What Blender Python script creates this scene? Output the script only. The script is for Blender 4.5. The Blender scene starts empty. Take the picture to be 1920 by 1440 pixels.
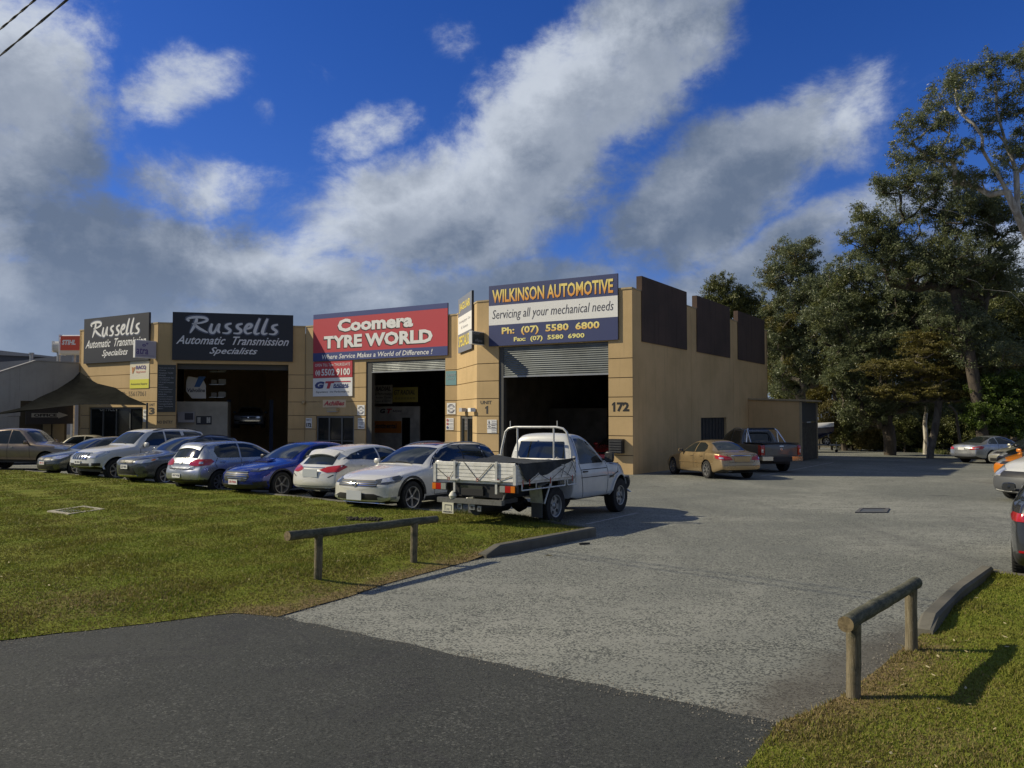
import bpy, bmesh, math, random
import numpy as np
from mathutils import Vector, Matrix, Euler
from mathutils.bvhtree import BVHTree
from mathutils.geometry import delaunay_2d_cdt

# ------------------------------------------------------------------ camera, sky, sun
SC = bpy.context.scene
COL = SC.collection
R = math.radians
FPX, CAMH, SLOPE = 1520.0, 1.95, 0.014          # focal length (px of a 1920 wide frame), camera height, fall of the ground away from the road
PITCH = math.atan(55 / FPX)
cam = bpy.data.cameras.new('camera')
cam.sensor_width = 36; cam.lens = FPX / 1920 * 36
cam.clip_start = 0.1; cam.clip_end = 6000
camo = bpy.data.objects.new('camera', cam); COL.objects.link(camo)
camo.location = (0, 0, CAMH); camo.rotation_euler = (math.pi / 2 + PITCH, 0, 0)
SC.camera = camo
SUN_AZ, SUN_EL = 277, 34.5
sd = Vector((math.sin(R(SUN_AZ)) * math.cos(R(SUN_EL)), math.cos(R(SUN_AZ)) * math.cos(R(SUN_EL)), math.sin(R(SUN_EL))))
sun = bpy.data.lights.new('sun', 'SUN'); sun.energy = 4.5; sun.angle = R(0.55); sun.color = (1.0, 0.89, 0.66)
suno = bpy.data.objects.new('sun', sun); COL.objects.link(suno)
suno.rotation_euler = (-sd).to_track_quat('-Z', 'Y').to_euler(); suno.location = (-30, 0, 40)
SC.view_settings.view_transform = 'Standard'; SC.view_settings.look = 'None'
SC.view_settings.exposure = 0.04; SC.view_settings.gamma = 1.0; SC.view_settings.use_curve_mapping = False

class NT:
    """small helper to write node trees"""
    def __init__(s, nt): s.nt = nt
    def n(s, t, **k):
        o = s.nt.nodes.new(t)
        for a, b in k.items(): setattr(o, a, b)
        return o
    def l(s, a, b): s.nt.links.new(a, b)
    def val(s, inp, v):
        if v is None: return
        if isinstance(v, (int, float, tuple, list)): inp.default_value = v
        else: s.l(v, inp)
    def m(s, op, a, b=None, c=None, clamp=False):
        o = s.n('ShaderNodeMath', operation=op, use_clamp=clamp)
        s.val(o.inputs[0], a); s.val(o.inputs[1], b)
        if c is not None: s.val(o.inputs[2], c)
        return o.outputs[0]
    def vm(s, op, a, b=None, sc=None):
        o = s.n('ShaderNodeVectorMath', operation=op)
        s.val(o.inputs[0], a); s.val(o.inputs[1], b)
        if sc is not None: s.val(o.inputs['Scale'], sc)
        return o.outputs[0]
    def mix(s, f, a, b, bt='MIX'):
        o = s.n('ShaderNodeMix', data_type='RGBA', blend_type=bt)
        s.val(o.inputs['Factor'], f)
        s.val(o.inputs[6], a if not isinstance(a, tuple) else (*a[:3], 1)); s.val(o.inputs[7], b if not isinstance(b, tuple) else (*b[:3], 1))
        return o.outputs[2]
    def ramp(s, f, lo, hi, a=0.0, b=1.0, smooth=True):
        o = s.n('ShaderNodeMapRange', interpolation_type='SMOOTHSTEP' if smooth else 'LINEAR')
        s.val(o.inputs[0], f); o.inputs[1].default_value = lo; o.inputs[2].default_value = hi
        o.inputs[3].default_value = a; o.inputs[4].default_value = b
        return o.outputs[0]
    def cells(s, vec, scale):
        o = s.n('ShaderNodeTexVoronoi'); s.val(o.inputs['Vector'], vec); o.inputs['Scale'].default_value = scale
        sp = s.n('ShaderNodeSeparateColor'); s.l(o.outputs['Color'], sp.inputs[0]); return sp.outputs[0]
    def noise(s, vec, scale, detail=4, rough=0.55, dist=0.0, col=False):
        o = s.n('ShaderNodeTexNoise'); s.val(o.inputs['Vector'], vec)
        o.inputs['Scale'].default_value = scale; o.inputs['Detail'].default_value = detail
        o.inputs['Roughness'].default_value = rough; o.inputs['Distortion'].default_value = dist
        return o.outputs[1 if col else 0]

world = bpy.data.worlds.new('World'); SC.world = world; world.use_nodes = True
def build_world():
    nt = world.node_tree; nt.nodes.clear(); T = NT(nt)
    g = bpy.data.node_groups.new('cloud_density', 'ShaderNodeTree')
    g.interface.new_socket('Vec', in_out='INPUT', socket_type='NodeSocketVector')
    g.interface.new_socket('Density', in_out='OUTPUT', socket_type='NodeSocketFloat')
    G_ = NT(g); gi = G_.n('NodeGroupInput'); go = G_.n('NodeGroupOutput')
    uv = gi.outputs[0]                                   # (azimuth, elevation, 0)
    w1 = G_.noise(uv, 3.2, 4, 0.6, col=True)
    w = G_.vm('SCALE', G_.vm('SUBTRACT', w1, (0.5, 0.5, 0.5)), sc=0.11)
    p = G_.vm('ADD', uv, w)
    sp = G_.n('ShaderNodeSeparateXYZ'); G_.l(p, sp.inputs[0])
    # cloud masses: px, py (of the sky in view), half axes in px, tilt in degrees, strength
    blobs = [(1080, 200, 400, 140, 40, 1.08), (870, 400, 340, 115, 12, 1.08), (1290, 60, 130, 75, 30, 0.42), (860, 60, 60, 60, 60, 0.42),
             (1370, 345, 300, 105, 27, 1.12), (30, 240, 155, 230, 0, 1.05), (70, 420, 230, 95, 0, 1.05), (260, 430, 190, 60, -8, .9), (320, 155, 125, 62, 12, 0.78),
             (690, 255, 110, 55, 18, 0.66), (370, 345, 190, 62, -4, 0.72), (480, 440, 160, 50, 0, .6), (250, 455, 230, 55, -6, 0.95), (475, 225, 25, 36, 0, 0.4),
             (700, 430, 240, 70, 0, 0.8), (1500, 455, 280, 60, 14, 0.85), (300, 560, 420, 50, 0, .9), (1050, 520, 420, 50, 0, .9), (560, 470, 160, 50, 10, .8)]
    tot = None
    for (bx, by, a, b, th, amp) in blobs:
        az = math.atan((bx - 960) / FPX); el = math.atan((775 - by) / math.hypot(FPX, bx - 960))
        du = G_.m('SUBTRACT', sp.outputs[0], az); dv = G_.m('SUBTRACT', sp.outputs[1], el)
        c, s_ = math.cos(R(th)), math.sin(R(th))
        e1 = G_.m('DIVIDE', G_.m('ADD', G_.m('MULTIPLY', du, c), G_.m('MULTIPLY', dv, s_)), a / FPX)
        e2 = G_.m('DIVIDE', G_.m('SUBTRACT', G_.m('MULTIPLY', dv, c), G_.m('MULTIPLY', du, s_)), b / FPX)
        q = G_.m('ADD', G_.m('MULTIPLY', e1, e1), G_.m('MULTIPLY', e2, e2))
        gss = G_.m('MULTIPLY', G_.m('EXPONENT', G_.m('MULTIPLY', G_.m('POWER', q, 1.5), -0.75)), amp)
        tot = gss if tot is None else G_.m('MAXIMUM', tot, gss)
    # cloud bank low over the horizon, all the way round
    bel = G_.m('DIVIDE', G_.m('SUBTRACT', sp.outputs[1], 0.10), 0.125)
    band = G_.ramp(sp.outputs[1], 0.25, 0.14, 0.10, 1.05)
    tot = G_.m('MAXIMUM', tot, band)
    # broken cloud outside the frame, thickened to whiten the ambient light
    sp2 = G_.n('ShaderNodeSeparateXYZ'); G_.l(uv, sp2.inputs[0])
    far = G_.ramp(G_.m('ABSOLUTE', sp2.outputs[0]), 0.62, 0.8)
    far2 = G_.ramp(sp2.outputs[1], 0.50, 0.62)
    farm = G_.m('MAXIMUM', far, far2)
    big = G_.m('MULTIPLY', G_.ramp(G_.noise(uv, 1.5, 2, 0.5), 0.38, 0.52), 0.95)
    tot = G_.m('MAXIMUM', tot, G_.m('MULTIPLY', farm, big))
    sv = G_.vm('MULTIPLY', uv, (1.0, 1.35, 1.0))
    n1 = G_.noise(sv, 6.8, 11, 0.66, 0.2)
    d = G_.m('ADD', tot, G_.m('MULTIPLY', G_.m('SUBTRACT', n1, 0.5), 1.75))
    d = G_.ramp(d, 0.26, 1.02)
    G_.l(d, go.inputs[0])
    tc = T.n('ShaderNodeTexCoord')
    nv = T.vm('NORMALIZE', tc.outputs['Generated'])
    s = T.n('ShaderNodeSeparateXYZ'); T.l(nv, s.inputs[0])
    az = T.m('ARCTAN2', s.outputs[0], s.outputs[1]); el = T.m('ARCSINE', s.outputs[2])
    cb = T.n('ShaderNodeCombineXYZ'); T.l(az, cb.inputs[0]); T.l(el, cb.inputs[1])
    def dens(off):
        o = T.n('ShaderNodeGroup'); o.node_tree = g
        T.l(T.vm('ADD', cb.outputs[0], off), o.inputs[0]); return o.outputs[0]
    d0 = dens((0, 0, 0)); d1 = dens((-0.035, 0.05, 0)); d2 = dens((-0.10, 0.13, 0))
    over = T.m('ADD', T.m('MULTIPLY', d1, 0.45), T.m('MULTIPLY', d2, 0.55))
    lit = T.m('SUBTRACT', 1.0, over, clamp=True)
    lit = T.m('POWER', lit, 1.6)
    billow = T.ramp(T.noise(cb.outputs[0], 16.0, 5, 0.6), 0.3, 0.7, -0.08, 0.10)
    lit = T.m('ADD', lit, billow, clamp=True)
    cloud = T.mix(lit, (1.55, 2.05, 2.95), (6.6, 7.2, 8.1))
    cloud = T.mix(T.ramp(el, 0.20, 0.03, 0.0, 0.62), cloud, (3.1, 3.9, 5.4))
    sky = T.n('ShaderNodeTexSky'); sky.sky_type = 'NISHITA'; sky.sun_disc = False
    sky.sun_elevation = R(SUN_EL); sky.sun_rotation = R(SUN_AZ); sky.air_density = 1.0; sky.dust_density = 0.3; sky.ozone_density = 3.0
    hs = T.n('ShaderNodeHueSaturation'); T.l(sky.outputs[0], hs.inputs['Color']); hs.inputs['Saturation'].default_value = 1.30; hs.inputs['Value'].default_value = 0.95
    tint = T.mix(1.0, hs.outputs[0], (0.60, 0.68, 1.20), 'MULTIPLY')
    alpha = T.ramp(d0, 0.0, 1.0, 0.0, 0.96)
    out = T.mix(alpha, tint, cloud)
    # below the horizon: dull ground tone
    out = T.mix(T.ramp(s.outputs[2], -0.02, 0.0), (0.5, 0.5, 0.45), out)
    bg = T.n('ShaderNodeBackground'); T.l(out, bg.inputs[0]); bg.inputs[1].default_value = 0.085
    wo = T.n('ShaderNodeOutputWorld'); T.l(bg.outputs[0], wo.inputs[0])
build_world()

# ------------------------------------------------------------------ survey helpers: the photo's sight lines give real positions
CP, SP = math.cos(PITCH), math.sin(PITCH)
def ray(x, y):
    a = (x - 960) / FPX; b = (720 - y) / FPX
    return (a, CP - b * SP, SP + b * CP)
def gz(y): return -SLOPE * y
def G(x, y, z=0.0):                       # where the sight line meets the sloping ground (plus z)
    r = ray(x, y); t = (CAMH - z) / (-r[2] - SLOPE * r[1])
    return Vector((t * r[0], t * r[1], gz(t * r[1]) + z))
def at_depth(x, y, D):                    # point at distance D ahead
    r = ray(x, y); t = D / r[1]
    return Vector((t * r[0], D, CAMH + t * r[2]))
class Plane:                              # vertical plane through o, heading th (clockwise from +Y); s grows to the right seen from the front
    def __init__(s, o, th):
        s.o = Vector((o[0], o[1])); s.th = th
        s.d = Vector((math.sin(R(th)), math.cos(R(th)))); s.n = Vector((s.d[1], -s.d[0]))   # n points to the viewer
    def hit(s, x, y):
        r = ray(x, y); t = s.o.dot(s.n) / (r[0] * s.n[0] + r[1] * s.n[1])
        return ((Vector((t * r[0], t * r[1])) - s.o).dot(s.d), CAMH + t * r[2])
    def P(s, a, z, off=0.0):
        p = s.o + s.d * a + s.n * off
        return Vector((p[0], p[1], z))

# ------------------------------------------------------------------ materials
MATS = {}
def mat(name, col=(.5, .5, .5), rough=.6, metal=0.0, spec=.5, coat=0.0, noise=None, bump=None, emit=None, col2=None, isl=False, trans=0.0):
    if name in MATS: return MATS[name]
    m = bpy.data.materials.new(name); m.use_nodes = True; MATS[name] = m
    T = NT(m.node_tree); b = m.node_tree.nodes['Principled BSDF']
    b.inputs['Base Color'].default_value = (*col, 1); b.inputs['Roughness'].default_value = rough; b.inputs['Metallic'].default_value = metal
    b.inputs['Specular IOR Level'].default_value = spec; b.inputs['Coat Weight'].default_value = coat; b.inputs['Coat Roughness'].default_value = 0.04
    tc = T.n('ShaderNodeTexCoord')
    if noise:
        sc, amt = noise
        n = T.noise(tc.outputs['Object'], sc, 5, 0.6)
        c2 = col2 or tuple(c * (1 - amt) for c in col)
        c = T.mix(T.ramp(n, 0.35, 0.7), col, c2)
        T.l(c, b.inputs['Base Color'])
        rr = T.ramp(n, 0.3, 0.7, max(0, rough - .06), min(1, rough + .08)); T.l(rr, b.inputs['Roughness'])
    if isl:
        gg = T.n('ShaderNodeNewGeometry')
        c = T.mix(gg.outputs['Random Per Island'], col, col2 or tuple(x * .5 for x in col)); T.l(c, b.inputs['Base Color'])
    if trans:
        tr = T.n('ShaderNodeBsdfTranslucent'); mx = T.n('ShaderNodeMixShader'); mx.inputs[0].default_value = trans
        if b.inputs['Base Color'].links: T.l(b.inputs['Base Color'].links[0].from_socket, tr.inputs[0])
        else: tr.inputs[0].default_value = (*col, 1)
        T.l(b.outputs[0], mx.inputs[1]); T.l(tr.outputs[0], mx.inputs[2]); T.l(mx.outputs[0], m.node_tree.nodes['Material Output'].inputs[0])
    if bump:
        n = T.noise(tc.outputs['Object'], bump[0], 4, 0.6); bp = T.n('ShaderNodeBump'); bp.inputs['Strength'].default_value = bump[1]
        bp.inputs['Distance'].default_value = 0.01; T.l(n, bp.inputs['Height']); T.l(bp.outputs[0], b.inputs['Normal'])
    if emit:
        b.inputs['Emission Color'].default_value = (*emit[0], 1); b.inputs['Emission Strength'].default_value = emit[1]
    return m
def paint(name, col, metal=0.35, rough=0.3, dirt=0.12):
    return mat(name, col, rough=rough, metal=metal, coat=0.9, noise=(2.3, dirt))
def wall_mat(name, col, col2, streak=0.25):
    """rendered concrete: broad mottling, rain streaks running down, fine grain"""
    if name in MATS: return MATS[name]
    m = bpy.data.materials.new(name); m.use_nodes = True; MATS[name] = m
    T = NT(m.node_tree); b = m.node_tree.nodes['Principled BSDF']
    geo = T.n('ShaderNodeNewGeometry'); P = geo.outputs['Position']
    n1 = T.noise(P, 0.55, 4, 0.6); n2 = T.noise(T.vm('MULTIPLY', P, (5, 5, 0.28)), 1.0, 4, 0.65); n3 = T.noise(P, 38, 3, 0.6)
    c = T.mix(T.ramp(n1, 0.35, 0.68), col, col2)
    c = T.mix(T.m('MULTIPLY', T.ramp(n2, 0.52, 0.75), streak), c, tuple(x * .42 for x in col))
    c = T.mix(T.m('MULTIPLY', T.ramp(n3, 0.45, 0.75), 0.16), c, tuple(min(1, x * 1.25) for x in col))
    T.l(c, b.inputs['Base Color']); b.inputs['Roughness'].default_value = 0.85; b.inputs['Specular IOR Level'].default_value = 0.25
    bp = T.n('ShaderNodeBump'); bp.inputs['Strength'].default_value = 0.35; bp.inputs['Distance'].default_value = 0.006
    T.l(n3, bp.inputs['Height']); T.l(bp.outputs[0], b.inputs['Normal'])
    return m
TAN = wall_mat('wall_tan', (.54, .39, .205), (.47, .34, .175), 0.20)
TANS = wall_mat('wall_tan_side_brightened', (.66, .455, .225), (.56, .385, .185), 0.32)  # same paint as the front, colour brightened because this wall is in shade
TAND = wall_mat('wall_tan_cap', (.46, .37, .23), (.40, .31, .19), 0.35)
PANELB = wall_mat('panel_brown', (.100, .068, .054), (.074, .053, .043), 0.6)
GREYW = wall_mat('wall_grey', (.36, .36, .35), (.30, .30, .29), 0.3)
GREYW2 = wall_mat('wall_grey_light', (.30, .30, .30), (.26, .26, .26), 0.25)
CONC = wall_mat('concrete_kerb', (.165, .155, .125), (.085, .082, .068), 0.6)
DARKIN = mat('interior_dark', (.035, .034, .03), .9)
JOINT = mat('joint_sealant', (.11, .085, .055), .95)  # dark brown sealant colour of the wall joints
ROLLER = mat('roller_curtain', (.155, .172, .172), .45, .35, noise=(1.4, .3))
STEEL = mat('galv_steel', (.42, .43, .43), .42, .75, noise=(6, .3))
ALU = mat('aluminium_window', (.16, .165, .165), .45, .6)
DGLASS = mat('dark_glass', (.010, .012, .012), .10, 0, .3)
SIGNBACK = mat('sign_back', (.045, .045, .05), .6)
BLACKP = mat('black_plastic', (.022, .022, .023), .5, noise=(5, .3))
RUBBER = mat('rubber', (.018, .018, .018), .85, noise=(9, .3))
CHROME = mat('chrome', (.72, .72, .73), .12, 1.0)
RIMM = mat('alloy_rim', (.46, .47, .48), .3, .85)
RIMD = mat('alloy_rim_dark', (.06, .06, .065), .5, .5)
CGLASS = mat('car_glass', (.014, .018, .019), .04, 0, .75)
LAMPC = mat('lamp_clear', (.55, .57, .60), .12, .55, coat=1)
LAMPD = mat('lamp_smoked', (.10, .105, .11), .1, .5, coat=1)
LAMPR = mat('lamp_red', (.42, .012, .015), .12, .1, coat=1)
LAMPO = mat('lamp_amber', (.72, .20, .02), .15, .1, coat=1)
PLATEW = mat('plate_white', (.72, .72, .70), .5)
PLATEG = mat('plate_grey', (.46, .49, .52), .6)
WHITE = mat('sign_white', (.80, .80, .78), .55)
BLK = mat('sign_black', (.012, .012, .013), .55)

# ------------------------------------------------------------------ mesh helpers
def tag(o, label=None, cat=None, group=None, kind=None):
    if label: o['label'] = label
    if cat: o['category'] = cat
    if group: o['group'] = group
    if kind: o['kind'] = kind
    return o
def empty(name, loc, rz=0.0, label=None, cat=None, group=None, rx=0.0):
    o = bpy.data.objects.new(name, None); COL.objects.link(o)
    o.location = loc; o.rotation_euler = (rx, 0, rz); o.empty_display_size = 0.2
    return tag(o, label, cat, group)
def attach(o, parent, world=True):
    o.parent = parent
    if world:
        top = parent; m = parent.matrix_basis.copy()
        while top.parent:
            m = top.parent.matrix_basis @ top.matrix_parent_inverse @ m; top = top.parent
        o.matrix_parent_inverse = m.inverted()
def link_mesh(name, me, parent=None, world=True):
    o = bpy.data.objects.new(name, me); COL.objects.link(o)
    if parent is not None: attach(o, parent, world)
    return o
class MB:
    def __init__(s): s.v = []; s.f = []; s.mi = []; s.mats = []
    def slot(s, m):
        if m not in s.mats: s.mats.append(m)
        return s.mats.index(m)
    def add(s, vs, fs, m):
        b = len(s.v); s.v += [tuple(v) for v in vs]; k = s.slot(m)
        for f in fs: s.f.append(tuple(b + i for i in f)); s.mi.append(k)
        return s
    def box(s, a, b, m, M=None):
        (x0, y0, z0), (x1, y1, z1) = a, b
        vs = [Vector(p) for p in ((x0, y0, z0), (x1, y0, z0), (x1, y1, z0), (x0, y1, z0), (x0, y0, z1), (x1, y0, z1), (x1, y1, z1), (x0, y1, z1))]
        if M is not None: vs = [M @ v for v in vs]
        return s.add(vs, [(0, 3, 2, 1), (4, 5, 6, 7), (0, 1, 5, 4), (1, 2, 6, 5), (2, 3, 7, 6), (3, 0, 4, 7)], m)
    def pbox(s, pl, s0, s1, z0, z1, o0, o1, m):           # box on a wall plane
        c = [pl.P(s0, z0, o0), pl.P(s1, z0, o0), pl.P(s1, z0, o1), pl.P(s0, z0, o1), pl.P(s0, z1, o0), pl.P(s1, z1, o0), pl.P(s1, z1, o1), pl.P(s0, z1, o1)]
        return s.add(c, [(0, 1, 2, 3), (4, 7, 6, 5), (0, 4, 5, 1), (1, 5, 6, 2), (2, 6, 7, 3), (3, 7, 4, 0)], m)
    def prism(s, poly, z0, z1, m, mtop=None):             # poly: xy list, z0/z1 numbers or functions of (x,y)
        n = len(poly); f0 = z0 if callable(z0) else (lambda x, y: z0); f1 = z1 if callable(z1) else (lambda x, y: z1)
        b = [(p[0], p[1], f0(p[0], p[1])) for p in poly] + [(p[0], p[1], f1(p[0], p[1])) for p in poly]
        s.add(b, [tuple(range(n - 1, -1, -1))] + [(i, (i + 1) % n, n + (i + 1) % n, n + i) for i in range(n)], m)
        return s.add(b, [tuple(range(n, 2 * n))], mtop or m)
    def tube(s, pts, r, m, n=8, cap=True):
        pts = [Vector(p) for p in pts]; rs = r if isinstance(r, (list, tuple)) else [r] * len(pts); vs = []; fs = []
        up = None
        for i, p in enumerate(pts):
            t = (pts[min(i + 1, len(pts) - 1)] - pts[max(i - 1, 0)]).normalized()
            if up is None: up = Vector((0, 0, 1)) if abs(t.z) < .9 else Vector((1, 0, 0))
            a = t.cross(up).normalized(); b2 = a.cross(t).normalized(); up = b2
            for k in range(n):
                an = 2 * math.pi * k / n; vs.append(p + (a * math.cos(an) + b2 * math.sin(an)) * rs[i])
        for i in range(len(pts) - 1):
            for k in range(n): fs.append((i * n + k, i * n + (k + 1) % n, (i + 1) * n + (k + 1) % n, (i + 1) * n + k))
        if cap: fs += [tuple(range(n - 1, -1, -1)), tuple((len(pts) - 1) * n + k for k in range(n))]
        return s.add(vs, fs, m)
    def lathe(s, prof, m, n=24, M=None, axis='y'):        # prof: (offset along axis, radius)
        vs = []; fs = []
        for (a, r) in prof:
            for k in range(n):
                an = 2 * math.pi * k / n
                v = Vector((r * math.cos(an), a, r * math.sin(an))) if axis == 'y' else Vector((r * math.cos(an), r * math.sin(an), a))
                vs.append(M @ v if M is not None else v)
        for i in range(len(prof) - 1):
            for k in range(n): fs.append((i * n + k, i * n + (k + 1) % n, (i + 1) * n + (k + 1) % n, (i + 1) * n + k))
        return s.add(vs, fs, m)
    def mesh(s, name, smooth=False):
        me = bpy.data.meshes.new(name); me.from_pydata([tuple(v) for v in s.v], [], s.f)
        for m in s.mats: me.materials.append(m)
        me.polygons.foreach_set('material_index', s.mi)
        bm = bmesh.new(); bm.from_mesh(me); bmesh.ops.recalc_face_normals(bm, faces=bm.faces); bm.to_mesh(me); bm.free()
        if smooth:
            me.polygons.foreach_set('use_smooth', [True] * len(me.polygons)); me.set_sharp_from_angle(angle=R(38))
        me.update(); return me
    def build(s, name, parent=None, world=True, smooth=False):
        return link_mesh(name, s.mesh(name, smooth), parent, world)
def fast_mesh(name, verts, faces, mats, mi=None, smooth=False):
    me = bpy.data.meshes.new(name); nv, nf, k = len(verts), len(faces), faces.shape[1]
    me.vertices.add(nv); me.vertices.foreach_set('co', verts.astype(np.float32).ravel())
    me.loops.add(nf * k); me.loops.foreach_set('vertex_index', faces.astype(np.int32).ravel())
    me.polygons.add(nf); me.polygons.foreach_set('loop_start', np.arange(0, nf * k, k, dtype=np.int32))
    for m in mats: me.materials.append(m)
    if mi is not None: me.polygons.foreach_set('material_index', mi.astype(np.int32))
    if smooth: me.polygons.foreach_set('use_smooth', np.ones(nf, dtype=bool))
    me.update(calc_edges=True); return me

# text as thin solid letters, fitted into a rectangle of a wall plane
TXT = {}
def text_geo(body, shear=0.0, bold=0.0, space=1.0):
    k = (body, shear, bold, space)
    if k in TXT: return TXT[k]
    cu = bpy.data.curves.new('txt', 'FONT'); cu.body = body; cu.shear = shear; cu.offset = bold; cu.space_character = space; cu.resolution_u = 2
    cu.align_x = 'CENTER'
    o = bpy.data.objects.new('txt', cu); COL.objects.link(o)
    dg = bpy.context.evaluated_depsgraph_get(); me = bpy.data.meshes.new_from_object(o.evaluated_get(dg))
    v = np.array([x.co[:2] for x in me.vertices]); f = [tuple(p.vertices) for p in me.polygons]
    bpy.data.objects.remove(o); bpy.data.curves.remove(cu); bpy.data.meshes.remove(me)
    v = (v - v.min(0)) / (v.max(0) - v.min(0)); TXT[k] = (v, f); return v, f
def put_text(mb, pl, body, s0, s1, z0, z1, off, m, shear=0.0, bold=0.0, space=1.0):
    v, f = text_geo(body, shear, bold, space)
    n = len(v)
    if body == '1': v, f = [(.38, 0), (.85, 0), (.85, 1), (.55, 1), (.10, .80), (.10, .60), (.38, .72)], [tuple(range(7))]
    mb.add([pl.P(s0 + (s1 - s0) * a, z0 + (z1 - z0) * b, off) for a, b in v], f, m)
def strokes(mb, pl, paths, s0, s1, z0, z1, off, m, w):   # brush lettering: tapered strokes, coordinates 0..1
    for path in paths:
        pts = []
        P = [Vector(p) for p in path]
        for i in range(len(P) - 1):
            p0 = P[max(i - 1, 0)]; p1 = P[i]; p2 = P[i + 1]; p3 = P[min(i + 2, len(P) - 1)]
            for t in (0, .25, .5, .75):
                pts.append(0.5 * ((2 * p1) + (-p0 + p2) * t + (2 * p0 - 5 * p1 + 4 * p2 - p3) * t * t + (-p0 + 3 * p1 - 3 * p2 + p3) * t ** 3))
        pts.append(P[-1]); n = len(pts)
        W = [Vector((s0 + (s1 - s0) * p[0], z0 + (z1 - z0) * p[1])) for p in pts]; L = []; Rr = []
        for i in range(n):
            t = (W[min(i + 1, n - 1)] - W[max(i - 1, 0)]); t = t.normalized() if t.length > 1e-6 else Vector((1, 0))
            q = Vector((-t[1], t[0])); u = i / (n - 1)
            ww = w * (0.35 + 0.75 * math.sin(math.pi * min(1, u * .92 + .10)) ** .7) * (1.15 - .3 * abs(t[0]))
            L.append(W[i] + q * ww); Rr.append(W[i] - q * ww)
        mb.add([pl.P(p[0], p[1], off) for p in L + Rr], [(i, i + 1, n + i + 1, n + i) for i in range(n - 1)], m)

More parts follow.
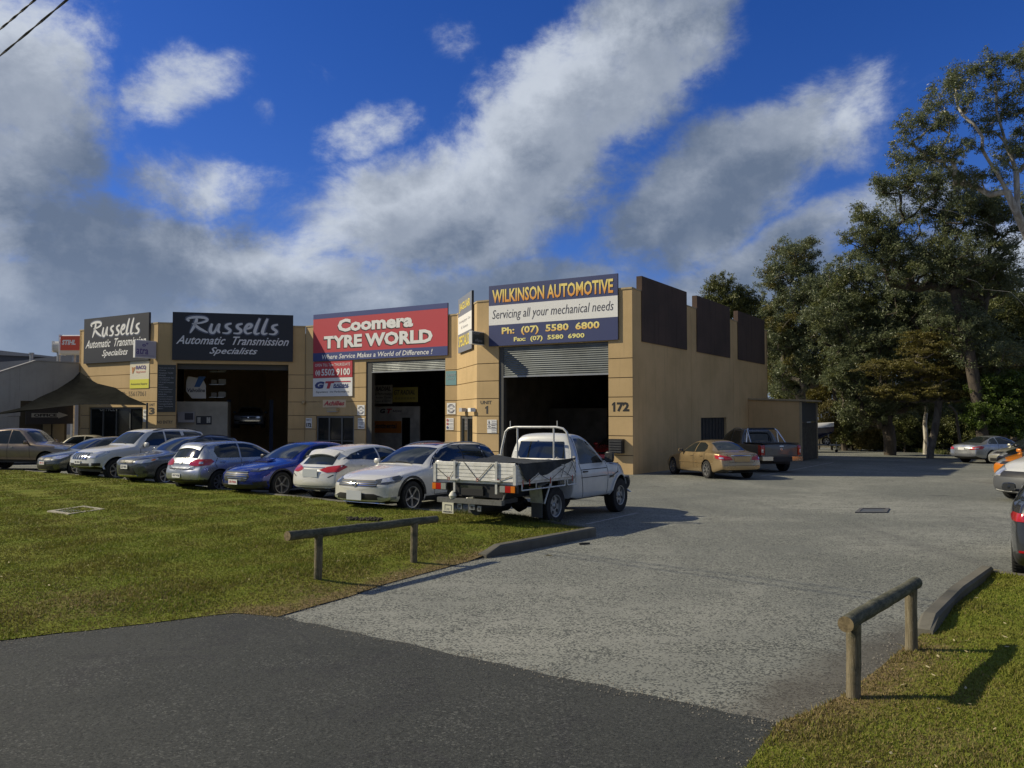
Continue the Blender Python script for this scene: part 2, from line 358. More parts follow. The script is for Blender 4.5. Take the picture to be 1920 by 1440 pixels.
# ------------------------------------------------------------------ ground, road, car park
def ground_mat(name, kind):
    m = bpy.data.materials.new(name); m.use_nodes = True; MATS[name] = m
    T = NT(m.node_tree); b = m.node_tree.nodes['Principled BSDF']
    P = T.n('ShaderNodeNewGeometry').outputs['Position']
    if kind == 'chip':
        big = T.noise(P, 0.16, 5, 0.62, 0.8); mid = T.noise(T.vm('MULTIPLY', P, (1.0, 2.2, 1)), 0.9, 6, 0.68, 1.2)
        sp_ = T.noise(P, 30, 3, 0.72, 0.9); fine = T.noise(P, 95, 2, 0.7)
        track = T.noise(T.vm('MULTIPLY', P, (0.9, 0.09, 1)), 1.0, 4, 0.6, 0.5)
        c = T.mix(T.ramp(big, 0.36, 0.66), (.170, .177, .156), (.300, .302, .262))
        c = T.mix(T.m('MULTIPLY', T.ramp(mid, 0.42, 0.66), 0.7), c, (.30, .305, .26))
        c = T.mix(T.m('MULTIPLY', T.ramp(track, 0.55, 0.75), 0.35), c, (.095, .094, .092))
        spk = T.m('ADD', T.m('MULTIPLY', sp_, 0.62), T.m('MULTIPLY', fine, 0.38)); cell = T.cells(P, 66)
        thr = T.ramp(T.m('ADD', T.m('MULTIPLY', mid, .78), T.m('MULTIPLY', T.noise(P, 4.5, 4, .7), .22)), 0.36, 0.62, 0.14, 0.58)
        amt = T.m('MULTIPLY', T.m('LESS_THAN', cell, thr), T.ramp(spk, 0.40, 0.52, .45, .92))
        c = T.mix(amt, c, (.050, .055, .052))
        st = T.noise(P, 0.55, 3, 0.5, 0.4)
        c = T.mix(T.m('MULTIPLY', T.ramp(st, 0.66, 0.74), 0.55), c, (.05, .05, .05))
        # brown earth stain washed off the verge beside the right rail
        q0, q1 = G(1440, 1352), G(1745, 1178); dq = (q1 - q0); dq.z = 0; L_ = dq.length; dq = dq / L_; nq = Vector((-dq[1], dq[0], 0))
        rel = T.vm('SUBTRACT', P, (q0[0], q0[1], 0)); o1 = T.n('ShaderNodeVectorMath', operation='DOT_PRODUCT'); T.l(rel, o1.inputs[0]); o1.inputs[1].default_value = nq; o2 = T.n('ShaderNodeVectorMath', operation='DOT_PRODUCT'); T.l(rel, o2.inputs[0]); o2.inputs[1].default_value = dq
        sd1 = T.m('ADD', o1.outputs['Value'], T.m('MULTIPLY', T.m('SUBTRACT', T.noise(P, 2.2, 4, .6), .5), .8)); msk = T.m('MULTIPLY', T.ramp(sd1, 0.62, 0.05), T.m('MULTIPLY', T.ramp(o2.outputs['Value'], -.5, .2), T.ramp(o2.outputs['Value'], L_ + .5, L_ - .6)))
        c = T.mix(T.m('MULTIPLY', msk, .72), c, (.075, .066, .052))
        hgt = spk; rough = 0.82; bs = 0.55
    elif kind == 'road':
        cell = T.cells(P, 75)
        big = T.noise(P, 0.5, 5, 0.6, 0.4); sp_ = T.noise(P, 48, 4, 0.75); fine = T.noise(P, 150, 2, 0.7)
        c = T.mix(T.ramp(big, 0.3, 0.7), (.036, .039, .036), (.050, .053, .048))
        c = T.mix(T.m('MULTIPLY', T.ramp(sp_, 0.5, 0.66), 0.6), c, (.085, .088, .078))
        c = T.mix(T.m('MULTIPLY', T.ramp(fine, 0.62, 0.72), 0.5), c, (.16, .155, .145))
        c = T.mix(T.m('MULTIPLY', T.ramp(T.noise(P, 0.9, 5, 0.7, 1.0), 0.54, 0.62), 0.5), c, (.034, .034, .036))
        c = T.mix(T.m('MULTIPLY', T.ramp(cell, .80, .97), T.ramp(T.noise(P, 1.3, 4, .6), .4, .65, .25, .75)), c, (.135, .137, .125))
        c = T.mix(T.m('MULTIPLY', T.m('LESS_THAN', cell, .16), .55), c, (.014, .015, .014))
        hgt = T.m('ADD', sp_, T.m('MULTIPLY', fine, 0.5)); rough = 0.80; bs = 0.75
    else:
        big = T.noise(P, 0.4, 5, 0.6, 0.5); sp_ = T.noise(P, 7, 6, 0.7)
        c = T.mix(T.ramp(big, 0.35, 0.65), (.085, .07, .045), (.05, .052, .025))
        c = T.mix(T.ramp(sp_, 0.5, 0.7), c, (.13, .11, .07))
        hgt = sp_; rough = 0.95; bs = 0.6
    T.l(c, b.inputs['Base Color']); b.inputs['Roughness'].default_value = rough; b.inputs['Specular IOR Level'].default_value = 0.3
    bp = T.n('ShaderNodeBump'); bp.inputs['Strength'].default_value = bs; bp.inputs['Distance'].default_value = 0.008
    T.l(hgt, bp.inputs['Height']); T.l(bp.outputs[0], b.inputs['Normal']); return m
CHIP = ground_mat('chip_seal', 'chip'); ROADM = ground_mat('road_asphalt', 'road'); SOIL = ground_mat('soil_litter', 'soil')
def sheet(name, poly, dz, m, kind='structure'):
    mb = MB(); mb.add([(p[0], p[1], gz(p[1]) + dz) for p in poly], [tuple(range(len(poly)))], m)
    o = mb.build(name); o['kind'] = kind; return o
sheet('ground', [(-1500, -900), (1500, -900), (1500, 2200), (-1500, 2200)], -0.03, SOIL)
gk = [G(1500, 838), G(1606, 840.5), G(1700, 846), G(1790, 853)]              # kerb of the garden bed under the trees
gk2 = gk[-1] + (gk[-1] - gk[0]).normalized() * 40
sheet('car_park', [(-70, -10), (60, -10), (gk2[0], gk2[1]), (gk[3][0], gk[3][1]), (gk[1][0], gk[1][1]), (gk[0][0], gk[0][1]), (12, 92), (-60, 92)], 0.0, CHIP)
e0 = G(0, 1203); e1 = G(440, 1150); e2 = G(520, 1156); e3 = G(1460, 1358)
dL = (e1 - e0).normalized(); dR = (e3 - e2).normalized()
eL1 = e0 - dL * 5; eR1 = e3 + dR * 40; eL2 = eL1 - dR * 60
def jag(a, b, n, amp, seed):
    rnd = random.Random(seed); q = (b - a).normalized(); nn = Vector((-q[1], q[0], 0)); out = []
    for i in range(1, n): out.append(a + (b - a) * (i / n) + nn * rnd.uniform(-amp, amp))
    return out
road_poly = [eL2, eL1, e0] + jag(e0, e1, 14, .02, 1) + [e1, e2] + jag(e2, e3, 46, .022, 2) + [e3, eR1, eR1 + Vector((-6, -14, 0)), eL2 + Vector((-12, -18, 0))]
sheet('road', road_poly, 0.006, ROADM)
def line_mark(name, a, b, w, dz=0.005):
    t = (b - a).normalized(); q = Vector((-t[1], t[0], 0)) * w / 2
    sheet(name, [a + q, b + q, b - q, a - q], dz, mat('line_paint', (.42, .42, .40), .8, noise=(9, .6), col2=(.2, .2, .19)))
line_mark('bay_line', G(1425, 893), G(1562, 867), .09)
line_mark('bay_line', G(1100, 983), G(1195, 962), .09)
def drain(name, quad, label, slots, frame_m, zoff):
    o = (quad[0] + quad[2]) / 2
    t = empty(name, (o[0], o[1], gz(o[1]) + zoff), label=label, cat='drain')
    mb = MB(); a, b, c, d = quad
    def L2(u, v): p = (a * (1 - u) + b * u) * (1 - v) + (d * (1 - u) + c * u) * v; return Vector((p[0], p[1], gz(p[1]) + zoff))
    fw = .12
    for (u0, u1, v0, v1) in ((0, 1, 0, fw), (0, 1, 1 - fw, 1), (0, fw, fw, 1 - fw), (1 - fw, 1, fw, 1 - fw)):
        mb.prism([L2(u0, v0)[:2], L2(u1, v0)[:2], L2(u1, v1)[:2], L2(u0, v1)[:2]], lambda x, y: gz(y) - .02, lambda x, y: gz(y) + zoff + .02, frame_m)
    mb.build('frame', t)
    g = MB()
    for i in range(slots):
        v0 = fw + (1 - 2 * fw) * i / slots; v1 = v0 + (1 - 2 * fw) / slots * .55
        g.prism([L2(fw, v0)[:2], L2(1 - fw, v0)[:2], L2(1 - fw, v1)[:2], L2(fw, v1)[:2]], lambda x, y: gz(y) - .02, lambda x, y: gz(y) + zoff + .008, STEEL)
    g.prism([L2(fw, fw)[:2], L2(1 - fw, fw)[:2], L2(1 - fw, 1 - fw)[:2], L2(fw, 1 - fw)[:2]], lambda x, y: gz(y) - .02, lambda x, y: gz(y) + zoff - .006, BLACKP)
    g.build('grate', t)
drain('drain_grate', [G(1603, 962), G(1663, 962), G(1668, 954), G(1612, 954)], 'small dark steel drain grate set in the open asphalt right of the tray truck', 7, mat('drain_frame', (.10, .10, .10), .8), 0.004)

# ------------------------------------------------------------------ lawns
def dist_poly(x, y, line):
    d = np.full(x.shape, 1e9)
    for a, b in zip(line[:-1], line[1:]):
        ax, ay, bx, by = a[0], a[1], b[0], b[1]; L = (bx - ax) ** 2 + (by - ay) ** 2
        t = np.clip(((x - ax) * (bx - ax) + (y - ay) * (by - ay)) / L, 0, 1)
        d = np.minimum(d, np.hypot(x - ax - t * (bx - ax), y - ay - t * (by - ay)))
    return d
def bumps(x, y):
    return (np.sin(x * 1.7 + y * .6) * np.sin(y * 1.3 - x * .4) * .022 + np.sin(x * 4.1 + 1) * np.sin(y * 3.7 + 2) * .010)
def inside(x, y, poly):
    c = np.zeros(x.shape, bool); n = len(poly)
    for i in range(n):
        x0, y0 = poly[i][0], poly[i][1]; x1, y1 = poly[(i + 1) % n][0], poly[(i + 1) % n][1]
        k = ((y0 > y) != (y1 > y)) & (x < (x1 - x0) * (y - y0) / (y1 - y0 + 1e-12) + x0); c ^= k
    return c
def grass_mat():
    m = bpy.data.materials.new('grass_ground'); m.use_nodes = True; T = NT(m.node_tree); b = m.node_tree.nodes['Principled BSDF']
    P = T.n('ShaderNodeNewGeometry').outputs['Position']
    at = T.n('ShaderNodeAttribute', attribute_name='dry').outputs['Fac']
    n1 = T.noise(P, 0.8, 6, 0.65, 0.5); n2 = T.noise(P, 6, 6, 0.75, 0.4); n3 = T.noise(P, 30, 3, 0.7)
    c = T.mix(T.ramp(n1, 0.35, 0.65), (.140, .175, .022), (.185, .195, .032))
    c = T.mix(T.m('MULTIPLY', T.ramp(n2, 0.52, 0.74), 0.4), c, (.085, .105, .018))
    c = T.mix(T.m('MULTIPLY', T.ramp(n3, 0.5, 0.72), 0.35), c, (.06, .072, .014))
    dr = T.m('ADD', at, T.m('MULTIPLY', T.m('SUBTRACT', n2, 0.5), 1.2)); dr = T.ramp(dr, 0.35, 0.8)
    c = T.mix(dr, c, T.mix(T.ramp(n3, .4, .65), (.235, .175, .085), (.10, .075, .04)))
    T.l(c, b.inputs['Base Color']); b.inputs['Roughness'].default_value = 0.95; b.inputs['Specular IOR Level'].default_value = 0.1
    bp = T.n('ShaderNodeBump'); bp.inputs['Strength'].default_value = 1.0; bp.inputs['Distance'].default_value = 0.03
    T.l(T.m('ADD', n2, T.m('MULTIPLY', n3, .5)), bp.inputs['Height']); T.l(bp.outputs[0], b.inputs['Normal']); return m
GRASSM = grass_mat()
def blade_mat():
    m = bpy.data.materials.new('grass_blade'); m.use_nodes = True; T = NT(m.node_tree); b = m.node_tree.nodes['Principled BSDF']
    g = T.n('ShaderNodeNewGeometry'); at = T.n('ShaderNodeAttribute', attribute_name='dry').outputs['Fac']
    n1 = T.noise(g.outputs['Position'], 0.8, 6, 0.65, 0.5)
    c = T.mix(g.outputs['Random Per Island'], (.130, .180, .018), (.245, .250, .040))
    c = T.mix(T.ramp(n1, .35, .65), c, (.18, .17, .035))
    c = T.mix(T.ramp(T.noise(g.outputs['Position'], 3.3, 4, 0.7, 0.6), .53, .70, 0, .40), c, (.08, .10, .018))
    c = T.mix(at, c, T.mix(g.outputs['Random Per Island'], (.34, .26, .12), (.16, .115, .055)))
    T.l(c, b.inputs['Base Color']); b.inputs['Roughness'].default_value = 0.7; b.inputs['Specular IOR Level'].default_value = 0.25
    tr = T.n('ShaderNodeBsdfTranslucent'); T.l(c, tr.inputs[0]); mx = T.n('ShaderNodeMixShader'); mx.inputs[0].default_value = 0.25
    T.l(b.outputs[0], mx.inputs[1]); T.l(tr.outputs[0], mx.inputs[2]); T.l(mx.outputs[0], m.node_tree.nodes['Material Output'].inputs[0]); return m
BLADEM = blade_mat()
def lawn(name, poly, flush, hmax, step, dryspots, bare, seed, nblade, ramp_w=1.3, dens=None):
    rng = np.random.default_rng(seed); poly = [Vector((p[0], p[1])) for p in poly]
    def hf(x, y):
        d = dist_poly(x, y, flush) if flush else np.full(x.shape, 9.)
        k = np.clip(d / ramp_w, 0, 1); k = k * k * (3 - 2 * k)
        return -SLOPE * y + 0.012 + (hmax - .012) * k + bumps(x, y) * k
    def dry(x, y):
        d = dist_poly(x, y, bare) if bare else np.full(x.shape, 9.)
        v = np.clip(1.0 - d / 0.75, 0, 1) * .95
        for (sx, sy, r, a) in dryspots: v = np.maximum(v, a * np.exp(-((x - sx) ** 2 + (y - sy) ** 2) / r ** 2))
        return v
    bd = []
    n = len(poly)
    for i in range(n):
        a, b = poly[i], poly[(i + 1) % n]; L = (b - a).length; mid = ((a + b) / 2).length
        k = max(1, int(L / max(.25, step * mid * .05)))
        for j in range(k): bd.append(a + (b - a) * (j / k))
    xs = [p[0] for p in poly]; ys = [p[1] for p in poly]; pts = []
    y = min(ys)
    while y < max(ys):
        st = max(.22, step * max(2, abs(y)) * .035)
        for x in np.arange(max(min(xs), -1.2 * abs(y) - 8), min(max(xs), 1.2 * abs(y) + 8), st): pts.append((x + rng.uniform(-.3, .3) * st, y + rng.uniform(-.3, .3) * st))
        y += st
    pa = np.array(pts); ok = inside(pa[:, 0], pa[:, 1], poly) & (dist_poly(pa[:, 0], pa[:, 1], poly + [poly[0]]) > .08); pa = pa[ok]
    allp = bd + [Vector(p) for p in pa]; nb = len(bd)
    v, _, f, *_r = delaunay_2d_cdt(allp, [(i, (i + 1) % nb) for i in range(nb)], [], 0, 1e-5)
    va = np.array([(p[0], p[1]) for p in v]); fa = [tuple(t) for t in f]
    c = np.array([va[list(t)].mean(0) for t in fa]); keep = inside(c[:, 0], c[:, 1], poly); fa = [t for t, k in zip(fa, keep) if k]
    z = hf(va[:, 0], va[:, 1])
    me = bpy.data.meshes.new(name); me.from_pydata([(*p, zz) for p, zz in zip(va, z)], [], fa); me.materials.append(GRASSM)
    at = me.attributes.new('dry', 'FLOAT', 'POINT'); at.data.foreach_set('value', dry(va[:, 0], va[:, 1]).astype(np.float32))
    me.polygons.foreach_set('use_smooth', [True] * len(me.polygons)); me.update()
    if sum(p.normal.z for p in me.polygons) < 0: me.flip_normals()
    o = link_mesh(name, me); o['kind'] = 'structure'
    # blades
    tri = np.array([t[:3] for t in fa]); A, B, C_ = va[tri[:, 0]], va[tri[:, 1]], va[tri[:, 2]]
    area = np.abs((B[:, 0] - A[:, 0]) * (C_[:, 1] - A[:, 1]) - (B[:, 1] - A[:, 1]) * (C_[:, 0] - A[:, 0])) / 2
    cen = (A + B + C_) / 3; D = np.maximum(3.5, np.hypot(cen[:, 0], cen[:, 1])); w = area / D ** 2.0
    w[(np.abs(cen[:, 0]) > .72 * np.maximum(cen[:, 1], 0) + 1.5)] *= .02
    idx = rng.choice(len(tri), nblade, p=w / w.sum()); r1, r2 = rng.random(nblade), rng.random(nblade); s = np.sqrt(r1)
    p = A[idx] * (1 - s)[:, None] + B[idx] * (s * (1 - r2))[:, None] + C_[idx] * (s * r2)[:, None]
    dv = dry(p[:, 0], p[:, 1]); keep = rng.random(nblade) > dv * .45; p = p[keep]; dv = dv[keep]; N = len(p)
    D = np.hypot(p[:, 0], p[:, 1]); z = hf(p[:, 0], p[:, 1])
    sc = 0.6 + rng.random(N) * .8; patch = .75 + .5 * (np.sin(p[:, 0] * 2.3 + 1) * np.sin(p[:, 1] * 1.9) > .1)
    h = .021 * sc * patch * (1 + D * .008); wd = (.0032 + D * .00050) * (0.7 + .6 * rng.random(N)); an = rng.random(N) * 6.283; ln = rng.normal(0, .55, (N, 2)) * h[:, None]
    flat = rng.random(N) < .18; h[flat] *= .4; ln[flat] *= 3
    dx, dy = np.cos(an) * wd, np.sin(an) * wd
    V = np.empty((N, 3, 3)); V[:, 0] = np.c_[p[:, 0] - dx, p[:, 1] - dy, z - .004]; V[:, 1] = np.c_[p[:, 0] + dx, p[:, 1] + dy, z - .004]; V[:, 2] = np.c_[p[:, 0] + ln[:, 0], p[:, 1] + ln[:, 1], z + h]
    me = fast_mesh('grass', V.reshape(-1, 3), np.arange(3 * N).reshape(-1, 3), [BLADEM])
    dd = np.clip((rng.random(N) < .05 + dv * .9) * (.5 + .5 * rng.random(N)), 0, 1)
    at = me.attributes.new('dry', 'FLOAT', 'POINT'); at.data.foreach_set('value', np.repeat(dd, 3).astype(np.float32))
    g = link_mesh('grass', me); g['kind'] = 'stuff'; return hf, g
k0 = G(907, 1046); k1 = G(1113, 994, .13)
LF = [G(45, 883, .1), G(200, 895.5, .1), G(320, 908.5, .1), G(545, 931, .1), G(640, 941, .1), G(780, 956, .1), G(960, 968, .1), G(1095, 988, .13), G(1100, 994, .13)]
LD = [G(915, 1036, .06), G(880, 1053), G(840, 1064), G(770, 1083), G(720, 1097), G(660, 1118), G(600, 1135), G(520, 1158)]
kn = [Vector((p[0], p[1])) for p in (LF + LD)]
lawn_l = [G(-900, 868, .1)] + LF + LD + [G(440, 1151)] + jag(e1, e0, 9, .03, 5) + [e0, eL1, eL2]
hfL, gL = lawn('lawn', lawn_l, [kn[i] for i in range(len(LF) + 1, len(kn))] + [e1, e0, eL1, eL2], .11, 1.0,
    [(-.6, 10.2, .9, .5), (-2.2, 9.3, .8, .6), (-4.5, 8.6, 1.1, .6), (-6, 8.6, 1.2, .3), (-8, 16, 1, .25), (-3, 15, .6, .3)], [e2 + Vector((-.3, .1, 0))] + [Vector((p[0], p[1])) for p in LD[::-1]] , 11, 260000)
tag(gL, 'short yellow green mown grass of the wide left verge')
KR = [G(1722, 1183, .1), G(1762, 1130, .12), G(1806, 1100, .12), G(1822, 1092, .1)]
lawn_r = [e3, G(1400, 1440), Vector((1.0, 3.0, 0)), Vector((3.5, -4, 0)), Vector((30, -4, 0)), Vector((34, 6, 0)), G(1920, 1092) + Vector((20, 2.6, 0)), G(1920, 1092), G(1842, 1081), G(1822, 1088), G(1760, 1150), G(1738, 1184), G(1700, 1212), G(1640, 1262), G(1580, 1306), G(1520, 1336)]
hfR, gR = lawn('lawn', lawn_r, [Vector((p[0], p[1])) for p in [G(1738, 1184), G(1700, 1212), G(1640, 1262), G(1580, 1306), G(1520, 1336), e3, G(1400, 1440), Vector((1, 3, 0))]], .05, .8,
    [(2.6, 4.9, .6, .6), (3.3, 4.6, .7, .45), (2.1, 4.5, .5, .5), (3.0, 5.9, .5, .35), (3.9, 5.0, .5, .4), (4.6, 5.2, .8, .3)], [Vector((p[0], p[1])) for p in [G(1700, 1212), G(1640, 1262), G(1580, 1306), G(1520, 1336), e3]], 12, 240000, .8)
tag(gR, 'patchy green and straw coloured grass of the small right verge')
# clump of taller grass against the truck's wheel, dry clods and leaves on the lawns
def kerb(name, line, w, h, label_dz=0.0, bev=.025, taper=True, inner=1):
    mb = MB(); n = len(line); prof = [(0, -.1), (0, h - bev), (bev, h), (w - bev, h), (w, h - bev), (w, -.1)]; vs = []
    for i, p in enumerate(line):
        t = (line[min(i + 1, n - 1)] - line[max(i - 1, 0)]); t = Vector((t[0], t[1], 0)).normalized(); q = Vector((-t[1], t[0], 0)) * inner
        k = 0.35 if (taper and i == 0) else 1.0
        vs += [(p[0] + q[0] * a, p[1] + q[1] * a, gz(p[1]) + (b * k if b > 0 else b)) for a, b in prof]
    m = len(prof); fs = [(i * m + j, i * m + j + 1, (i + 1) * m + j + 1, (i + 1) * m + j) for i in range(n - 1) for j in range(m - 1)] + [tuple(range(m)), tuple((n - 1) * m + j for j in range(m))]
    mb.add(vs, fs, CONC); o = mb.build(name, smooth=False); o['kind'] = 'structure'; return o
ka, kb = G(912, 1047), G(1118, 1006)
kerb('kerb', [ka, ka + (kb - ka) * .12, ka + (kb - ka) * .5, ka + (kb - ka) * .97, kb], .17, .155)
LFk = [Vector((p[0], p[1], 0)) for p in LF[:-1]]
kerb('kerb', LFk[::-1], .13, .125, inner=-1, taper=False)
kr0 = G(1703, 1206)
kerb('kerb', [G(1716, 1188), G(1728, 1176), G(1782, 1122), G(1838, 1082)], .15, .15, inner=-1)
kerb('kerb', [G(1845, 1079), G(1920, 1088), G(1920, 1088) + Vector((18, 2.2, 0))], .13, .09, inner=-1, taper=False)
kerb('kerb', gk + [gk2], .25, .14, taper=False)
drain('stormwater_pit', [G(88, 960, .11), G(128, 966, .11), G(197, 956, .11), G(158, 950, .11)], 'rectangular concrete framed pit with steel grate in the left lawn', 12, mat('pit_concrete', (.42, .39, .30), .85, noise=(7, .4)), 0.115)

WOOD = None
def wood_mat(name, c1, c2, sc):
    m = bpy.data.materials.new(name); m.use_nodes = True; T = NT(m.node_tree); b = m.node_tree.nodes['Principled BSDF']
    tc = T.n('ShaderNodeTexCoord').outputs['Object']
    g1 = T.noise(T.vm('MULTIPLY', tc, sc), 1.0, 6, 0.7, 1.8); g2 = T.noise(tc, 4.5, 5, 0.7); g3 = T.noise(tc, 60, 3, .7)
    c = T.mix(T.ramp(g1, .36, .62), c1, c2); c = T.mix(T.m('MULTIPLY', T.ramp(g2, .50, .66), .75), c, (.045, .052, .038))
    c = T.mix(T.m('MULTIPLY', T.ramp(g3, .58, .72), .3), c, (.32, .32, .27))
    T.l(c, b.inputs['Base Color']); b.inputs['Roughness'].default_value = .9; b.inputs['Specular IOR Level'].default_value = .2
    bp = T.n('ShaderNodeBump'); bp.inputs['Strength'].default_value = .8; bp.inputs['Distance'].default_value = .008; T.l(T.m('ADD', g1, T.m('MULTIPLY', g3, .3)), bp.inputs['Height']); T.l(bp.outputs[0], b.inputs['Normal']); return m
POSTM = wood_mat('post_timber', (.24, .205, .135), (.13, .11, .07), (38, 38, 3)); LOGM = wood_mat('log_timber', (.155, .15, .105), (.08, .08, .055), (6, 6, 30))
ENDM = mat('log_end', (.22, .17, .09), .9, noise=(30, .5))
def log_rail(p1, p2, o1, o2, hl, hf, label, seed):
    rnd = random.Random(seed); p1 = Vector(p1); p2 = Vector(p2); d = (p2 - p1).normalized()
    z1, z2 = float(hf(np.array([p1[0]]), np.array([p1[1]]))[0]), float(hf(np.array([p2[0]]), np.array([p2[1]]))[0])
    t = empty('log_rail', (p1[0], p1[1], z1), label=label, cat='barrier rail', group='timber log rails beside the driveway')
    for p, z in ((p1, z1), (p2, z2)):
        pts = []; rs = []
        for i in range(9):
            u = i / 8; pts.append((p[0] + rnd.uniform(-.002, .002) + (.012 * u), p[1] + rnd.uniform(-.002, .002), z - .25 + (hl + .23) * u)); rs.append(.050 + rnd.uniform(-.0015, .0015))
        MB().tube(pts, rs, POSTM, 20).build('post', t, smooth=True)
    a = p1 - d * o1; b = p2 + d * o2; pts = []; rs = []
    for i in range(15):
        u = i / 14; q = a + (b - a) * u
        zz = z1 + (z2 - z1) * ((q - p1).dot(d) / (p2 - p1).length) + hl
        pts.append((q[0] + rnd.uniform(-.003, .003), q[1] + rnd.uniform(-.003, .003), zz + rnd.uniform(-.003, .003))); rs.append(.056 - .004 * u + rnd.uniform(-.0015, .0015))
    lg = MB(); lg.tube(pts, rs, LOGM, 24); me = lg.mesh('log', True); me.materials.append(ENDM); me.polygons[-1].material_index = 1; me.polygons[-2].material_index = 1
    for q in me.polygons:
        if len(q.vertices) > 10: q.material_index = 1
    link_mesh('log', me, t)
log_rail((-2.36, 9.92), (-1.37, 11.34), .47, .48, .56, hfL, 'long weathered log rail on two posts at the edge of the left lawn', 3)
log_rail((2.42, 5.83), (3.43, 7.05), .15, .22, .545, hfR, 'nearer short log rail on two posts in the right foreground grass', 4)
def scatter_bits():
    rnd = random.Random(8); LEAFD = mat('dead_leaf', (.42, .36, .20), .8); mbs = MB()
    for i in range(150):
        right = rnd.random() < .6
        x, y = (rnd.uniform(1.6, 5.5), rnd.uniform(4, 9)) if right else (rnd.uniform(-7, 1), rnd.uniform(7.6, 13))
        poly = lawn_r if right else lawn_l
        if not inside(np.array([x]), np.array([y]), poly)[0]: continue
        z = float((hfR if right else hfL)(np.array([x]), np.array([y]))[0]) + rnd.uniform(.012, .03)
        L = rnd.uniform(.012, .035); a = rnd.random() * 6.28; c, s = math.cos(a), math.sin(a); w = L * .3
        mbs.add([(x - c * L, y - s * L, z), (x + s * w, y - c * w, z + .004), (x + c * L, y + s * L, z + .006), (x - s * w, y + c * w, z)], [(0, 1, 2, 3)], LEAFD)
    o = mbs.build('leaf_litter'); tag(o, 'pale dry leaves and straw lying in the grass of both verges', kind='stuff')
    cl = MB(); clm = mat('dry_clod', (.045, .038, .02), .95, noise=(20, .5)); rnd = random.Random(3)
    for i in range(90):
        c = G(655 + rnd.uniform(-6, 62), 974 + rnd.uniform(-3, 2), .115); r = rnd.uniform(.012, .042)
        cl.lathe([(-r, .0), (-r * .6, r * .8), (0, r), (r * .6, r * .7), (r, 0)], clm, 7, Matrix.Translation(c) @ Euler((rnd.random() * 6, rnd.random() * 6, rnd.random() * 6)).to_matrix().to_4x4())
    tag(cl.build('soil_crumbs'), 'dark crumbled soil lying on the lawn behind the left log rail', kind='stuff')
    # litter on the driveway
    l1 = MB(); p = G(1027, 1042); l1.add([p + Vector((-.06, .03, .006)), p + Vector((.0, -.015, .02)), p + Vector((.09, -.05, .006)), p + Vector((.02, .03, .012))], [(0, 1, 2, 3)], LEAFD)
    tag(l1.build('fallen_leaf'), 'pale curled leaf lying on the driveway below the kerb', 'leaf')
    l2 = MB(); p = G(1096, 1021); l2.box((-.09, -.02, .002), (.09, .02, .03), BLACKP, Matrix.Translation(p) @ Matrix.Rotation(.35, 4, 'Z'))
    tag(l2.build('rubber_offcut'), 'small black rubber offcut on the asphalt near the kerb end', 'debris')
    l3 = MB(); p = G(1860, 1069); l3.add([p + Vector((-.09, .0, .006)), p + Vector((.0, -.03, .015)), p + Vector((.10, -.01, .006)), p + Vector((.02, .03, .012))], [(0, 1, 2, 3)], LEAFD)
    tag(l3.build('fallen_leaf'), 'yellow leaf lying on the asphalt beside the dark hatchback', 'leaf')
scatter_bits()

# ------------------------------------------------------------------ the zigzag industrial building
def onz(x, y, z):
    r = ray(x, y); t = (z - CAMH) / r[2]; return (t * r[0], t * r[1])
C0 = G(1187, 890)
PA = Plane(C0, 122.3)                                             # front of unit 1
cA = PA.P(-7.41, 0)                                               # its left corner
PB = Plane(onz(857, 693, 4.13), 122.3)                            # front of unit 2
cB1 = PB.P(-10.69, 0); m0 = onz(295, 700, 4.13)
thM = math.degrees(math.atan2(cB1[0] - m0[0], cB1[1] - m0[1])); PM = Plane(m0, thM); LM = (Vector(cB1[:2]) - Vector(m0)).length
PL = Plane(m0, 122.3)                                             # front of unit 3
PJ = Plane(PB.o, math.degrees(math.atan2(cA[0] - PB.o[0], cA[1] - PB.o[1]))); LJ = (Vector(cA[:2]) - PB.o).length
PS = Plane(C0, 32.3)                                              # long side wall
BZ0, BZT = -1.3, 6.86
bld = empty('industrial_building', (C0[0], C0[1], gz(C0[1])), label='tan rendered concrete industrial building with stepped front and three tall roller door bays', cat='building')
JZ = [4.13 - .767 * k for k in range(7)]
def courses(pl, s0, s1, ztop=BZT, skip=None, m=TAN, mitre=(0, 0)):
    zs = [BZ0] + [z for z in JZ[::-1] if z < ztop - .1] + [ztop]
    for a, b in zip(zs[:-1], zs[1:]):
        a2 = a + .016 if a > BZ0 else a; b2 = b - .016 if b < ztop else b
        spans = [(s0, s1)]
        if skip and a < skip[2] - .05:
            if b > skip[2] + .05:
                MB().pbox(pl, skip[0], skip[1], skip[2], b2, -.05, 0, m).build('wall_panel', bld); 
            spans = [(s0, skip[0]), (skip[1], s1)]
        for (p, q) in spans:
            if q - p < .05: continue
            M_ = MB(); l0 = mitre[0] if p == s0 else 0; l1 = mitre[1] if q == s1 else 0
            c = [pl.P(p, a2, -.05), pl.P(q, a2, -.05), pl.P(q + l1, a2, 0), pl.P(p - l0, a2, 0)]; t = [Vector((v[0], v[1], b2)) for v in c]
            M_.add(c + t, [(0, 1, 2, 3), (4, 7, 6, 5), (0, 4, 5, 1), (1, 5, 6, 2), (2, 6, 7, 3), (3, 7, 4, 0)], m); M_.build('wall_panel', bld)
    j = MB()
    bs = [(s0, s1)] if not skip else [(s0, skip[0]), (skip[1], s1)]
    for (p, q) in bs:
        j.pbox(pl, p + .004, q - .004, BZ0, ztop - .02, -.30, -.052, m)
        for z in JZ:
            if z < ztop - .1: j.pbox(pl, p + .004, q - .004, z - .02, z + .02, -.050, -.028, JOINT)
    if skip: j.pbox(pl, skip[0], skip[1], skip[2] + .01, ztop - .02, -.30, -.052, m)
    j.build('wall_core', bld)
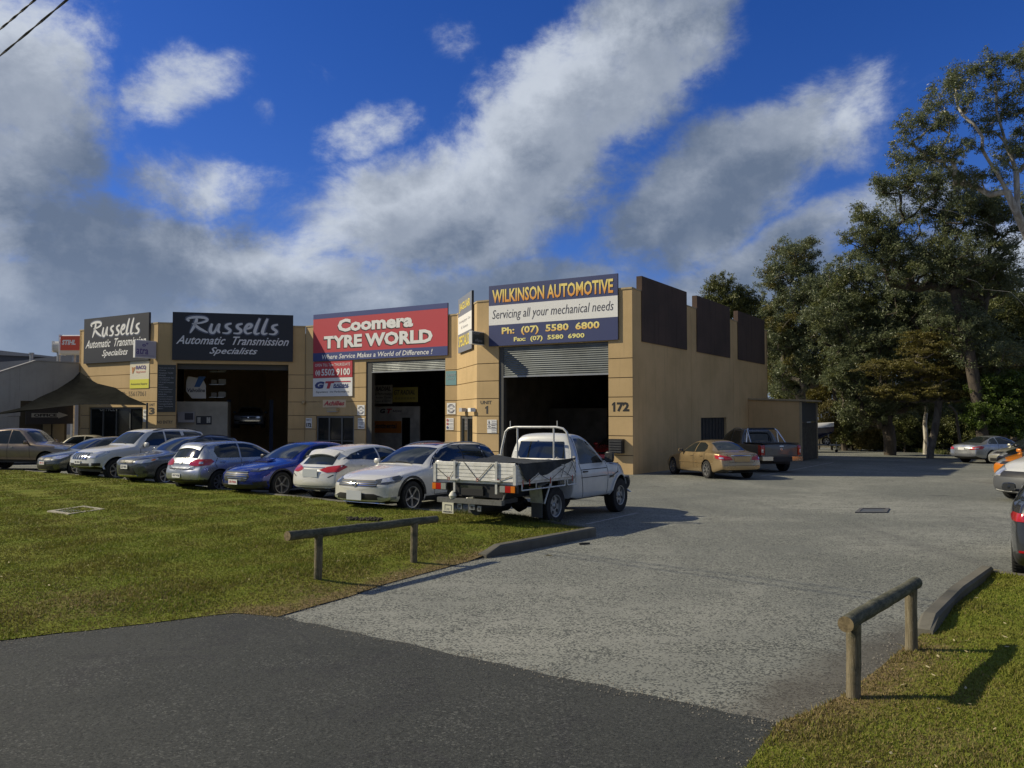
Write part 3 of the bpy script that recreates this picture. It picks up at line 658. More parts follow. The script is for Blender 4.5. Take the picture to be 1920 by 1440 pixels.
def cap(pl, s0, s1, z=BZT): MB().pbox(pl, s0, s1, z, z + .07, -.34, .03, TAND).build('parapet_cap', bld)
def lintel(pl, s0, s1, z0): MB().pbox(pl, s0 + .003, s1 - .003, z0, BZT - .003, -.30, -.012, TAN).build('lintel', bld)
g_ = .05
courses(PA, -1.04, 0); courses(PA, -7.41, -6.28, mitre=(.02, 0)); lintel(PA, -6.28, -1.04, 4.83); cap(PA, -7.43, .0)
jd = (PJ.hit(863, 790)[0], PJ.hit(886, 790)[0]); courses(PJ, .0, LJ, skip=(jd[0], jd[1], 1.80), mitre=(0, .0)); cap(PJ, 0, LJ)
courses(PB, -.73, 0); lintel(PB, -6.07, -.73, 4.72); bo = (PB.hit(592, 800)[0], PB.hit(664, 800)[0]); courses(PB, -10.66, -6.07, skip=(bo[0], bo[1], 1.80)); cap(PB, -10.66, 0)
courses(PM, .03, .97); courses(PM, 6.89, LM); lintel(PM, .97, 6.89, 4.70); cap(PM, 0.03, LM)
lo = (PL.hit(167, 757)[0], PL.hit(268, 757)[0]); courses(PL, -7.62, 0, skip=(lo[0], lo[1], 2.30)); cap(PL, -7.62, 0.02)
# side wall: three tilt slabs with vertical joints, brown signs standing proud
for (a, b) in ((0, 6.64), (6.66, 13.04), (13.06, 19.79)):
    MB().pbox(PS, a if a else .052, b, 1.74 if a == 6.66 else BZ0, BZT, -.20, 0, TANS).build('wall_slab', bld)
MB().pbox(PS, 6.66, 7.9, BZ0, 1.738, -.20, 0, TANS).build('wall_slab', bld); MB().pbox(PS, 11.8, 13.04, BZ0, 1.738, -.20, 0, TANS).build('wall_slab', bld)
MB().pbox(PS, .0, 19.79, BZT + .002, BZT + .05, -.24, .015, TAND).build('parapet_cap', bld)
MB().pbox(PS, 0.06, 19.7, BZ0, BZT - .05, -.30, -.205, JOINT).build('wall_core', bld).data
for o in [o for o in bld.children if o.name.startswith('wall_core')][-1:]: bpy.data.objects.remove(o)
for (a, b, zt) in ((.88, 6.02, 7.49), (7.37, 12.43, 7.50), (13.82, 19.1, 7.47)):
    t = MB().pbox(PS, a, b, 4.84, zt, .004, .04, PANELB); t.pbox(PS, a, b, BZT + .06, zt, -.20, .003, PANELB); t.build('feature_panel', bld)
# shell and rooms
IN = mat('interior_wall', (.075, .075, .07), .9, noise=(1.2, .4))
bk = PS.P(19.79, 0); bl = PL.P(-7.62, 0); bl2 = bl + Vector((PS.d[0], PS.d[1], 0)) * 14; bkl = bk + Vector((-PA.d[0], -PA.d[1], 0)) * 26
roofp = [PS.P(.1, 0, -.31), PA.P(-7.3, 0, -.31), PB.P(-.05, 0, -.31), PB.P(-10.6, 0, -.31), PM.P(.1, 0, -.31), PL.P(-7.5, 0, -.31), bl2, bkl, PS.P(19.7, 0, -.2)]
rb = MB(); rb.prism([(p[0], p[1]) for p in roofp], 6.35, 6.5, mat('roof_sheet', (.35, .36, .36), .5, .3), None)
rb.build('roof', bld)
w = MB()
def wall_seg(p, q, z0, z1, th, m, mbx):
    d = Vector((q[0] - p[0], q[1] - p[1])).normalized(); n = Vector((-d[1], d[0])) * th
    mbx.prism([(p[0], p[1]), (q[0], q[1]), (q[0] + n[0], q[1] + n[1]), (p[0] + n[0], p[1] + n[1])], z0, z1, m)
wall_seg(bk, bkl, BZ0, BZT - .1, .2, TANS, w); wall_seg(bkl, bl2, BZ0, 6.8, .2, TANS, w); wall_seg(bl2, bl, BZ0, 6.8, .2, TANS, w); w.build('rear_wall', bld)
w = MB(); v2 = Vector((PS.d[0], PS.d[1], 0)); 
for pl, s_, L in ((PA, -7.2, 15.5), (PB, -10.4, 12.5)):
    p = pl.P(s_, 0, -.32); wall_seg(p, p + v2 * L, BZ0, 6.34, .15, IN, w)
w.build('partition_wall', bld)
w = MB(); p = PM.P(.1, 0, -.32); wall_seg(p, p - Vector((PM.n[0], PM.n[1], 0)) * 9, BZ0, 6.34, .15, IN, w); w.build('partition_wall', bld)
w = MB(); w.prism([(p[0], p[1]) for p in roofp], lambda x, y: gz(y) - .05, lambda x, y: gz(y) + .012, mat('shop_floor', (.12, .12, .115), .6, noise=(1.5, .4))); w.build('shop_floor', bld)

def roller(pl, s0, s1, z0, z1, off):
    mb = MB(); n = int((z1 - z0) / .022); vs = []; fs = []
    for i in range(n + 1):
        z = z0 + (z1 - z0) * i / n; o = off + .016 * math.sin(z * 2 * math.pi / .088)
        vs += [pl.P(s0, z, o), pl.P(s1, z, o)]
    for i in range(n): fs.append((2 * i, 2 * i + 1, 2 * i + 3, 2 * i + 2))
    mb.add(vs, fs, ROLLER); mb.pbox(pl, s0, s1, z0 - .06, z0, off - .02, off + .03, STEEL)
    o = mb.build('roller_door', bld); o.data.polygons.foreach_set('use_smooth', [True] * (len(o.data.polygons) - 6) + [False] * 6); return o
GUIDE = mat('door_guide', (.06, .062, .06), .6)
roller(PA, -6.06, -1.045, 3.56, 4.82, -.07); MB().pbox(PA, -6.275, -6.06, BZ0, 4.82, -.30, -.05, GUIDE).build('door_guide', bld)
roller(PB, -5.69, -.735, 4.18, 4.71, -.07); MB().pbox(PB, -6.065, -5.69, BZ0, 4.71, -.30, -.05, GUIDE).build('door_guide', bld)
MB().pbox(PM, .98, 6.88, 4.40, 4.80, -.75, -.32, GUIDE).build('door_drum_box', bld)
# office glazing
def glazing(pl, s0, s1, z1, mull, off, z0=BZ0, name='glazed_door', blinds=0):
    fr = MB(); fr.pbox(pl, s0 + .002, s1 - .002, z1 - .10, z1 - .002, off - .06, off + .02, ALU)
    for m_ in mull: fr.pbox(pl, s0 + (s1 - s0) * m_ - .045, s0 + (s1 - s0) * m_ + .045, z0, z1 - .1, off - .06, off + .018, ALU)
    f = fr.build(name, bld); g = MB(); g.pbox(pl, s0 + .01, s1 - .01, z0, z1 - .1, off - .05, off - .03, DGLASS); g.build('pane', f)
    r = MB(); r.pbox(pl, s0 + .01, s1 - .01, .42, .46, off - .025, off + .012, ALU); r.build('push_bar', f); return f
glazing(PB, bo[0], bo[1], 1.80, (.03, .34, .67, .97), -.08)
f = glazing(PJ, jd[0], jd[1], 1.80, (.04, .5, .96), -.08)
bb = MB()
for i in range(5):
    s = jd[0] + (jd[1] - jd[0]) * (.14 + .18 * i); bb.pbox(PJ, s, s + .12, BZ0, 1.68, -.14, -.132, GREYW2)
bb.build('blind_slats', f)
glazing(PL, lo[0], lo[1], 2.30, (.01, .25, .5, .75, .99), -.1)
f = MB(); f.pbox(PS, 7.9, 11.8, BZ0, 1.738, -.19, -.12, BLACKP)
for i in range(8): f.pbox(PS, 7.95 + i * .49, 8.0 + i * .49, BZ0, 1.72, -.12, -.09, GUIDE)
f.build('side_door', bld)
# skillion shed at the back corner
shed = empty('lean_to_shed', tuple(PS.P(15.74, -.6)), label='low tan lean-to shed with dark open side against the far end of the building', cat='shed')
PF = Plane(PS.P(15.74, 0)[:2], 122.3); PG = Plane(PF.P(2.85, 0)[:2], 32.3)
MB().add([PF.P(.01, -1.4, 0), PF.P(2.75, -1.4, 0), PF.P(2.75, 2.58, 0), PF.P(.01, 2.70, 0), PF.P(.01, -1.4, -.08), PF.P(2.75, -1.4, -.08), PF.P(2.75, 2.58, -.08), PF.P(.01, 2.70, -.08)],
    [(0, 1, 2, 3), (7, 6, 5, 4), (0, 4, 5, 1), (1, 5, 6, 2), (2, 6, 7, 3), (3, 7, 4, 0)], TANS).build('wall', shed)
ro = MB(); c = [PF.P(.01, 2.71, .10), PF.P(3.05, 2.60, .10), PG.P(4.2, 2.60, .2), PF.P(.01, 2.71, -4.2)]; ro.add(c + [v + Vector((0, 0, .09)) for v in c], [(0, 1, 2, 3), (7, 6, 5, 4), (0, 4, 5, 1), (1, 5, 6, 2), (2, 6, 7, 3), (3, 7, 4, 0)], TAND); ro.build('roof', shed)
MB().pbox(PG, 0, .1, -1.4, 2.56, -.12, -.0, TAND).build('post', shed); MB().pbox(PG, 3.95, 4.03, -1.4, 2.56, -.12, 0, TAND).build('post', shed)
MB().pbox(PG, .12, 3.93, -1.4, 1.45, -.12, -.06, BLACKP).pbox(PG, .12, 3.93, 1.47, 2.55, -.14, -.08, mat('shed_inside_shade', (.06, .06, .055), .8)).build('side_panel', shed)  # upper dark sheet stands in for the shaded inside of the open side

# ------------------------------------------------------------------ signs
def cmat(c, r=.5): 
    return mat('sign_%02d_%02d_%02d' % tuple(int(v * 99) for v in c), c, r)
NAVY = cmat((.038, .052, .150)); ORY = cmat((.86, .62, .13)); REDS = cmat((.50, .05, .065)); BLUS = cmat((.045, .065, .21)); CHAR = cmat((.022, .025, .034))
INK = cmat((.05, .05, .07)); GREYL = cmat((.40, .40, .43)); LETW_SHADE = cmat((.70, .71, .74))
def gradm(z0, z1, c0, c1):
    n = 'letter_gradient_%d' % int(z0 * 100)
    m = mat(n, c0, .5); T = NT(m.node_tree); s = T.n('ShaderNodeSeparateXYZ'); T.l(T.n('ShaderNodeNewGeometry').outputs['Position'], s.inputs[0])
    T.l(T.mix(T.ramp(s.outputs[2], z0, z1), c0, c1), m.node_tree.nodes['Principled BSDF'].inputs['Base Color']); return m
def sign(name, label, pl, rect, depth, base, bands=(), texts=(), off=.012, cat='sign', group=None, frame=None, back=SIGNBACK):
    """rect = (s0, s1, z0, z1); bands (v0, v1, mat, name); texts (body, u0, v0, u1, v1, mat, shear, bold); v runs down from the top"""
    s0, s1, z0, z1 = rect; W, H = s1 - s0, z1 - z0
    p = pl.P((s0 + s1) / 2, z0, off)
    t = empty(name, tuple(p), label=label, cat=cat, group=group)
    MB().pbox(pl, s0, s1, z0, z1, off, off + depth, base if depth < .05 else back).build('panel', t)
    if depth >= .05: MB().pbox(pl, s0 + .001, s1 - .001, z0 + .001, z1 - .001, off + depth, off + depth + .004, base).build('face_sheet', t)
    o = off + depth + .004
    for (v0, v1, m) in bands: MB().pbox(pl, s0 + .003, s1 - .003, z1 - v1 * H, z1 - v0 * H, o - .001, o + .003, m).build('colour_band', t)
    for tx in texts:
        body, u0, v0, u1, v1, m, sh, bo_ = tx[:8]
        mb = MB()
        if len(tx) > 8:
            dx, dz, m2, bo2 = tx[8]
            put_text(mb, pl, body, s0 + u0 * W + dx, s0 + u1 * W + dx, z1 - v1 * H + dz, z1 - v0 * H + dz, o + .005, m2, sh, bo2)
        put_text(mb, pl, body, s0 + u0 * W, s0 + u1 * W, z1 - v1 * H, z1 - v0 * H, o + .009, m, sh, bo_)
        mb.build('lettering', t)
    return t
def prect(pl, x0, x1, y0, y1, xr=None):
    """picture box -> (s0, s1, z0, z1) on the wall plane, heights taken at the middle"""
    a = pl.hit(x0, y0)[0]; b = pl.hit(x1, y0)[0]; xm = (x0 + x1) / 2; return (a, b, pl.hit(xm, y1)[1], pl.hit(xm, y0)[1])
SZ = (4.87, 7.51)
H_ = SZ[1] - SZ[0]
sign('shop_sign', 'large blue and white mechanical workshop sign with yellow letters over the right roller door', PA, (-6.74, -.58, *SZ), .07, NAVY, [(.333, .655, WHITE)],
    [('WILKINSON AUTOMOTIVE', .03, .07, .968, .29, gradm(SZ[1] - .285 * H_, SZ[1] - .1 * H_, (.80, .33, .05), (.90, .74, .22)), 0, .024, (.02, -.02, BLK, .026)),
     ('Servicing all your mechanical needs', .03, .405, .97, .60, INK, .22, -.004),
     ('Ph:  (07)  5580  6800', .11, .70, .87, .845, gradm(SZ[1] - .845 * H_, SZ[1] - .72 * H_, (.84, .42, .08), (.90, .80, .28)), 0, .03),
     ('Fax:  (07)  5580  6900', .21, .868, .76, .962, cmat((.88, .80, .28)), 0, .03)])
sign('shop_sign', 'wide red tyre shop sign with blue borders and white block letters over the middle door', PB, (-9.98, -.53, *SZ), .07, REDS, [(0, .10, BLUS), (.825, 1, BLUS)],
    [('Coomera', .20, .14, .765, .41, WHITE, 0, .045, (-.045, -.05, BLK, .055)), ('TYRE WORLD', .09, .475, .90, .745, WHITE, 0, .045, (-.05, -.05, BLK, .055)),
     ('Where Service Makes a World of Difference !', .075, .865, .90, .965, WHITE, .2, .012)])
def russells():
    P = [[(.02, .72), (.0, .86), (.08, .97), (.18, .95), (.21, .80), (.15, .64), (.05, .56)], [(.10, .90), (.08, .5), (.03, .0)], [(.07, .54), (.13, .28), (.22, .04)],
         [(.265, .60), (.245, .25), (.255, .06), (.29, .08), (.325, .55)], [(.345, .62), (.325, .25), (.35, .04)]]
    for x in (.375, .495, .885): P.append([(x + .10, .64), (x + .05, .56), (x + .045, .40), (x + .085, .22), (x + .06, .04), (x, .05)])
    x = .615; P.append([(x + .01, .30), (x + .065, .42), (x + .075, .60), (x + .035, .58), (x + .005, .25), (x + .03, .04), (x + .085, .12)])
    for x in (.71, .795): P.append([(x + .075, 1.0), (x + .045, .6), (x + .02, .15), (x + .04, .03), (x + .075, .10)])
    return P
def russ_sign(pl, rect, depth, label, lm, tm):
    s0, s1, z0, z1 = rect; W, H = s1 - s0, z1 - z0
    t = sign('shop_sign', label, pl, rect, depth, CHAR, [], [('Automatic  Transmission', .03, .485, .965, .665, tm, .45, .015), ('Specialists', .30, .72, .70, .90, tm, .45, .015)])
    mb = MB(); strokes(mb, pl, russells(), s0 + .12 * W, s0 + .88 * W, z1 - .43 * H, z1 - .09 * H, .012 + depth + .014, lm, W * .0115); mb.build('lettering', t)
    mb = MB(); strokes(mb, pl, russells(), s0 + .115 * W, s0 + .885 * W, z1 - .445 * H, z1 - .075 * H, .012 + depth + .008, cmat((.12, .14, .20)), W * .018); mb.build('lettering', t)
russ_sign(PM, (.75, 7.13, *SZ), .09, 'shaded charcoal transmission shop sign with brush lettering above the dark bay', LETW_SHADE, LETW_SHADE)  # white lettering with the shade greyed into its colour
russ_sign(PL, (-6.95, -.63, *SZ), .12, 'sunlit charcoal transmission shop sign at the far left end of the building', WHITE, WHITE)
# angled wall between units 1 and 2
jr = (PJ.hit(863.5, 600)[0], PJ.hit(889, 600)[0], 4.87, 7.50); SLATE = cmat((.20, .22, .27)); YEL = cmat((.82, .66, .12))
sign('shop_sign', 'narrow grey sign with yellow capitals and white centre on the angled wall', PJ, jr, .10, SLATE, [(.34, .66, WHITE)],
    [('JAGUAR', .10, .10, .90, .28, YEL, 0, .02), ('Servicing Jaguar Cars', .08, .42, .92, .48, GREYL, .2, 0), ('& Service', .25, .53, .75, .58, GREYL, .2, 0), ('SPECIALIST', .06, .70, .94, .90, YEL, 0, .02)])
def blade(name, label, pl, s, z0, z1, L, th, face, end, texts, off0=.02):
    """box sign standing out square from the wall; its broad face looks along the wall"""
    o = pl.P(s, 0, off0); bp = Plane((o + Vector((pl.n[0], pl.n[1], 0)) * L)[:2], pl.th - 90)          # face plane, s from outer end back to the wall
    if bp.n.dot(pl.d) < 0: bp = Plane(o[:2], pl.th + 90)
    t = empty(name, tuple(pl.P(s, z0)), label=label, cat='sign'); MB().pbox(bp, 0, L, z0, z1, -th, 0, end).build('sign_box', t); MB().pbox(bp, .03, L - .01, z0 + .03, z1 - .03, 0.001, .006, face).build('face_sheet', t)
    for (body, u0, v0, u1, v1, m, sh, b_) in texts:
        mb = MB(); put_text(mb, bp, body, u0 * L, u1 * L, z1 - v1 * (z1 - z0), z1 - v0 * (z1 - z0), .011, m, sh, b_); mb.build('lettering', t)
    return t
PURP = cmat((.12, .09, .25)); PALEV = cmat((.42, .41, .47))
blade('projecting_sign', 'pale violet box sign projecting from the wall beside the left charcoal sign', PL, -.10, 4.93, 5.88, 1.25, .16, PALEV, WHITE,
    [('atra', .05, .42, .62, .80, PURP, .1, .02), ('__________', .02, .85, .9, .87, PURP, 0, .0), ('o°', .32, .12, .62, .36, PURP, 0, .04)])
blade('projecting_sign', 'small charcoal box sign projecting from the corner by the narrow grey sign', PA, -7.02, 4.93, 5.50, .95, .16, cmat((.05, .06, .06)), WHITE,
    [('STATE GOVT', .05, .1, .6, .25, GREYL, .2, 0), ('eftpos', .25, .55, .8, .85, GREYL, .2, 0)])
# plates and notices
def pix_sign(name, label, pl, px, base, bands=(), texts=(), depth=.02, off=.006, cat='sign', group=None): return sign(name, label, pl, prect(pl, *px), depth, base, bands, texts, off, cat, group)
WBAND = WHITE
pix_sign('phone_sign', 'red opening hours and phone number board under the tyre sign', PB, (589, 662, 677.5, 708), REDS, [], [('OPEN TILL 7pm THURSDAYS', .05, .12, .95, .35, WHITE, 0, 0), ('5502 9100', .22, .45, .95, .88, WHITE, 0, .03), ('(', .06, .5, .11, .88, WHITE, 0, .02), (')', .14, .5, .19, .88, WHITE, 0, .02), ('c', .10, .58, .155, .8, WHITE, 0, .06)], .03, .03)
pix_sign('tyre_brand_sign', 'white tyre brand board with blue and red letters under the phone board', PB, (588.5, 662, 708.5, 743), WHITE, [],
    [('G', .05, .18, .30, .58, BLUS, .2, .07), ('T', .32, .18, .56, .58, REDS, .2, .07), ('RADIAL', .53, .33, .92, .49, BLUS, .25, .03), ('_______', .53, .50, .90, .56, BLUS, .2, .02), ('______', .50, .19, .96, .245, REDS, .2, .03), ('Experience  the Performance', .08, .70, .92, .84, INK, .25, 0)], .03, .03)
pix_sign('tyre_brand_sign', 'small cream board with red script above the tyre office door', PB, (606, 649, 749.5, 764), cmat((.70, .55, .36)), [], [('Achilles', .05, .15, .95, .75, REDS, .3, .03)], .02)
def ring(mb, pl, cs, cz, r0, r1, off, m, a0=0, a1=360, n=28):
    vs = []
    for i in range(n + 1):
        a = R(a0 + (a1 - a0) * i / n); vs += [pl.P(cs + math.cos(a) * r0, cz + math.sin(a) * r0, off), pl.P(cs + math.cos(a) * r1, cz + math.sin(a) * r1, off)]
    mb.add(vs, [(2 * i, 2 * i + 1, 2 * i + 3, 2 * i + 2) for i in range(n)], m)
for (pl, px, lb) in ((PB, (670.5, 684, 759.5, 778.5), 'white plate with round licence emblem left of the middle bay'), (PB, (838.5, 854.5, 755.5, 776.5), 'white plate with round licence emblem right of the middle bay')):
    r = prect(pl, *px); t = sign('licence_plate_sign', lb, pl, r, .015, WHITE, off=.006); cs, cz, q = (r[0] + r[1]) / 2, (r[2] + r[3]) / 2, (r[1] - r[0]) / 2
    mb = MB(); ring(mb, pl, cs, cz, q * .74, q * .84, .03, INK, 15, 165); ring(mb, pl, cs, cz, q * .74, q * .84, .03, INK, 195, 345); ring(mb, pl, cs, cz, q * .50, q * .66, .03, GREYL, 20, 160); ring(mb, pl, cs, cz, q * .50, q * .66, .03, GREYL, 200, 340)
    put_text(mb, pl, 'QLD', cs - q * .4, cs + q * .4, cz - q * .14, cz + q * .14, .03, INK, 0, .02) if False else mb.pbox(pl, cs - q * .35, cs + q * .35, cz - q * .10, cz + q * .10, .027, .03, GREYL); mb.build('emblem', t)
pix_sign('notice', 'white no entry notice with an arrow beside the tyre office', PB, (671.5, 684, 784, 804), WHITE, [], [('NO ENTRY', .08, .08, .92, .22, INK, 0, .02), ('TO WORKSHOP', .08, .34, .92, .44, INK, 0, .01), ('IF OPEN', .2, .5, .8, .6, INK, 0, .01), ('<--', .08, .75, .92, .9, INK, 0, .06)], .015)
t = pix_sign('notice', 'white safety notice with red and blue round symbols right of the middle bay', PB, (837, 851, 784, 806), WHITE, [], [('o', .06, .06, .34, .3, REDS, 0, .03), ('o', .06, .38, .34, .6, REDS, 0, .03), ('o', .06, .68, .34, .92, BLUS, 0, .08), ('======', .42, .1, .92, .26, GREYL, 0, 0), ('=====', .42, .42, .92, .58, GREYL, 0, 0), ('=====', .42, .72, .92, .88, GREYL, 0, 0)], .015)
pix_sign('poster', 'faded teal poster on the pier right of the middle bay', PB, (836, 856, 695.5, 722), cmat((.17, .33, .35)), [], [('EXPERT', .1, .2, .95, .4, GREYL, .1, .0), ('SERVICE', .1, .48, .8, .62, GREYL, .1, .0)], .015)
pix_sign('notice', 'three small white notices stacked on the pier left of the right bay', PA, (914, 931.5, 787, 812), WHITE, [(.32, .345, INK), (.655, .68, INK)], [('i', .15, .05, .25, .28, INK, 0, .02), ('====', .45, .06, .9, .26, GREYL, 0, 0), ('=>', .1, .4, .35, .6, INK, 0, .02), ('====', .45, .4, .9, .6, INK, 0, 0), ('====', .45, .73, .9, .94, GREYL, 0, 0)], .015)
DKB = cmat((.05, .045, .04))
def painted(name, label, pl, items):
    p = pl.P(pl.hit(items[0][1], 760)[0], pl.hit(items[0][1], items[0][4])[1], .004); t = empty(name, tuple(p), label=label, cat='lettering')
    for (body, x0, x1, y0, y1, m, b_) in items:
        mb = MB(); r = prect(pl, x0, x1, y0, y1); put_text(mb, pl, body, r[0], r[1], r[2], r[3], .004, m, 0, b_); mb.build('lettering', t)
painted('unit_number', 'painted unit 1 numerals on the pier left of the right bay', PA, [('UNIT', 901, 922, 751.5, 758, DKB, .03), ('1', 909, 916.5, 761, 776, DKB, .03)])
painted('street_number', 'dark street number 172 on the right corner pier', PA, [('1', 1146.5, 1155, 754, 772, BLK, .05), ('72', 1156.5, 1180, 754, 772, BLK, .05)])
painted('unit_number', 'painted unit 3 numerals on the far left wall', PL, [('UNIT', 280, 290.5, 756.5, 761.5, DKB, .02), ('3', 279.5, 290.5, 764, 777.5, DKB, .05)])
painted('phone_number', 'thin painted phone number on the far left wall', PL, [('Ph: 55617061', 229, 273.5, 734, 743, DKB, 0)])
painted('no_entry_lettering', 'painted no entry words low on the pier under the services board', PM, [('NO ENTRY', 294.8, 324, 788.5, 794.5, DKB, .02)])
pix_sign('unit_plate', 'small white unit 2 street number plate beside the tyre office', PM, (573.6, 584, 783.5, 803), WHITE, [], [('UNIT 2', .1, .08, .9, .28, INK, 0, .0), ('172', .1, .5, .95, .9, BLK, 0, .05)], .015) if False else \
pix_sign('unit_plate', 'small white unit 2 street number plate beside the tyre office', PB, (574, 585, 784, 802.5), WHITE, [], [('UNIT 2', .1, .08, .9, .28, INK, 0, .0), ('172', .1, .5, .95, .9, BLK, 0, .05)], .015)
rows = ['Transmission Servicing', '& Flushing', 'Transmission Transfer', '& Rebuilds', 'Latest Electronic Scan', 'Tool Diagnostics', 'CVT & DSG Transmission', 'Repairs', '4X Performance', 'Transmission Repairs', 'All Scan Components', '& Shift Kits', 'Automatic to European', 'Transmission Repairs', 'Classic & Muscle Car', 'Transmission Rebuilds', 'Steeroo Transmissions', 'Repairs']
s = prect(PM, 295.6, 329.5, 684, 773.5)
sign('services_board', 'tall dark services list board left of the dark bay', PM, (.025, .95, 2.02, 4.60), .03, cmat((.04, .045, .045)), [],
    [(r_, .06, .055 + i * .0505, .06 + .038 * len(r_), .085 + i * .0505, GREYL, 0, 0) for i, r_ in enumerate(rows)], .006)
pix_sign('repairer_sign', 'white and yellow approved repairer board under the left charcoal sign', PL, (245, 280.5, 676.5, 728), cmat((.72, .67, .52)), [(.67, 1, cmat((.70, .68, .08)))],
    [('RACQ', .33, .17, .85, .33, PURP, 0, .04), ('Approved', .33, .36, .82, .46, REDS, 0, 0), ('v', .1, .22, .30, .46, cmat((.55, .25, .10)), .3, .04), ('Automotive Repairer', .06, .80, .94, .90, INK, 0, .0)], .02)
pix_sign('sticker_strip', 'white strip of payment stickers beside the unit 3 numerals', PL, (269, 276, 768, 791), WHITE, [], [('o', .2, .08, .8, .3, INK, 0, 0), ('==', .1, .5, .9, .6, INK, 0, 0)], .01)
# small fittings
lt = empty('wall_light', tuple(PB.P(PB.hit(628, 770)[0], PB.hit(628, 773)[1])), label='cream bulkhead light above the tyre office door', cat='light')
r = prect(PB, 617, 636, 765.5, 771); MB().pbox(PB, r[0], r[1], r[2], r[3], 0.002, .22, TAND).build('housing', lt); MB().pbox(PB, r[0] + .03, r[1] - .03, r[2] - .05, r[2], .03, .19, GREYL).build('lens', lt)
for px, lb in ((874, 'small security camera on the angled wall above the side door'), (891, 'white alarm box beside the security camera on the angled wall')):
    r = prect(PJ, px - 2.5, px + 3, 765, 772); c_ = empty('security_camera' if px < 880 else 'alarm_box', tuple(PJ.P(r[0], r[2])), label=lb, cat='camera' if px < 880 else 'alarm')
    MB().pbox(PJ, r[0], r[1], r[2], r[3], .06, .28, GREYL if px < 880 else WHITE).build('housing', c_); MB().pbox(PJ, r[0] + .05, r[1] - .1, r[2] + .06, r[3] - .06, .002, .06, STEEL).build('bracket', c_)
dm = MB(); dc = PM.P(PM.hit(570.5, 755)[0] - .05, PM.hit(570, 755)[1], .10); dm.lathe([(-.10, .0), (-.08, .07), (0, .1), (.08, .07), (.1, 0)], TAND, 12, Matrix.Translation(dc))
tag(dm.build('dome_camera'), 'round dome camera on the corner left of the tyre office', 'camera')
# meter box / letterbox unit on the right corner pier
lb = empty('letterbox_unit', tuple(PA.P(-.6, .2)), label='black louvred letterbox unit on the right corner pier', cat='letterbox')
r = prect(PA, 1146, 1171, 823, 849.5); MB().pbox(PA, r[0], r[1], r[2], r[3], .003, .24, BLACKP).build('box', lb)
for i in range(5):
    z = r[2] + .04 + i * (r[3] - r[2] - .06) / 5; MB().pbox(PA, r[0] + .03, r[1] - .03, z, z + .055, .242, .275, mat('flap_grey', (.07, .07, .07), .35, noise=(8, .4))).build('flap', lb)

# ------------------------------------------------------------------ inside the bays
PBi = Plane(PB.P(0, 0, -5.0)[:2], PB.th); PMi = Plane(PM.P(0, 0, -2.6)[:2], PM.th); PAi = Plane(PA.P(0, 0, -6)[:2], PA.th)
INW = mat('partition_white', (.62, .62, .58), .8, noise=(1.5, .35))
b_ = MB(); r = prect(PBi, 690, 786, 762, 800); b_.pbox(PBi, r[0], r[1], BZ0, r[3], -.1, 0, INW); b_.build('office_partition', bld)
r = prect(PBi, 755, 769, 783, 800); MB().pbox(PBi, r[0], r[1], BZ0, r[3], .003, .05, DGLASS).build('internal_door', bld)
pix_sign('tyre_brand_sign', 'dim white tyre board with red letters on the workshop partition inside the middle bay', PBi, (711, 757, 763, 779), INW, [], [('G', .05, .2, .28, .75, INK, .2, .05), ('T', .32, .2, .55, .75, REDS, .2, .05), ('RADIAL', .57, .35, .95, .6, INK, .25, .02)], .02)
pix_sign('tyre_brand_sign', 'orange tyre brand board low inside the middle bay', PBi, (696, 753, 789.5, 811.5), cmat((.60, .21, .03)), [], [('Continental', .05, .18, .85, .62, INK, 0, .03)], .02)
pix_sign('services_board', 'large dim white tyre services board hung at the upper left inside the middle bay', PBi, (690, 736, 722, 757), INW, [], [('GT RADIAL', .05, .08, .95, .32, INK, .2, .03), ('Extreme Performance', .02, .40, .98, .54, INK, 0, .01), ('4WD Radial Tyres', .04, .62, .95, .74, INK, 0, .01), ('Light Truck & 4WD', .02, .82, .95, .94, INK, 0, .01)], .02)
pix_sign('services_board', 'dull yellow tyre board inside the middle bay', PBi, (737, 784, 726, 754), cmat((.55, .48, .14)), [], [('GT RADIAL', .05, .18, .9, .5, INK, .2, .02), ('=======', .1, .7, .9, .8, INK, 0, .0)], .02)
b_ = MB(); r = prect(PMi, 331, 427, 753, 800); b_.pbox(PMi, r[0], r[1], BZ0, r[3], -2.2, 0, mat('partition_cream', (.46, .44, .38), .8, noise=(1, .25))); b_.build('office_partition', bld)
ac = empty('window_air_conditioner', tuple(PMi.P(prect(PMi, 335, 366, 772, 793)[0], prect(PMi, 335, 366, 772, 793)[2])), label='old window air conditioner in the cream office partition', cat='air conditioner')
r = prect(PMi, 335, 366, 772.5, 792); MB().pbox(PMi, r[0], r[1], r[2], r[3], .003, .35, GREYL).build('case', ac); q = prect(PMi, 348, 364, 774.5, 787); MB().pbox(PMi, q[0], q[1], q[2], q[3], .351, .37, INK).build('grille', ac)
pix_sign('notice_board', 'dark notice board with white papers beside the air conditioner', PMi, (368, 397, 780, 796), CHAR, [], [('H', .08, .15, .28, .8, INW, 0, .15), ('H', .68, .15, .92, .8, INW, 0, .15)], .02)
t = empty('oil_brand_sign', tuple(PMi.P(prect(PMi, 350, 387, 706, 747)[0], prect(PMi, 350, 387, 706, 747)[2])), label='white angular oil brand sign with a blue slash above the cream partition', cat='sign')
r = prect(PMi, 350, 387, 706, 747); W, H = r[1] - r[0], r[3] - r[2]
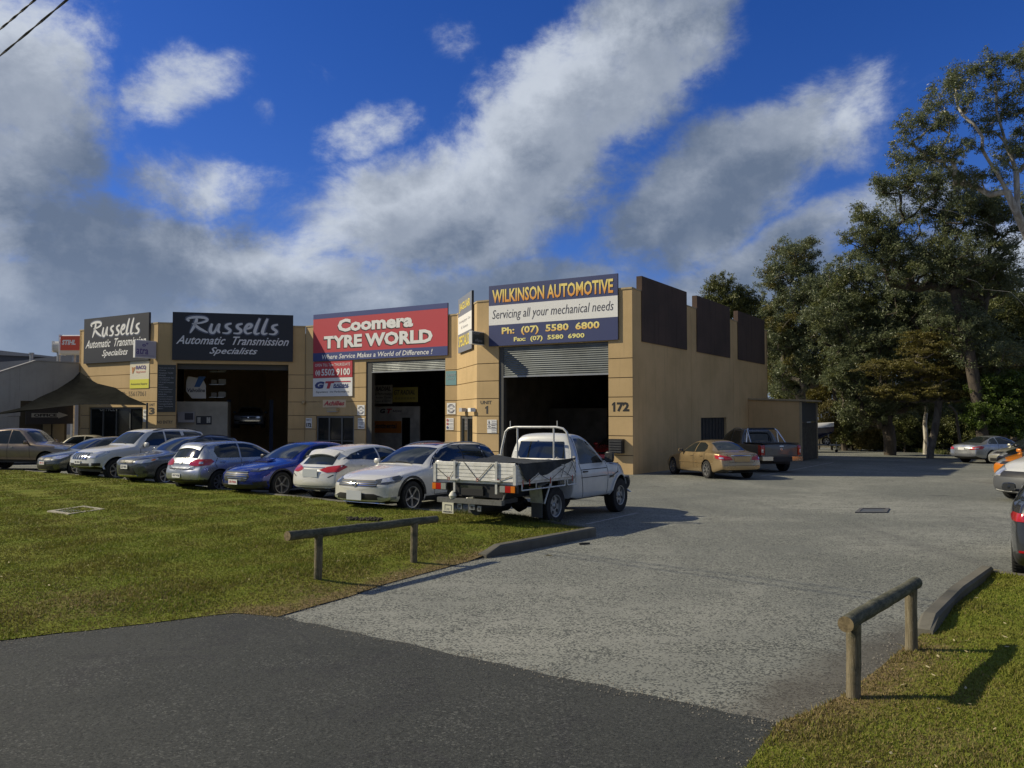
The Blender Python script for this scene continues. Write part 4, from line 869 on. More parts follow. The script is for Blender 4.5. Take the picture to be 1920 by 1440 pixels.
def opoly(pl, pts, off, m, nm, par):
    mb = MB(); a = [pl.P(r[0] + u * W, r[3] - v * H, off) for u, v in pts]; b = [pl.P(r[0] + u * W, r[3] - v * H, off - .02) for u, v in pts]; n = len(pts)
    mb.add(a + b, [tuple(range(n)), tuple(range(2 * n - 1, n - 1, -1))] + [(i, (i + 1) % n, n + (i + 1) % n, n + i) for i in range(n)], m); mb.build(nm, par)
opoly(PMi, [(.08, 0), (.28, .02), (.5, .06), (.78, .02), (.99, .4), (1, 1), (.3, 1), (.0, .68), (0, .22)], .1, cmat((.62, .62, .60)), 'panel', t)
opoly(PMi, [(.62, 0.0), (.98, 0.0), (.68, .48), (.40, .48)], .125, cmat((.03, .12, .36)), 'emblem', t)
mb = MB(); put_text(mb, PMi, 'Valvoline', r[0] + .05 * W, r[0] + .95 * W, r[3] - .72 * H, r[3] - .54 * H, .108, INK, .2, .03); mb.build('lettering', t)
# storage shelves behind the oil sign
sh = empty('storage_shelves', tuple(PMi.P(2.6, 2.2, -1)), label='dim steel shelves on top of the cream partition', cat='shelves')
for i in range(3):
    z = prect(PMi, 395, 420, 706, 747)[2] + .05 + i * .75; rr = prect(PMi, 392, 420, 706, 747); MB().pbox(PMi, rr[0], rr[1], z, z + .04, -.8, -.2, STEEL).build('shelf', sh)
    MB().pbox(PMi, rr[0] + .1, rr[0] + .4, z + .042, z + .3, -.7, -.3, cmat((.15, .14, .12))).pbox(PMi, rr[0] + .5, rr[0] + .9, z + .042, z + .35, -.7, -.3, cmat((.22, .22, .2))).build('parts_box', sh)
pix_sign('notice', 'two dim white notices on the inside wall of the right bay', PAi, (948, 963, 795, 812), INW, [], [('==', .1, .2, .9, .4, INK, 0, 0), ('==', .1, .6, .9, .8, INK, 0, 0)], .02)
MB().pbox(PAi, -10, -4.0, BZ0, 2.2, -.12, 0, IN).build('partition_wall', bld)
tc_ = empty('tool_cabinet', tuple(PAi.P(-5.2, gz(38), 1)), label='tall grey green tool cabinet with a red side inside the right bay', cat='cabinet')
r = prect(PAi, 963, 985, 781, 835); MB().pbox(PAi, r[0], r[1], gz(40), r[3], .2, .8, cmat((.08, .12, .11))).build('body', tc_); MB().pbox(PAi, r[0] - .15, r[0] - .01, gz(40), r[3] - .1, .2, .8, REDS).build('side_panel', tc_)

# ------------------------------------------------------------------ neighbouring buildings, sail, pylon
nb = empty('neighbour_building', tuple(PL.P(-7.7, -.7)), label='grey concrete neighbour building with raking parapet at the left edge', cat='building')
PN = Plane(PL.P(-7.72, 0)[:2], 32.3)
def npoly(pts, o0, o1, m, nm):
    mb = MB(); a = [PN.P(s, z, o1) for s, z in pts]; b = [PN.P(s, z, o0) for s, z in pts]; n = len(pts)
    mb.add(a + b, [tuple(range(n)), tuple(range(2 * n - 1, n - 1, -1))] + [(i, (i + 1) % n, n + (i + 1) % n, n + i) for i in range(n)], m); return mb.build(nm, nb)
npoly([(-9.5, 2.2), (-9.5, 1.8), (-3.25, 1.8), (-3.25, 2.66), (0.1, 2.66), (.1, 4.92), (-2.45, 4.92)], -.25, 0, GREYW, 'wall')
npoly([(-9.5, -1), (-9.5, 1.78), (-3.28, 1.78), (-3.28, -1)], -.22, -.03, GREYW, 'wall')
npoly([(-3.25, -1), (.1, -1), (.1, 4.8), (-3.25, 4.6)], -1.4, -1.3, DARKIN, 'shopfront')  # dark sheet closing the recess, raised behind the wall to block the sun
npoly([(-9.52, 2.2), (-2.45, 4.925), (.1, 4.925), (.1, 4.99), (-2.46, 4.99), (-9.52, 2.27)], -.3, .03, GREYW2, 'parapet_cap')
for (x0, x1) in ((80, 95), (98, 120)):
    Pn2 = Plane(PN.P(0, 0, -1.3)[:2], 32.3); r = prect(Pn2, x0, x1, 793, 812); MB().pbox(Pn2, r[0], r[1], -.4, r[3], .02, .05, mat('poster_dull', (.14, .14, .11), .7)).build('poster', nb)
Pn3 = Plane(PN.P(0, 0, -.6)[:2], 32.3); r = prect(Pn3, 59, 128, 773, 784); t = empty('office_arrow_sign', tuple(Pn3.P(r[0], r[2])), label='dark board with a pale arrow pointing right under the shade sail', cat='sign')
W, H = r[1] - r[0], r[3] - r[2]; mb = MB(); mb.pbox(Pn3, r[0] - .3, r[1] + .3, r[2] - .35, r[3] + .5, -.05, 0, CHAR); mb.build('panel', t)
mb = MB(); mb.add([Pn3.P(r[0] + u * W, r[2] + v * H, .006) for u, v in ((0, .15), (.72, .15), (.72, -.05), (1, .5), (.72, 1.05), (.72, .85), (0, .85))], [tuple(range(7))], cmat((.34, .34, .31))); mb.build('arrow', t)
mb = MB(); put_text(mb, Pn3, 'OFFICE', r[0] + .06 * W, r[0] + .68 * W, r[2] + .24 * H, r[2] + .76 * H, .012, BLK, 0, .05); mb.build('lettering', t)
r = prect(PL, 184, 213, 761, 771); t = empty('office_lettering', tuple(PL.P(r[0], r[2])), label='pale office word on the dark glass under the shade sail', cat='lettering'); mb = MB(); put_text(mb, PL, 'OFFICE', r[0], r[1], r[2], r[3], -.09, cmat((.30, .29, .25)), 0, .02); mb.build('lettering', t)
fb = empty('rear_warehouse', tuple(at_depth(60, 800, 66)), label='light grey warehouse with low gable roof behind the grey neighbour', cat='building')
def slab(ptsx, D, th, m, nm, par):
    a = [at_depth(x, y, D) for x, y in ptsx]; b = [v + Vector((0, th, 0)) for v in a]; n = len(a); mb = MB()
    mb.add(a + b, [tuple(range(n)), tuple(range(2 * n - 1, n - 1, -1))] + [(i, (i + 1) % n, n + (i + 1) % n, n + i) for i in range(n)], m); mb.build(nm, par)
slab([(-500, 702), (-60, 683), (45, 675.5), (70, 672), (152, 662), (152, 815), (-500, 815)], 66, 12, GREYW2, 'wall', fb)
slab([(137.5, 664), (141, 664), (141, 681), (137.5, 681)], 65.8, .15, GUIDE, 'downpipe', fb)
fb2 = empty('far_warehouse', tuple(at_depth(0, 800, 80)), label='long dark fascia warehouse roof at the far left skyline', cat='building')
slab([(-600, 640), (0, 659.5), (98, 670), (98, 815), (-600, 815)], 80, 14, mat('fascia_dark', (.06, .065, .08), .6), 'fascia', fb2)
slab([(-600, 637.5), (0, 657), (98, 668), (98, 670), (-600, 640)], 79.7, 14.3, GREYW2, 'gutter', fb2)
ven = MB(); ven.tube([at_depth(59, 678, 64), at_depth(59, 662, 64)], .14, STEEL, 10); ven.tube([at_depth(59, 664, 64), at_depth(59, 661.5, 64)], .20, STEEL, 10)
tag(ven.build('roof_vent'), 'grey steel roof vent pipe standing above the grey parapet', 'vent')
def round_sign(name, label, x0, x1, y0, y1, D, body, face, txt):
    c = at_depth((x0 + x1) / 2, (y0 + y1) / 2, D); h_ = (y1 - y0) / FPX * D; pp = Plane((c[0], c[1]), 92)
    t = empty(name, (c[0], c[1], gz(D)), label=label, cat='sign'); s0, s1 = pp.hit(x0, 700)[0], pp.hit(x1, 700)[0]; ez = .45
    mb = MB(); K = 20; vs = []
    for s_ in (s0, s1):
        for k in range(K): a = 2 * math.pi * k / K; vs.append(pp.P(s_, c[2] + math.sin(a) * h_ / 2, math.copysign(abs(math.cos(a)) ** .5, math.cos(a)) * ez))
    mb.add(vs, [(k, (k + 1) % K, K + (k + 1) % K, K + k) for k in range(K)] + [tuple(range(K))[::-1], tuple(range(K, 2 * K))], body); mb.build('sign_body', t)
    MB().pbox(pp, s0 - .09, s0 - .005, c[2] - h_ * .5, c[2] + h_ * .5, -ez * .8, ez * .8, WHITE).build('end_cap', t)
    MB().tube([(c[0], c[1], gz(D)), (c[0], c[1], c[2] - h_ * .4)], .14, STEEL, 10).build('pole', t)
    if txt:
        f0, f1 = pp.hit(120, 700)[0], pp.hit(157, 700)[0]; t0, t1 = pp.hit(122.5, 700)[0], pp.hit(148.5, 700)[0]
        MB().pbox(pp, f0, f1, c[2] - h_ * .28, c[2] + h_ * .42, .3, ez + .03, face).build('face_sheet', t)
        mb = MB(); put_text(mb, pp, txt, t0, t1, c[2] - h_ * .02, c[2] + h_ * .23, ez + .04, WHITE, .2, .05); mb.build('lettering', t)
round_sign('pylon_sign', 'red and white tool brand drum sign on a pole behind the left roof', 117, 162, 628, 666, 56, cmat((.66, .66, .66)), cmat((.66, .10, .05)), 'STIHL')
round_sign('pylon_sign', 'plain grey drum sign with a white end on a pole left of the red one', 104, 117.5, 640, 661, 57, cmat((.42, .42, .42)), None, None)
# shade sail
def sail():
    top = [(-60, 782, 38), (0, 773, 39), (37, 765, 40), (73, 745, 41.5), (107, 730, 43), (138, 710, 45), (150, 697, 46.6), (167, 710, 45.5), (183, 719, 44.8), (217, 727, 43.8), (242, 744, 42.6), (276, 758.5, 41.5)]
    bot = [(-60, 783, 38), (0, 776, 38.5), (37, 770, 38.7), (73, 767, 39), (107, 763, 39.2), (138, 760, 39.6), (150, 759, 39.8), (167, 758.5, 40), (183, 758.5, 40.2), (217, 758.5, 40.6), (242, 759, 41), (276, 760, 41.5)]
    vs = []; fs = []; n = len(top); K = 7
    for a, b in zip(top, bot):
        A, B = at_depth(*a), at_depth(*b)
        for k in range(K): u = k / (K - 1); p = A.lerp(B, u); p.z -= .35 * math.sin(math.pi * u) * min(1, (A - B).length / 4); vs.append(p)
    for i in range(n - 1):
        for k in range(K - 1): fs.append((i * K + k, (i + 1) * K + k, (i + 1) * K + k + 1, i * K + k + 1))
    t = empty('shade_sail', tuple(at_depth(150, 697, 46.6)), label='dark olive shade sail sagging in front of the left office', cat='shade sail')
    mb = MB(); mb.add(vs, fs, mat('sail_cloth', (.010, .011, .009), .95, 0, .05, noise=(2, .3))); mb.build('cloth', t, smooth=True)
    for (x, y, D) in ((276, 759, 41.5), (-60, 782, 38)):
        p = at_depth(x, y, D); MB().tube([(p[0], p[1], gz(D) - .2), (p[0], p[1], p[2] + .1)], .05, GUIDE, 10).build('post', t)
sail()
def wire(p, q, label):
    a, b = Vector(p), Vector(q); d = (b - a); pts = []; rs = []
    mb = MB()
    for s in (0, 1):
        pts = []
        for i in range(161):
            u = -8 + 18 * i / 160; v = a + d * u; an = i * 1.25 * 1.0 + s * math.pi; v.z += .0011 * (d.length * (u - 1)) ** 2
            pts.append(v + Vector((0, math.cos(an), math.sin(an))) * .009)
        mb.tube(pts, .009, BLACKP, 5)
    tag(mb.build('power_line'), label, 'cable', 'overhead service wires')
def zpt(x, y, z): r = ray(x, y); t = (z - CAMH) / r[2]; return (t * r[0], t * r[1], z)
wire(zpt(0, 55, 7.4), zpt(65, 0, 7.4), 'upper left of two twisted overhead wires in the sky corner')
wire(zpt(0, 105, 7.0), zpt(125, 0, 7.0), 'lower right of two twisted overhead wires in the sky corner')

# ------------------------------------------------------------------ vehicles
def lerpk(keys, d):
    if d <= keys[0][0]: return keys[0][1]
    for (a, va), (b, vb) in zip(keys[:-1], keys[1:]):
        if d <= b: return va + (vb - va) * (d - a) / (b - a + 1e-9)
    return keys[-1][1]
WHEELC = {}
def wheel_meshes(r, rim_r, style, w, mrim):
    k = (round(r, 3), round(rim_r, 3), style, w, mrim.name)
    if k in WHEELC: return WHEELC[k]
    h = w / 2; t = MB()
    t.lathe([(h * .55, rim_r * .96), (h * .92, rim_r * 1.03), (h, (r + rim_r) / 2), (h * .96, r * .955), (h * .80, r * .99), (h * .3, r), (0, r * .994), (-h * .3, r), (-h * .80, r * .99), (-h * .96, r * .955), (-h, (r + rim_r) / 2), (-h * .92, rim_r * 1.03), (-h * .6, rim_r * .9), (-h * .5, .02)], RUBBER, 32)
    n = 44
    for i in range(n):                                            # tread blocks
        a = 2 * math.pi * i / n
        t.box((r - .006, -h * .82, -.012), (r + .0045, -h * .05, .012), RUBBER, Matrix.Rotation(a, 4, 'Y')); t.box((r - .006, h * .05, -.012), (r + .0045, h * .82, .012), RUBBER, Matrix.Rotation(a + .07, 4, 'Y'))
    rm = MB()
    rm.lathe([(h * .80, rim_r * .99), (h * .94, rim_r * 1.01), (h * .90, rim_r * .93), (h * .45, rim_r * .90), (h * .25, rim_r * .88)], mrim, 32)
    rm.lathe([(h * .26, rim_r * .89), (h * .22, .01)], RIMD, 24)
    rm.lathe([(h * .74, .001), (h * .74, rim_r * .10), (h * .68, rim_r * .19), (h * .35, rim_r * .23)], mrim, 16)
    def spoke(a, w0, w1, tw=0.0, m=mrim):
        M_ = Matrix.Rotation(a, 4, 'Y'); r0, r1 = rim_r * .12, rim_r * .95
        vs = [(r0, h * .72, -w0), (r0, h * .72, w0), (r1, h * .84, w1 + tw), (r1, h * .84, -w1 + tw), (r0, h * .45, -w0), (r0, h * .45, w0), (r1, h * .5, w1 + tw), (r1, h * .5, -w1 + tw)]
        rm.add([M_ @ Vector(v) for v in vs], [(0, 1, 2, 3), (0, 3, 7, 4), (1, 5, 6, 2), (3, 2, 6, 7), (0, 4, 5, 1)], m)
    if style == 'steel5':
        rm.lathe([(h * .62, rim_r * .90), (h * .60, rim_r * .3), (h * .76, rim_r * .22)], mrim, 24)
        for i in range(5):
            a = 2 * math.pi * i / 5; M_ = Matrix.Rotation(a, 4, 'Y') @ Matrix.Translation((rim_r * .66, h * .63, 0)) @ Matrix.Diagonal((1.2, 1, 1, 1))
            rm.lathe([(0, .0), (.004, rim_r * .15), (-.01, rim_r * .17)], BLACKP, 10, M_)
    elif style.startswith('twin'):
        n = int(style[4:])
        for i in range(n):
            a = 2 * math.pi * i / n; spoke(a - .12, rim_r * .045, rim_r * .05, -rim_r * .07); spoke(a + .12, rim_r * .045, rim_r * .05, rim_r * .07)
    else:
        n = int(style[1:])
        for i in range(n): spoke(2 * math.pi * i / n, rim_r * .085, rim_r * (.30 / n + .055))
    res = (t.mesh('wheel', True), rm.mesh('rim', True)); WHEELC[k] = res; return res

class Car:
    def __init__(s, name, label, sp, pos, heading, paintm, cat='car', group=None, lift=0.0):
        """sp: measurements; pos: (which, x, y) ground contact of a wheel or 'C'; heading clockwise from +Y"""
        s.sp = sp; s.L, s.W, s.H = sp['dims']; s.hw = s.W / 2; s.paint = paintm
        s.ax = (sp['fo'], sp['fo'] + sp['wb']); s.r = sp['r']
        hx, hy = math.sin(R(heading)), math.cos(R(heading)); rx, ry = hy, -hx      # right-hand vector
        which, x, y = pos; tr = s.hw - .11
        if which != 'C':
            a = (s.L / 2 - s.ax[0]) if which[0] == 'F' else (s.L / 2 - s.ax[1]); b = tr if which[1] == 'R' else -tr
            x -= hx * a + rx * b; y -= hy * a + ry * b
        s.root = empty(name, (x, y, gz(y) + lift), label=label, cat=cat, group=group)
        # tilt with the fall of the ground
        f = Vector((hx, hy, -SLOPE * hy)).normalized(); up = Vector((0, SLOPE, 1)).normalized(); lf = up.cross(f).normalized(); up = f.cross(lf)
        s.root.rotation_euler = Matrix((f, lf, up)).transposed().to_euler()
    def X(s, d): return s.L / 2 - d
    def top(s, d): return lerpk(s.sp['top'], d)
    def belt(s, d): return min(lerpk(s.sp['belt'], d), s.top(d) - .015)
    def wt(s, d): return lerpk(s.sp['wt'], d) * s.hw
    def plan(s, d): return lerpk(s.sp.get('plan', [(0, .90), (.35, .965), (.9, 1), (s.L - .9, 1), (s.L - .3, .97), (s.L, .91)]), d) * s.hw
    def bow(s, d, y):
        sp = s.sp; k = lerpk([(0, sp.get('bowf', .26)), (.5, sp.get('bowf', .26) * .8), (sp['cowl'], .17), (sp['rt0'], .07), ((sp['rt0'] + sp['rt1']) / 2, 0), (sp['rt1'], -.04), (s.L - .35, -sp.get('bowr', .14)), (s.L, -sp.get('bowr', .14))], d)
        return k * min(1.2, abs(y) / s.hw) ** 2.4
    def zbot(s, d): return lerpk(s.sp.get('bot', [(0, .24), (.45, .17), (s.L - .5, .20), (s.L, .34)]), d) + s.sp.get('lift', 0)
    def ring(s, d):
        w = s.plan(d); zt = s.top(d); zl = s.belt(d); zb = s.zbot(d); h = zt - zl; wt = min(s.wt(d), w * .97); k = min(1, h / .4)
        sh = w * (.975 - .03 * k)
        cr = .035 + .03 * k; wst = s.sp.get('waist', .0)
        pts = [(0, zb), (w * .55, zb), (w * .90, zb), (w * .975, zb + .07), (w * (.992 - wst), zb + (zl - zb) * .33), (w, zb + (zl - zb) * .60), (w * .995, zb + (zl - zb) * .84), (sh, zl - .005),
               (sh + (wt - sh) * .10, zl + h * .07), (sh + (wt - sh) * .52 + .022 * k, zl + h * .50), (wt + .012 * k, zt - cr - .02 * k), (wt * .90, zt - cr * .45), (wt * .5, zt - cr * .10), (0, zt)]
        return pts
    def body(s, sub=2, clad=None, two=None):
        sp = s.sp; L = s.L; ds = set([0, .06, .16, L, L - .06, L - .16])
        for k in ('top', 'belt', 'wt'):
            for d, _ in sp[k]:
                if 0 < d < L: ds.add(round(d, 3))
        ds = sorted(ds); out = [ds[0]]
        for d in ds[1:]:
            if d - out[-1] < .035 and d != L: continue
            while d - out[-1] > .34: out.append(out[-1] + min(.3, (d - out[-1]) / 2))
            out.append(d)
        ds = out; vs = []; fs = []; n = 26
        fp = sp.get('fp', [(.2, -.05), (.45, 0), (.6, -.02), (.75, -.10), (.95, -.3)]); rp = sp.get('rp', [(.2, -.08), (.45, 0), (.65, -.02), (1.0, -.06), (1.4, -.15)])
        def put(d, ring, extra=0.0, sc=1.0, zc=0.0):
            full = [(y, z) for y, z in ring] + [(-y, z) for y, z in ring[-2:0:-1]]
            for y, z in full:
                y2 = y * sc; z2 = zc + (z - zc) * sc
                x = s.X(d) - s.bow(d, y2) + extra
                wf = max(0, 1 - d / .55); wr = max(0, 1 - (L - d) / .45)
                x += lerpk(fp, z2) * wf - lerpk(rp, z2) * wr
                vs.append((x, y2, z2))
        r0 = s.ring(0); zc = (r0[0][1] + r0[-1][1]) / 2; put(0, r0, .012, .25, zc); put(0, r0, .010, .62, zc); put(0, r0, .005, .90, zc)
        for d in ds: put(d, s.ring(d))
        r1 = s.ring(L); zc = (r1[0][1] + r1[-1][1]) / 2; put(L, r1, -.004, .93, zc); put(L, r1, -.008, .62, zc); put(L, r1, -.010, .25, zc)
        nr = len(vs) // n
        for i in range(nr - 1):
            for k in range(n): fs.append((i * n + k, i * n + (k + 1) % n, (i + 1) * n + (k + 1) % n, (i + 1) * n + k))
        fs += [tuple(range(n - 1, -1, -1)), tuple((nr - 1) * n + k for k in range(n))]
        mb = MB(); mb.add(vs, fs, s.paint); me = mb.mesh('body'); o = bpy.data.objects.new('body', me); COL.objects.link(o)
        ss = o.modifiers.new('s', 'SUBSURF'); ss.levels = sub; ss.render_levels = sub
        cs = []
        for a in s.ax:
            for sd_ in (1, -1):
                c = MB(); ar = s.r * sp.get('arch', 1.14); xc = s.X(a); N = 40; zc_ = s.r + .01
                prof = [(s.hw - .30, 0.01), (s.hw - .30, ar), (s.hw + .3, ar), (s.hw + .3, .01)]
                c.lathe([(p * sd_, q) for p, q in prof], BLACKP, N, Matrix.Translation((xc, 0, zc_)))
                cm = c.mesh('cut'); bm = bmesh.new(); bm.from_mesh(cm); bmesh.ops.remove_doubles(bm, verts=bm.verts, dist=.02); 
                bmesh.ops.holes_fill(bm, edges=bm.edges, sides=80); bmesh.ops.recalc_face_normals(bm, faces=bm.faces); bm.to_mesh(cm); bm.free()
                co = bpy.data.objects.new('cut', cm); COL.objects.link(co); cs.append(co)
                b = o.modifiers.new('b', 'BOOLEAN'); b.operation = 'DIFFERENCE'; b.object = co; b.solver = 'EXACT'
        dg = bpy.context.evaluated_depsgraph_get(); nm = bpy.data.meshes.new_from_object(o.evaluated_get(dg))
        bpy.data.objects.remove(o)
        for c in cs: bpy.data.objects.remove(c)
        nm.name = 'body'; nm.materials.clear(); nm.materials.append(s.paint); nm.materials.append(BLACKP)
        if two: nm.materials.append(two)
        for p in nm.polygons:
            c = p.center; p.material_index = 0
            for a in s.ax:
                if math.hypot(c.x - s.X(a), c.z - s.r - .01) < s.r * sp.get('arch', 1.14) + .012 and abs(c.y) < s.hw + .05:
                    t = Vector((c.x - s.X(a), 0, c.z - s.r - .01)); 
                    if abs(p.normal.y) > .95 and abs(c.y) > s.hw * .75: continue
                    p.material_index = 1
            if p.normal.z < -.7 and c.z < .45 + sp.get('lift', 0): p.material_index = 1
            if clad and c.z < clad: p.material_index = 1
            if two and c.z > s.belt(s.L / 2 - c.x) + .012 and c.z > .92 and s.top(s.L / 2 - c.x) - s.belt(s.L / 2 - c.x) > .1: p.material_index = 2
        nm.polygons.foreach_set('use_smooth', [True] * len(nm.polygons)); nm.set_sharp_from_angle(angle=R(32))
        s.bm_ = nm; s.bvh = BVHTree.FromPolygons([v.co[:] for v in nm.vertices], [tuple(p.vertices) for p in nm.polygons])
        bo = link_mesh('body', nm); bo.parent = s.root; s.bodyo = bo
        return s
    def kid(s, mb, name, smooth=False, par=None):
        me = mb.mesh(name, smooth) if isinstance(mb, MB) else mb
        o = bpy.data.objects.new(name, me); COL.objects.link(o); o.parent = par or s.root; return o
    def proj(s, p, d):
        h = s.bvh.ray_cast(p - d * 2.5, d, 6.0); return (h[0], h[1]) if h[0] is not None else (None, None)
    def decal(s, mb, pts, d, off, m, step=.09, skirt=.012):
        d = Vector(d).normalized(); pts = [Vector(p) for p in pts]
        u = Vector((0, 0, 1)).cross(d); u = u.normalized() if u.length > .01 else Vector((0, 1, 0)); v = d.cross(u)
        o = pts[0]; P2 = [Vector(((p - o).dot(u), (p - o).dot(v))) for p in pts]; bd = []
        for i, p in enumerate(P2):
            q = P2[(i + 1) % len(P2)]; k = max(1, int((q - p).length / step))
            bd += [p + (q - p) * (j / k) for j in range(k)]
        xs = [p[0] for p in P2]; ys = [p[1] for p in P2]; ins = []
        ix = np.arange(min(xs) + step / 2, max(xs), step); iy = np.arange(min(ys) + step / 2, max(ys), step)
        if len(ix) and len(iy):
            gx, gy = np.meshgrid(ix, iy); gx = gx.ravel(); gy = gy.ravel(); pl = [(p[0], p[1]) for p in P2]
            ok = inside(gx, gy, pl) & (dist_poly(gx, gy, pl + [pl[0]]) > step * .3); ins = [Vector((a, b)) for a, b in zip(gx[ok], gy[ok])]
        nb = len(bd); vv, _, ff, *_q = delaunay_2d_cdt(bd + ins, [(i, (i + 1) % nb) for i in range(nb)], [], 0, 1e-5)
        P3 = []; Nn = []; dep = sum((p - o).dot(d) for p in pts) / len(pts)
        for q in vv:
            p = o + u * q[0] + v * q[1] + d * dep; h, n = s.proj(p, d)
            if h is None: P3.append(None); Nn.append(None); continue
            if n.dot(d) > 0: n = -n
            P3.append(h + n * off - d * off * .5); Nn.append(n)
        faces = []
        for f in ff:
            c = sum((Vector(vv[i]) for i in f), Vector((0, 0))) / len(f)
            if any(P3[i] is None for i in f) or not inside(np.array([c[0]]), np.array([c[1]]), [(p[0], p[1]) for p in P2])[0]: continue
            if max((P3[i] - P3[j]).length for i in f for j in f) > step * 5: continue
            faces.append(tuple(f))
        if not faces: return
        used = {}; V = []; F = []
        for f in faces:
            t = []
            for i in f:
                if i not in used: used[i] = len(V); V.append(P3[i])
                t.append(used[i])
            F.append(tuple(t))
        cnt = {}
        for f in F:
            for i in range(len(f)):
                e = tuple(sorted((f[i], f[(i + 1) % len(f)]))); cnt[e] = cnt.get(e, 0) + 1
        inv = {b: a for a, b in used.items()}; low = {}; B = len(V)
        for e, c in cnt.items():
            if c == 1:
                t = []
                for i in e:
                    if i not in low: low[i] = len(V); V.append(V[i] - Nn[inv[i]] * (off + skirt))
                    t.append(low[i])
                F.append((e[0], e[1], t[1], t[0]))
        mb.add(V, F, m)
    def ribbon(s, mb, pts, d, w, off, m, step=.06):
        d = Vector(d).normalized(); pts = [Vector(p) for p in pts]; seq = []
        for a, b in zip(pts[:-1], pts[1:]):
            k = max(1, int((b - a).length / step)); seq += [a + (b - a) * (i / k) for i in range(k)]
        seq.append(pts[-1]); A = []; 
        for i, p in enumerate(seq):
            t = seq[min(i + 1, len(seq) - 1)] - seq[max(i - 1, 0)]; q = t.cross(d).normalized() * w / 2; row = []
            for sg in (1, -1):
                h, n = s.proj(p + q * sg, d)
                if h is None: row = None; break
                if n.dot(d) > 0: n = -n
                row.append(h + n * off)
            A.append(row)
        for a, b in zip(A[:-1], A[1:]):
            if a and b and (a[0] - b[0]).length < .25: mb.add([a[0], a[1], b[1], b[0]], [(0, 1, 2, 3)], m)
    def side(s, name, poly, m, off=.004, sides=(1, -1), step=.09):
        for sg in sides:
            mb = MB(); s.decal(mb, [(s.X(d), sg * (s.hw + .2), z) for d, z in poly], (0, -sg, 0), off, m, step)
            if mb.f: s.kid(mb, name, True)
    def seams(s, lines, w=.015):
        for sg in (1, -1):
            mb = MB()
            for ln in lines: s.ribbon(mb, [(s.X(d), sg * (s.hw + .2), z) for d, z in ln], (0, -sg, 0), w, .0035, SEAM)
            if mb.f: s.kid(mb, 'panel_gap').__setitem__('kind', 'stuff')
    def face(s, name, poly, m, end='F', off=.006, mirror=False, step=.07, skirt=.012):
        dx = -1 if end == 'F' else 1
        for sg in ((1, -1) if mirror else (1,)):
            mb = MB(); s.decal(mb, [(-dx * s.L / 2, sg * y, z) for y, z in poly], (dx, 0, 0), off, m, step, skirt)
            if mb.f: s.kid(mb, name, True)
    def corner(s, name, poly, m, end='F', off=.006, k=.75, par=None, step=.05):
        """poly in (lateral y, z) seen along a line turned k towards the side; corner lamps"""
        dx = -1 if end == 'F' else 1
        for sg in (1, -1):
            d = Vector((dx, -sg * k, 0)).normalized(); u = Vector((-d.y * sg * 1, d.x * sg, 0))
            mb = MB(); s.decal(mb, [(-dx * (s.L / 2 - a), sg * y, z) for a, y, z in poly], d, off, m, step)
            if mb.f: s.kid(mb, name, True)
    def glass_top(s, name, d0, d1, f0=.90, f1=.90, back=False, off=.004, m=None):
        """windscreen / rear screen between stations d0 and d1, following the bow of the body"""
        pts = []; K = 7
        for i in range(K):
            y = (-1 + 2 * i / (K - 1)) * s.wt(d0) * f0; pts.append((s.X(d0) - s.bow(d0, y), y, s.top(d0)))
        for i in range(K):
            y = (1 - 2 * i / (K - 1)) * s.wt(d1) * f1; pts.append((s.X(d1) - s.bow(d1, y), y, s.top(d1)))
        mb = MB(); s.decal(mb, pts, (-.55 if not back else .55, 0, -.83), off, m or CGLASS, .10)
        if mb.f: return s.kid(mb, name, True)
    def wheels(s, rim_r, style, w=.205, mrim=None):
        tm, rm = wheel_meshes(s.r, rim_r, style, w, mrim or RIMM); tr = s.hw - w / 2 - .012
        for a in s.ax:
            for sg in (1, -1):
                o = bpy.data.objects.new('wheel', tm); COL.objects.link(o); o.parent = s.root; o.location = (s.X(a), sg * tr, s.r)
                o.rotation_euler = (0, .3 * a, 0 if sg > 0 else math.pi)
                q = bpy.data.objects.new('rim', rm); COL.objects.link(q); q.parent = o
        mb = MB(); mb.box((-s.L / 2 + .45, -s.hw + .25, .22 + s.sp.get('lift', 0)), (s.L / 2 - .45, s.hw - .25, .46), BLACKP)
        for a in s.ax: mb.tube([(s.X(a), -tr, s.r), (s.X(a), tr, s.r)], .05, BLACKP, 8)
        s.kid(mb, 'chassis')
    def mirror(s, d, z, m=None, sz=(.10, .19, .13)):
        for sg in (1, -1):
            h, n = s.proj(Vector((s.X(d), sg * (s.hw + .3), z)), Vector((0, -sg, 0)))
            y = abs(h.y) if h is not None else s.hw * .9; mb = MB(); a, b, c = sz; y0 = max(y, s.hw * .93)
            pr = []; M_ = Matrix.Translation((s.X(d), sg * (y0 + b * .62), z + .03)) @ Matrix.Diagonal((a, b * sg, c, 1))
            K = 10; vs = []; fs = []
            for i in range(7):
                ph = -math.pi / 2 + math.pi * i / 6
                for k in range(K):
                    th = 2 * math.pi * k / K; se = lambda v, e: math.copysign(abs(v) ** e, v)
                    vs.append(M_ @ Vector((se(math.cos(ph), .6) * se(math.cos(th), .7) * .5, se(math.cos(ph), .6) * se(math.sin(th), .7) * .5, se(math.sin(ph), .6) * .5)))
            for i in range(6):
                for k in range(K): fs.append((i * K + k, i * K + (k + 1) % K, (i + 1) * K + (k + 1) % K, (i + 1) * K + k))
            mb.add(vs, fs, m or s.paint); mb.box((-.02, -.06, -.04), (.03, .10, .0), BLACKP, Matrix.Translation((s.X(d), sg * (y + .02), z)))
            mb.add([M_ @ Vector(v) for v in ((-.47, -.4, -.38), (-.47, .4, -.38), (-.47, .4, .38), (-.47, -.4, .38))], [(0, 1, 2, 3)], LAMPD); s.kid(mb, 'wing_mirror', True)
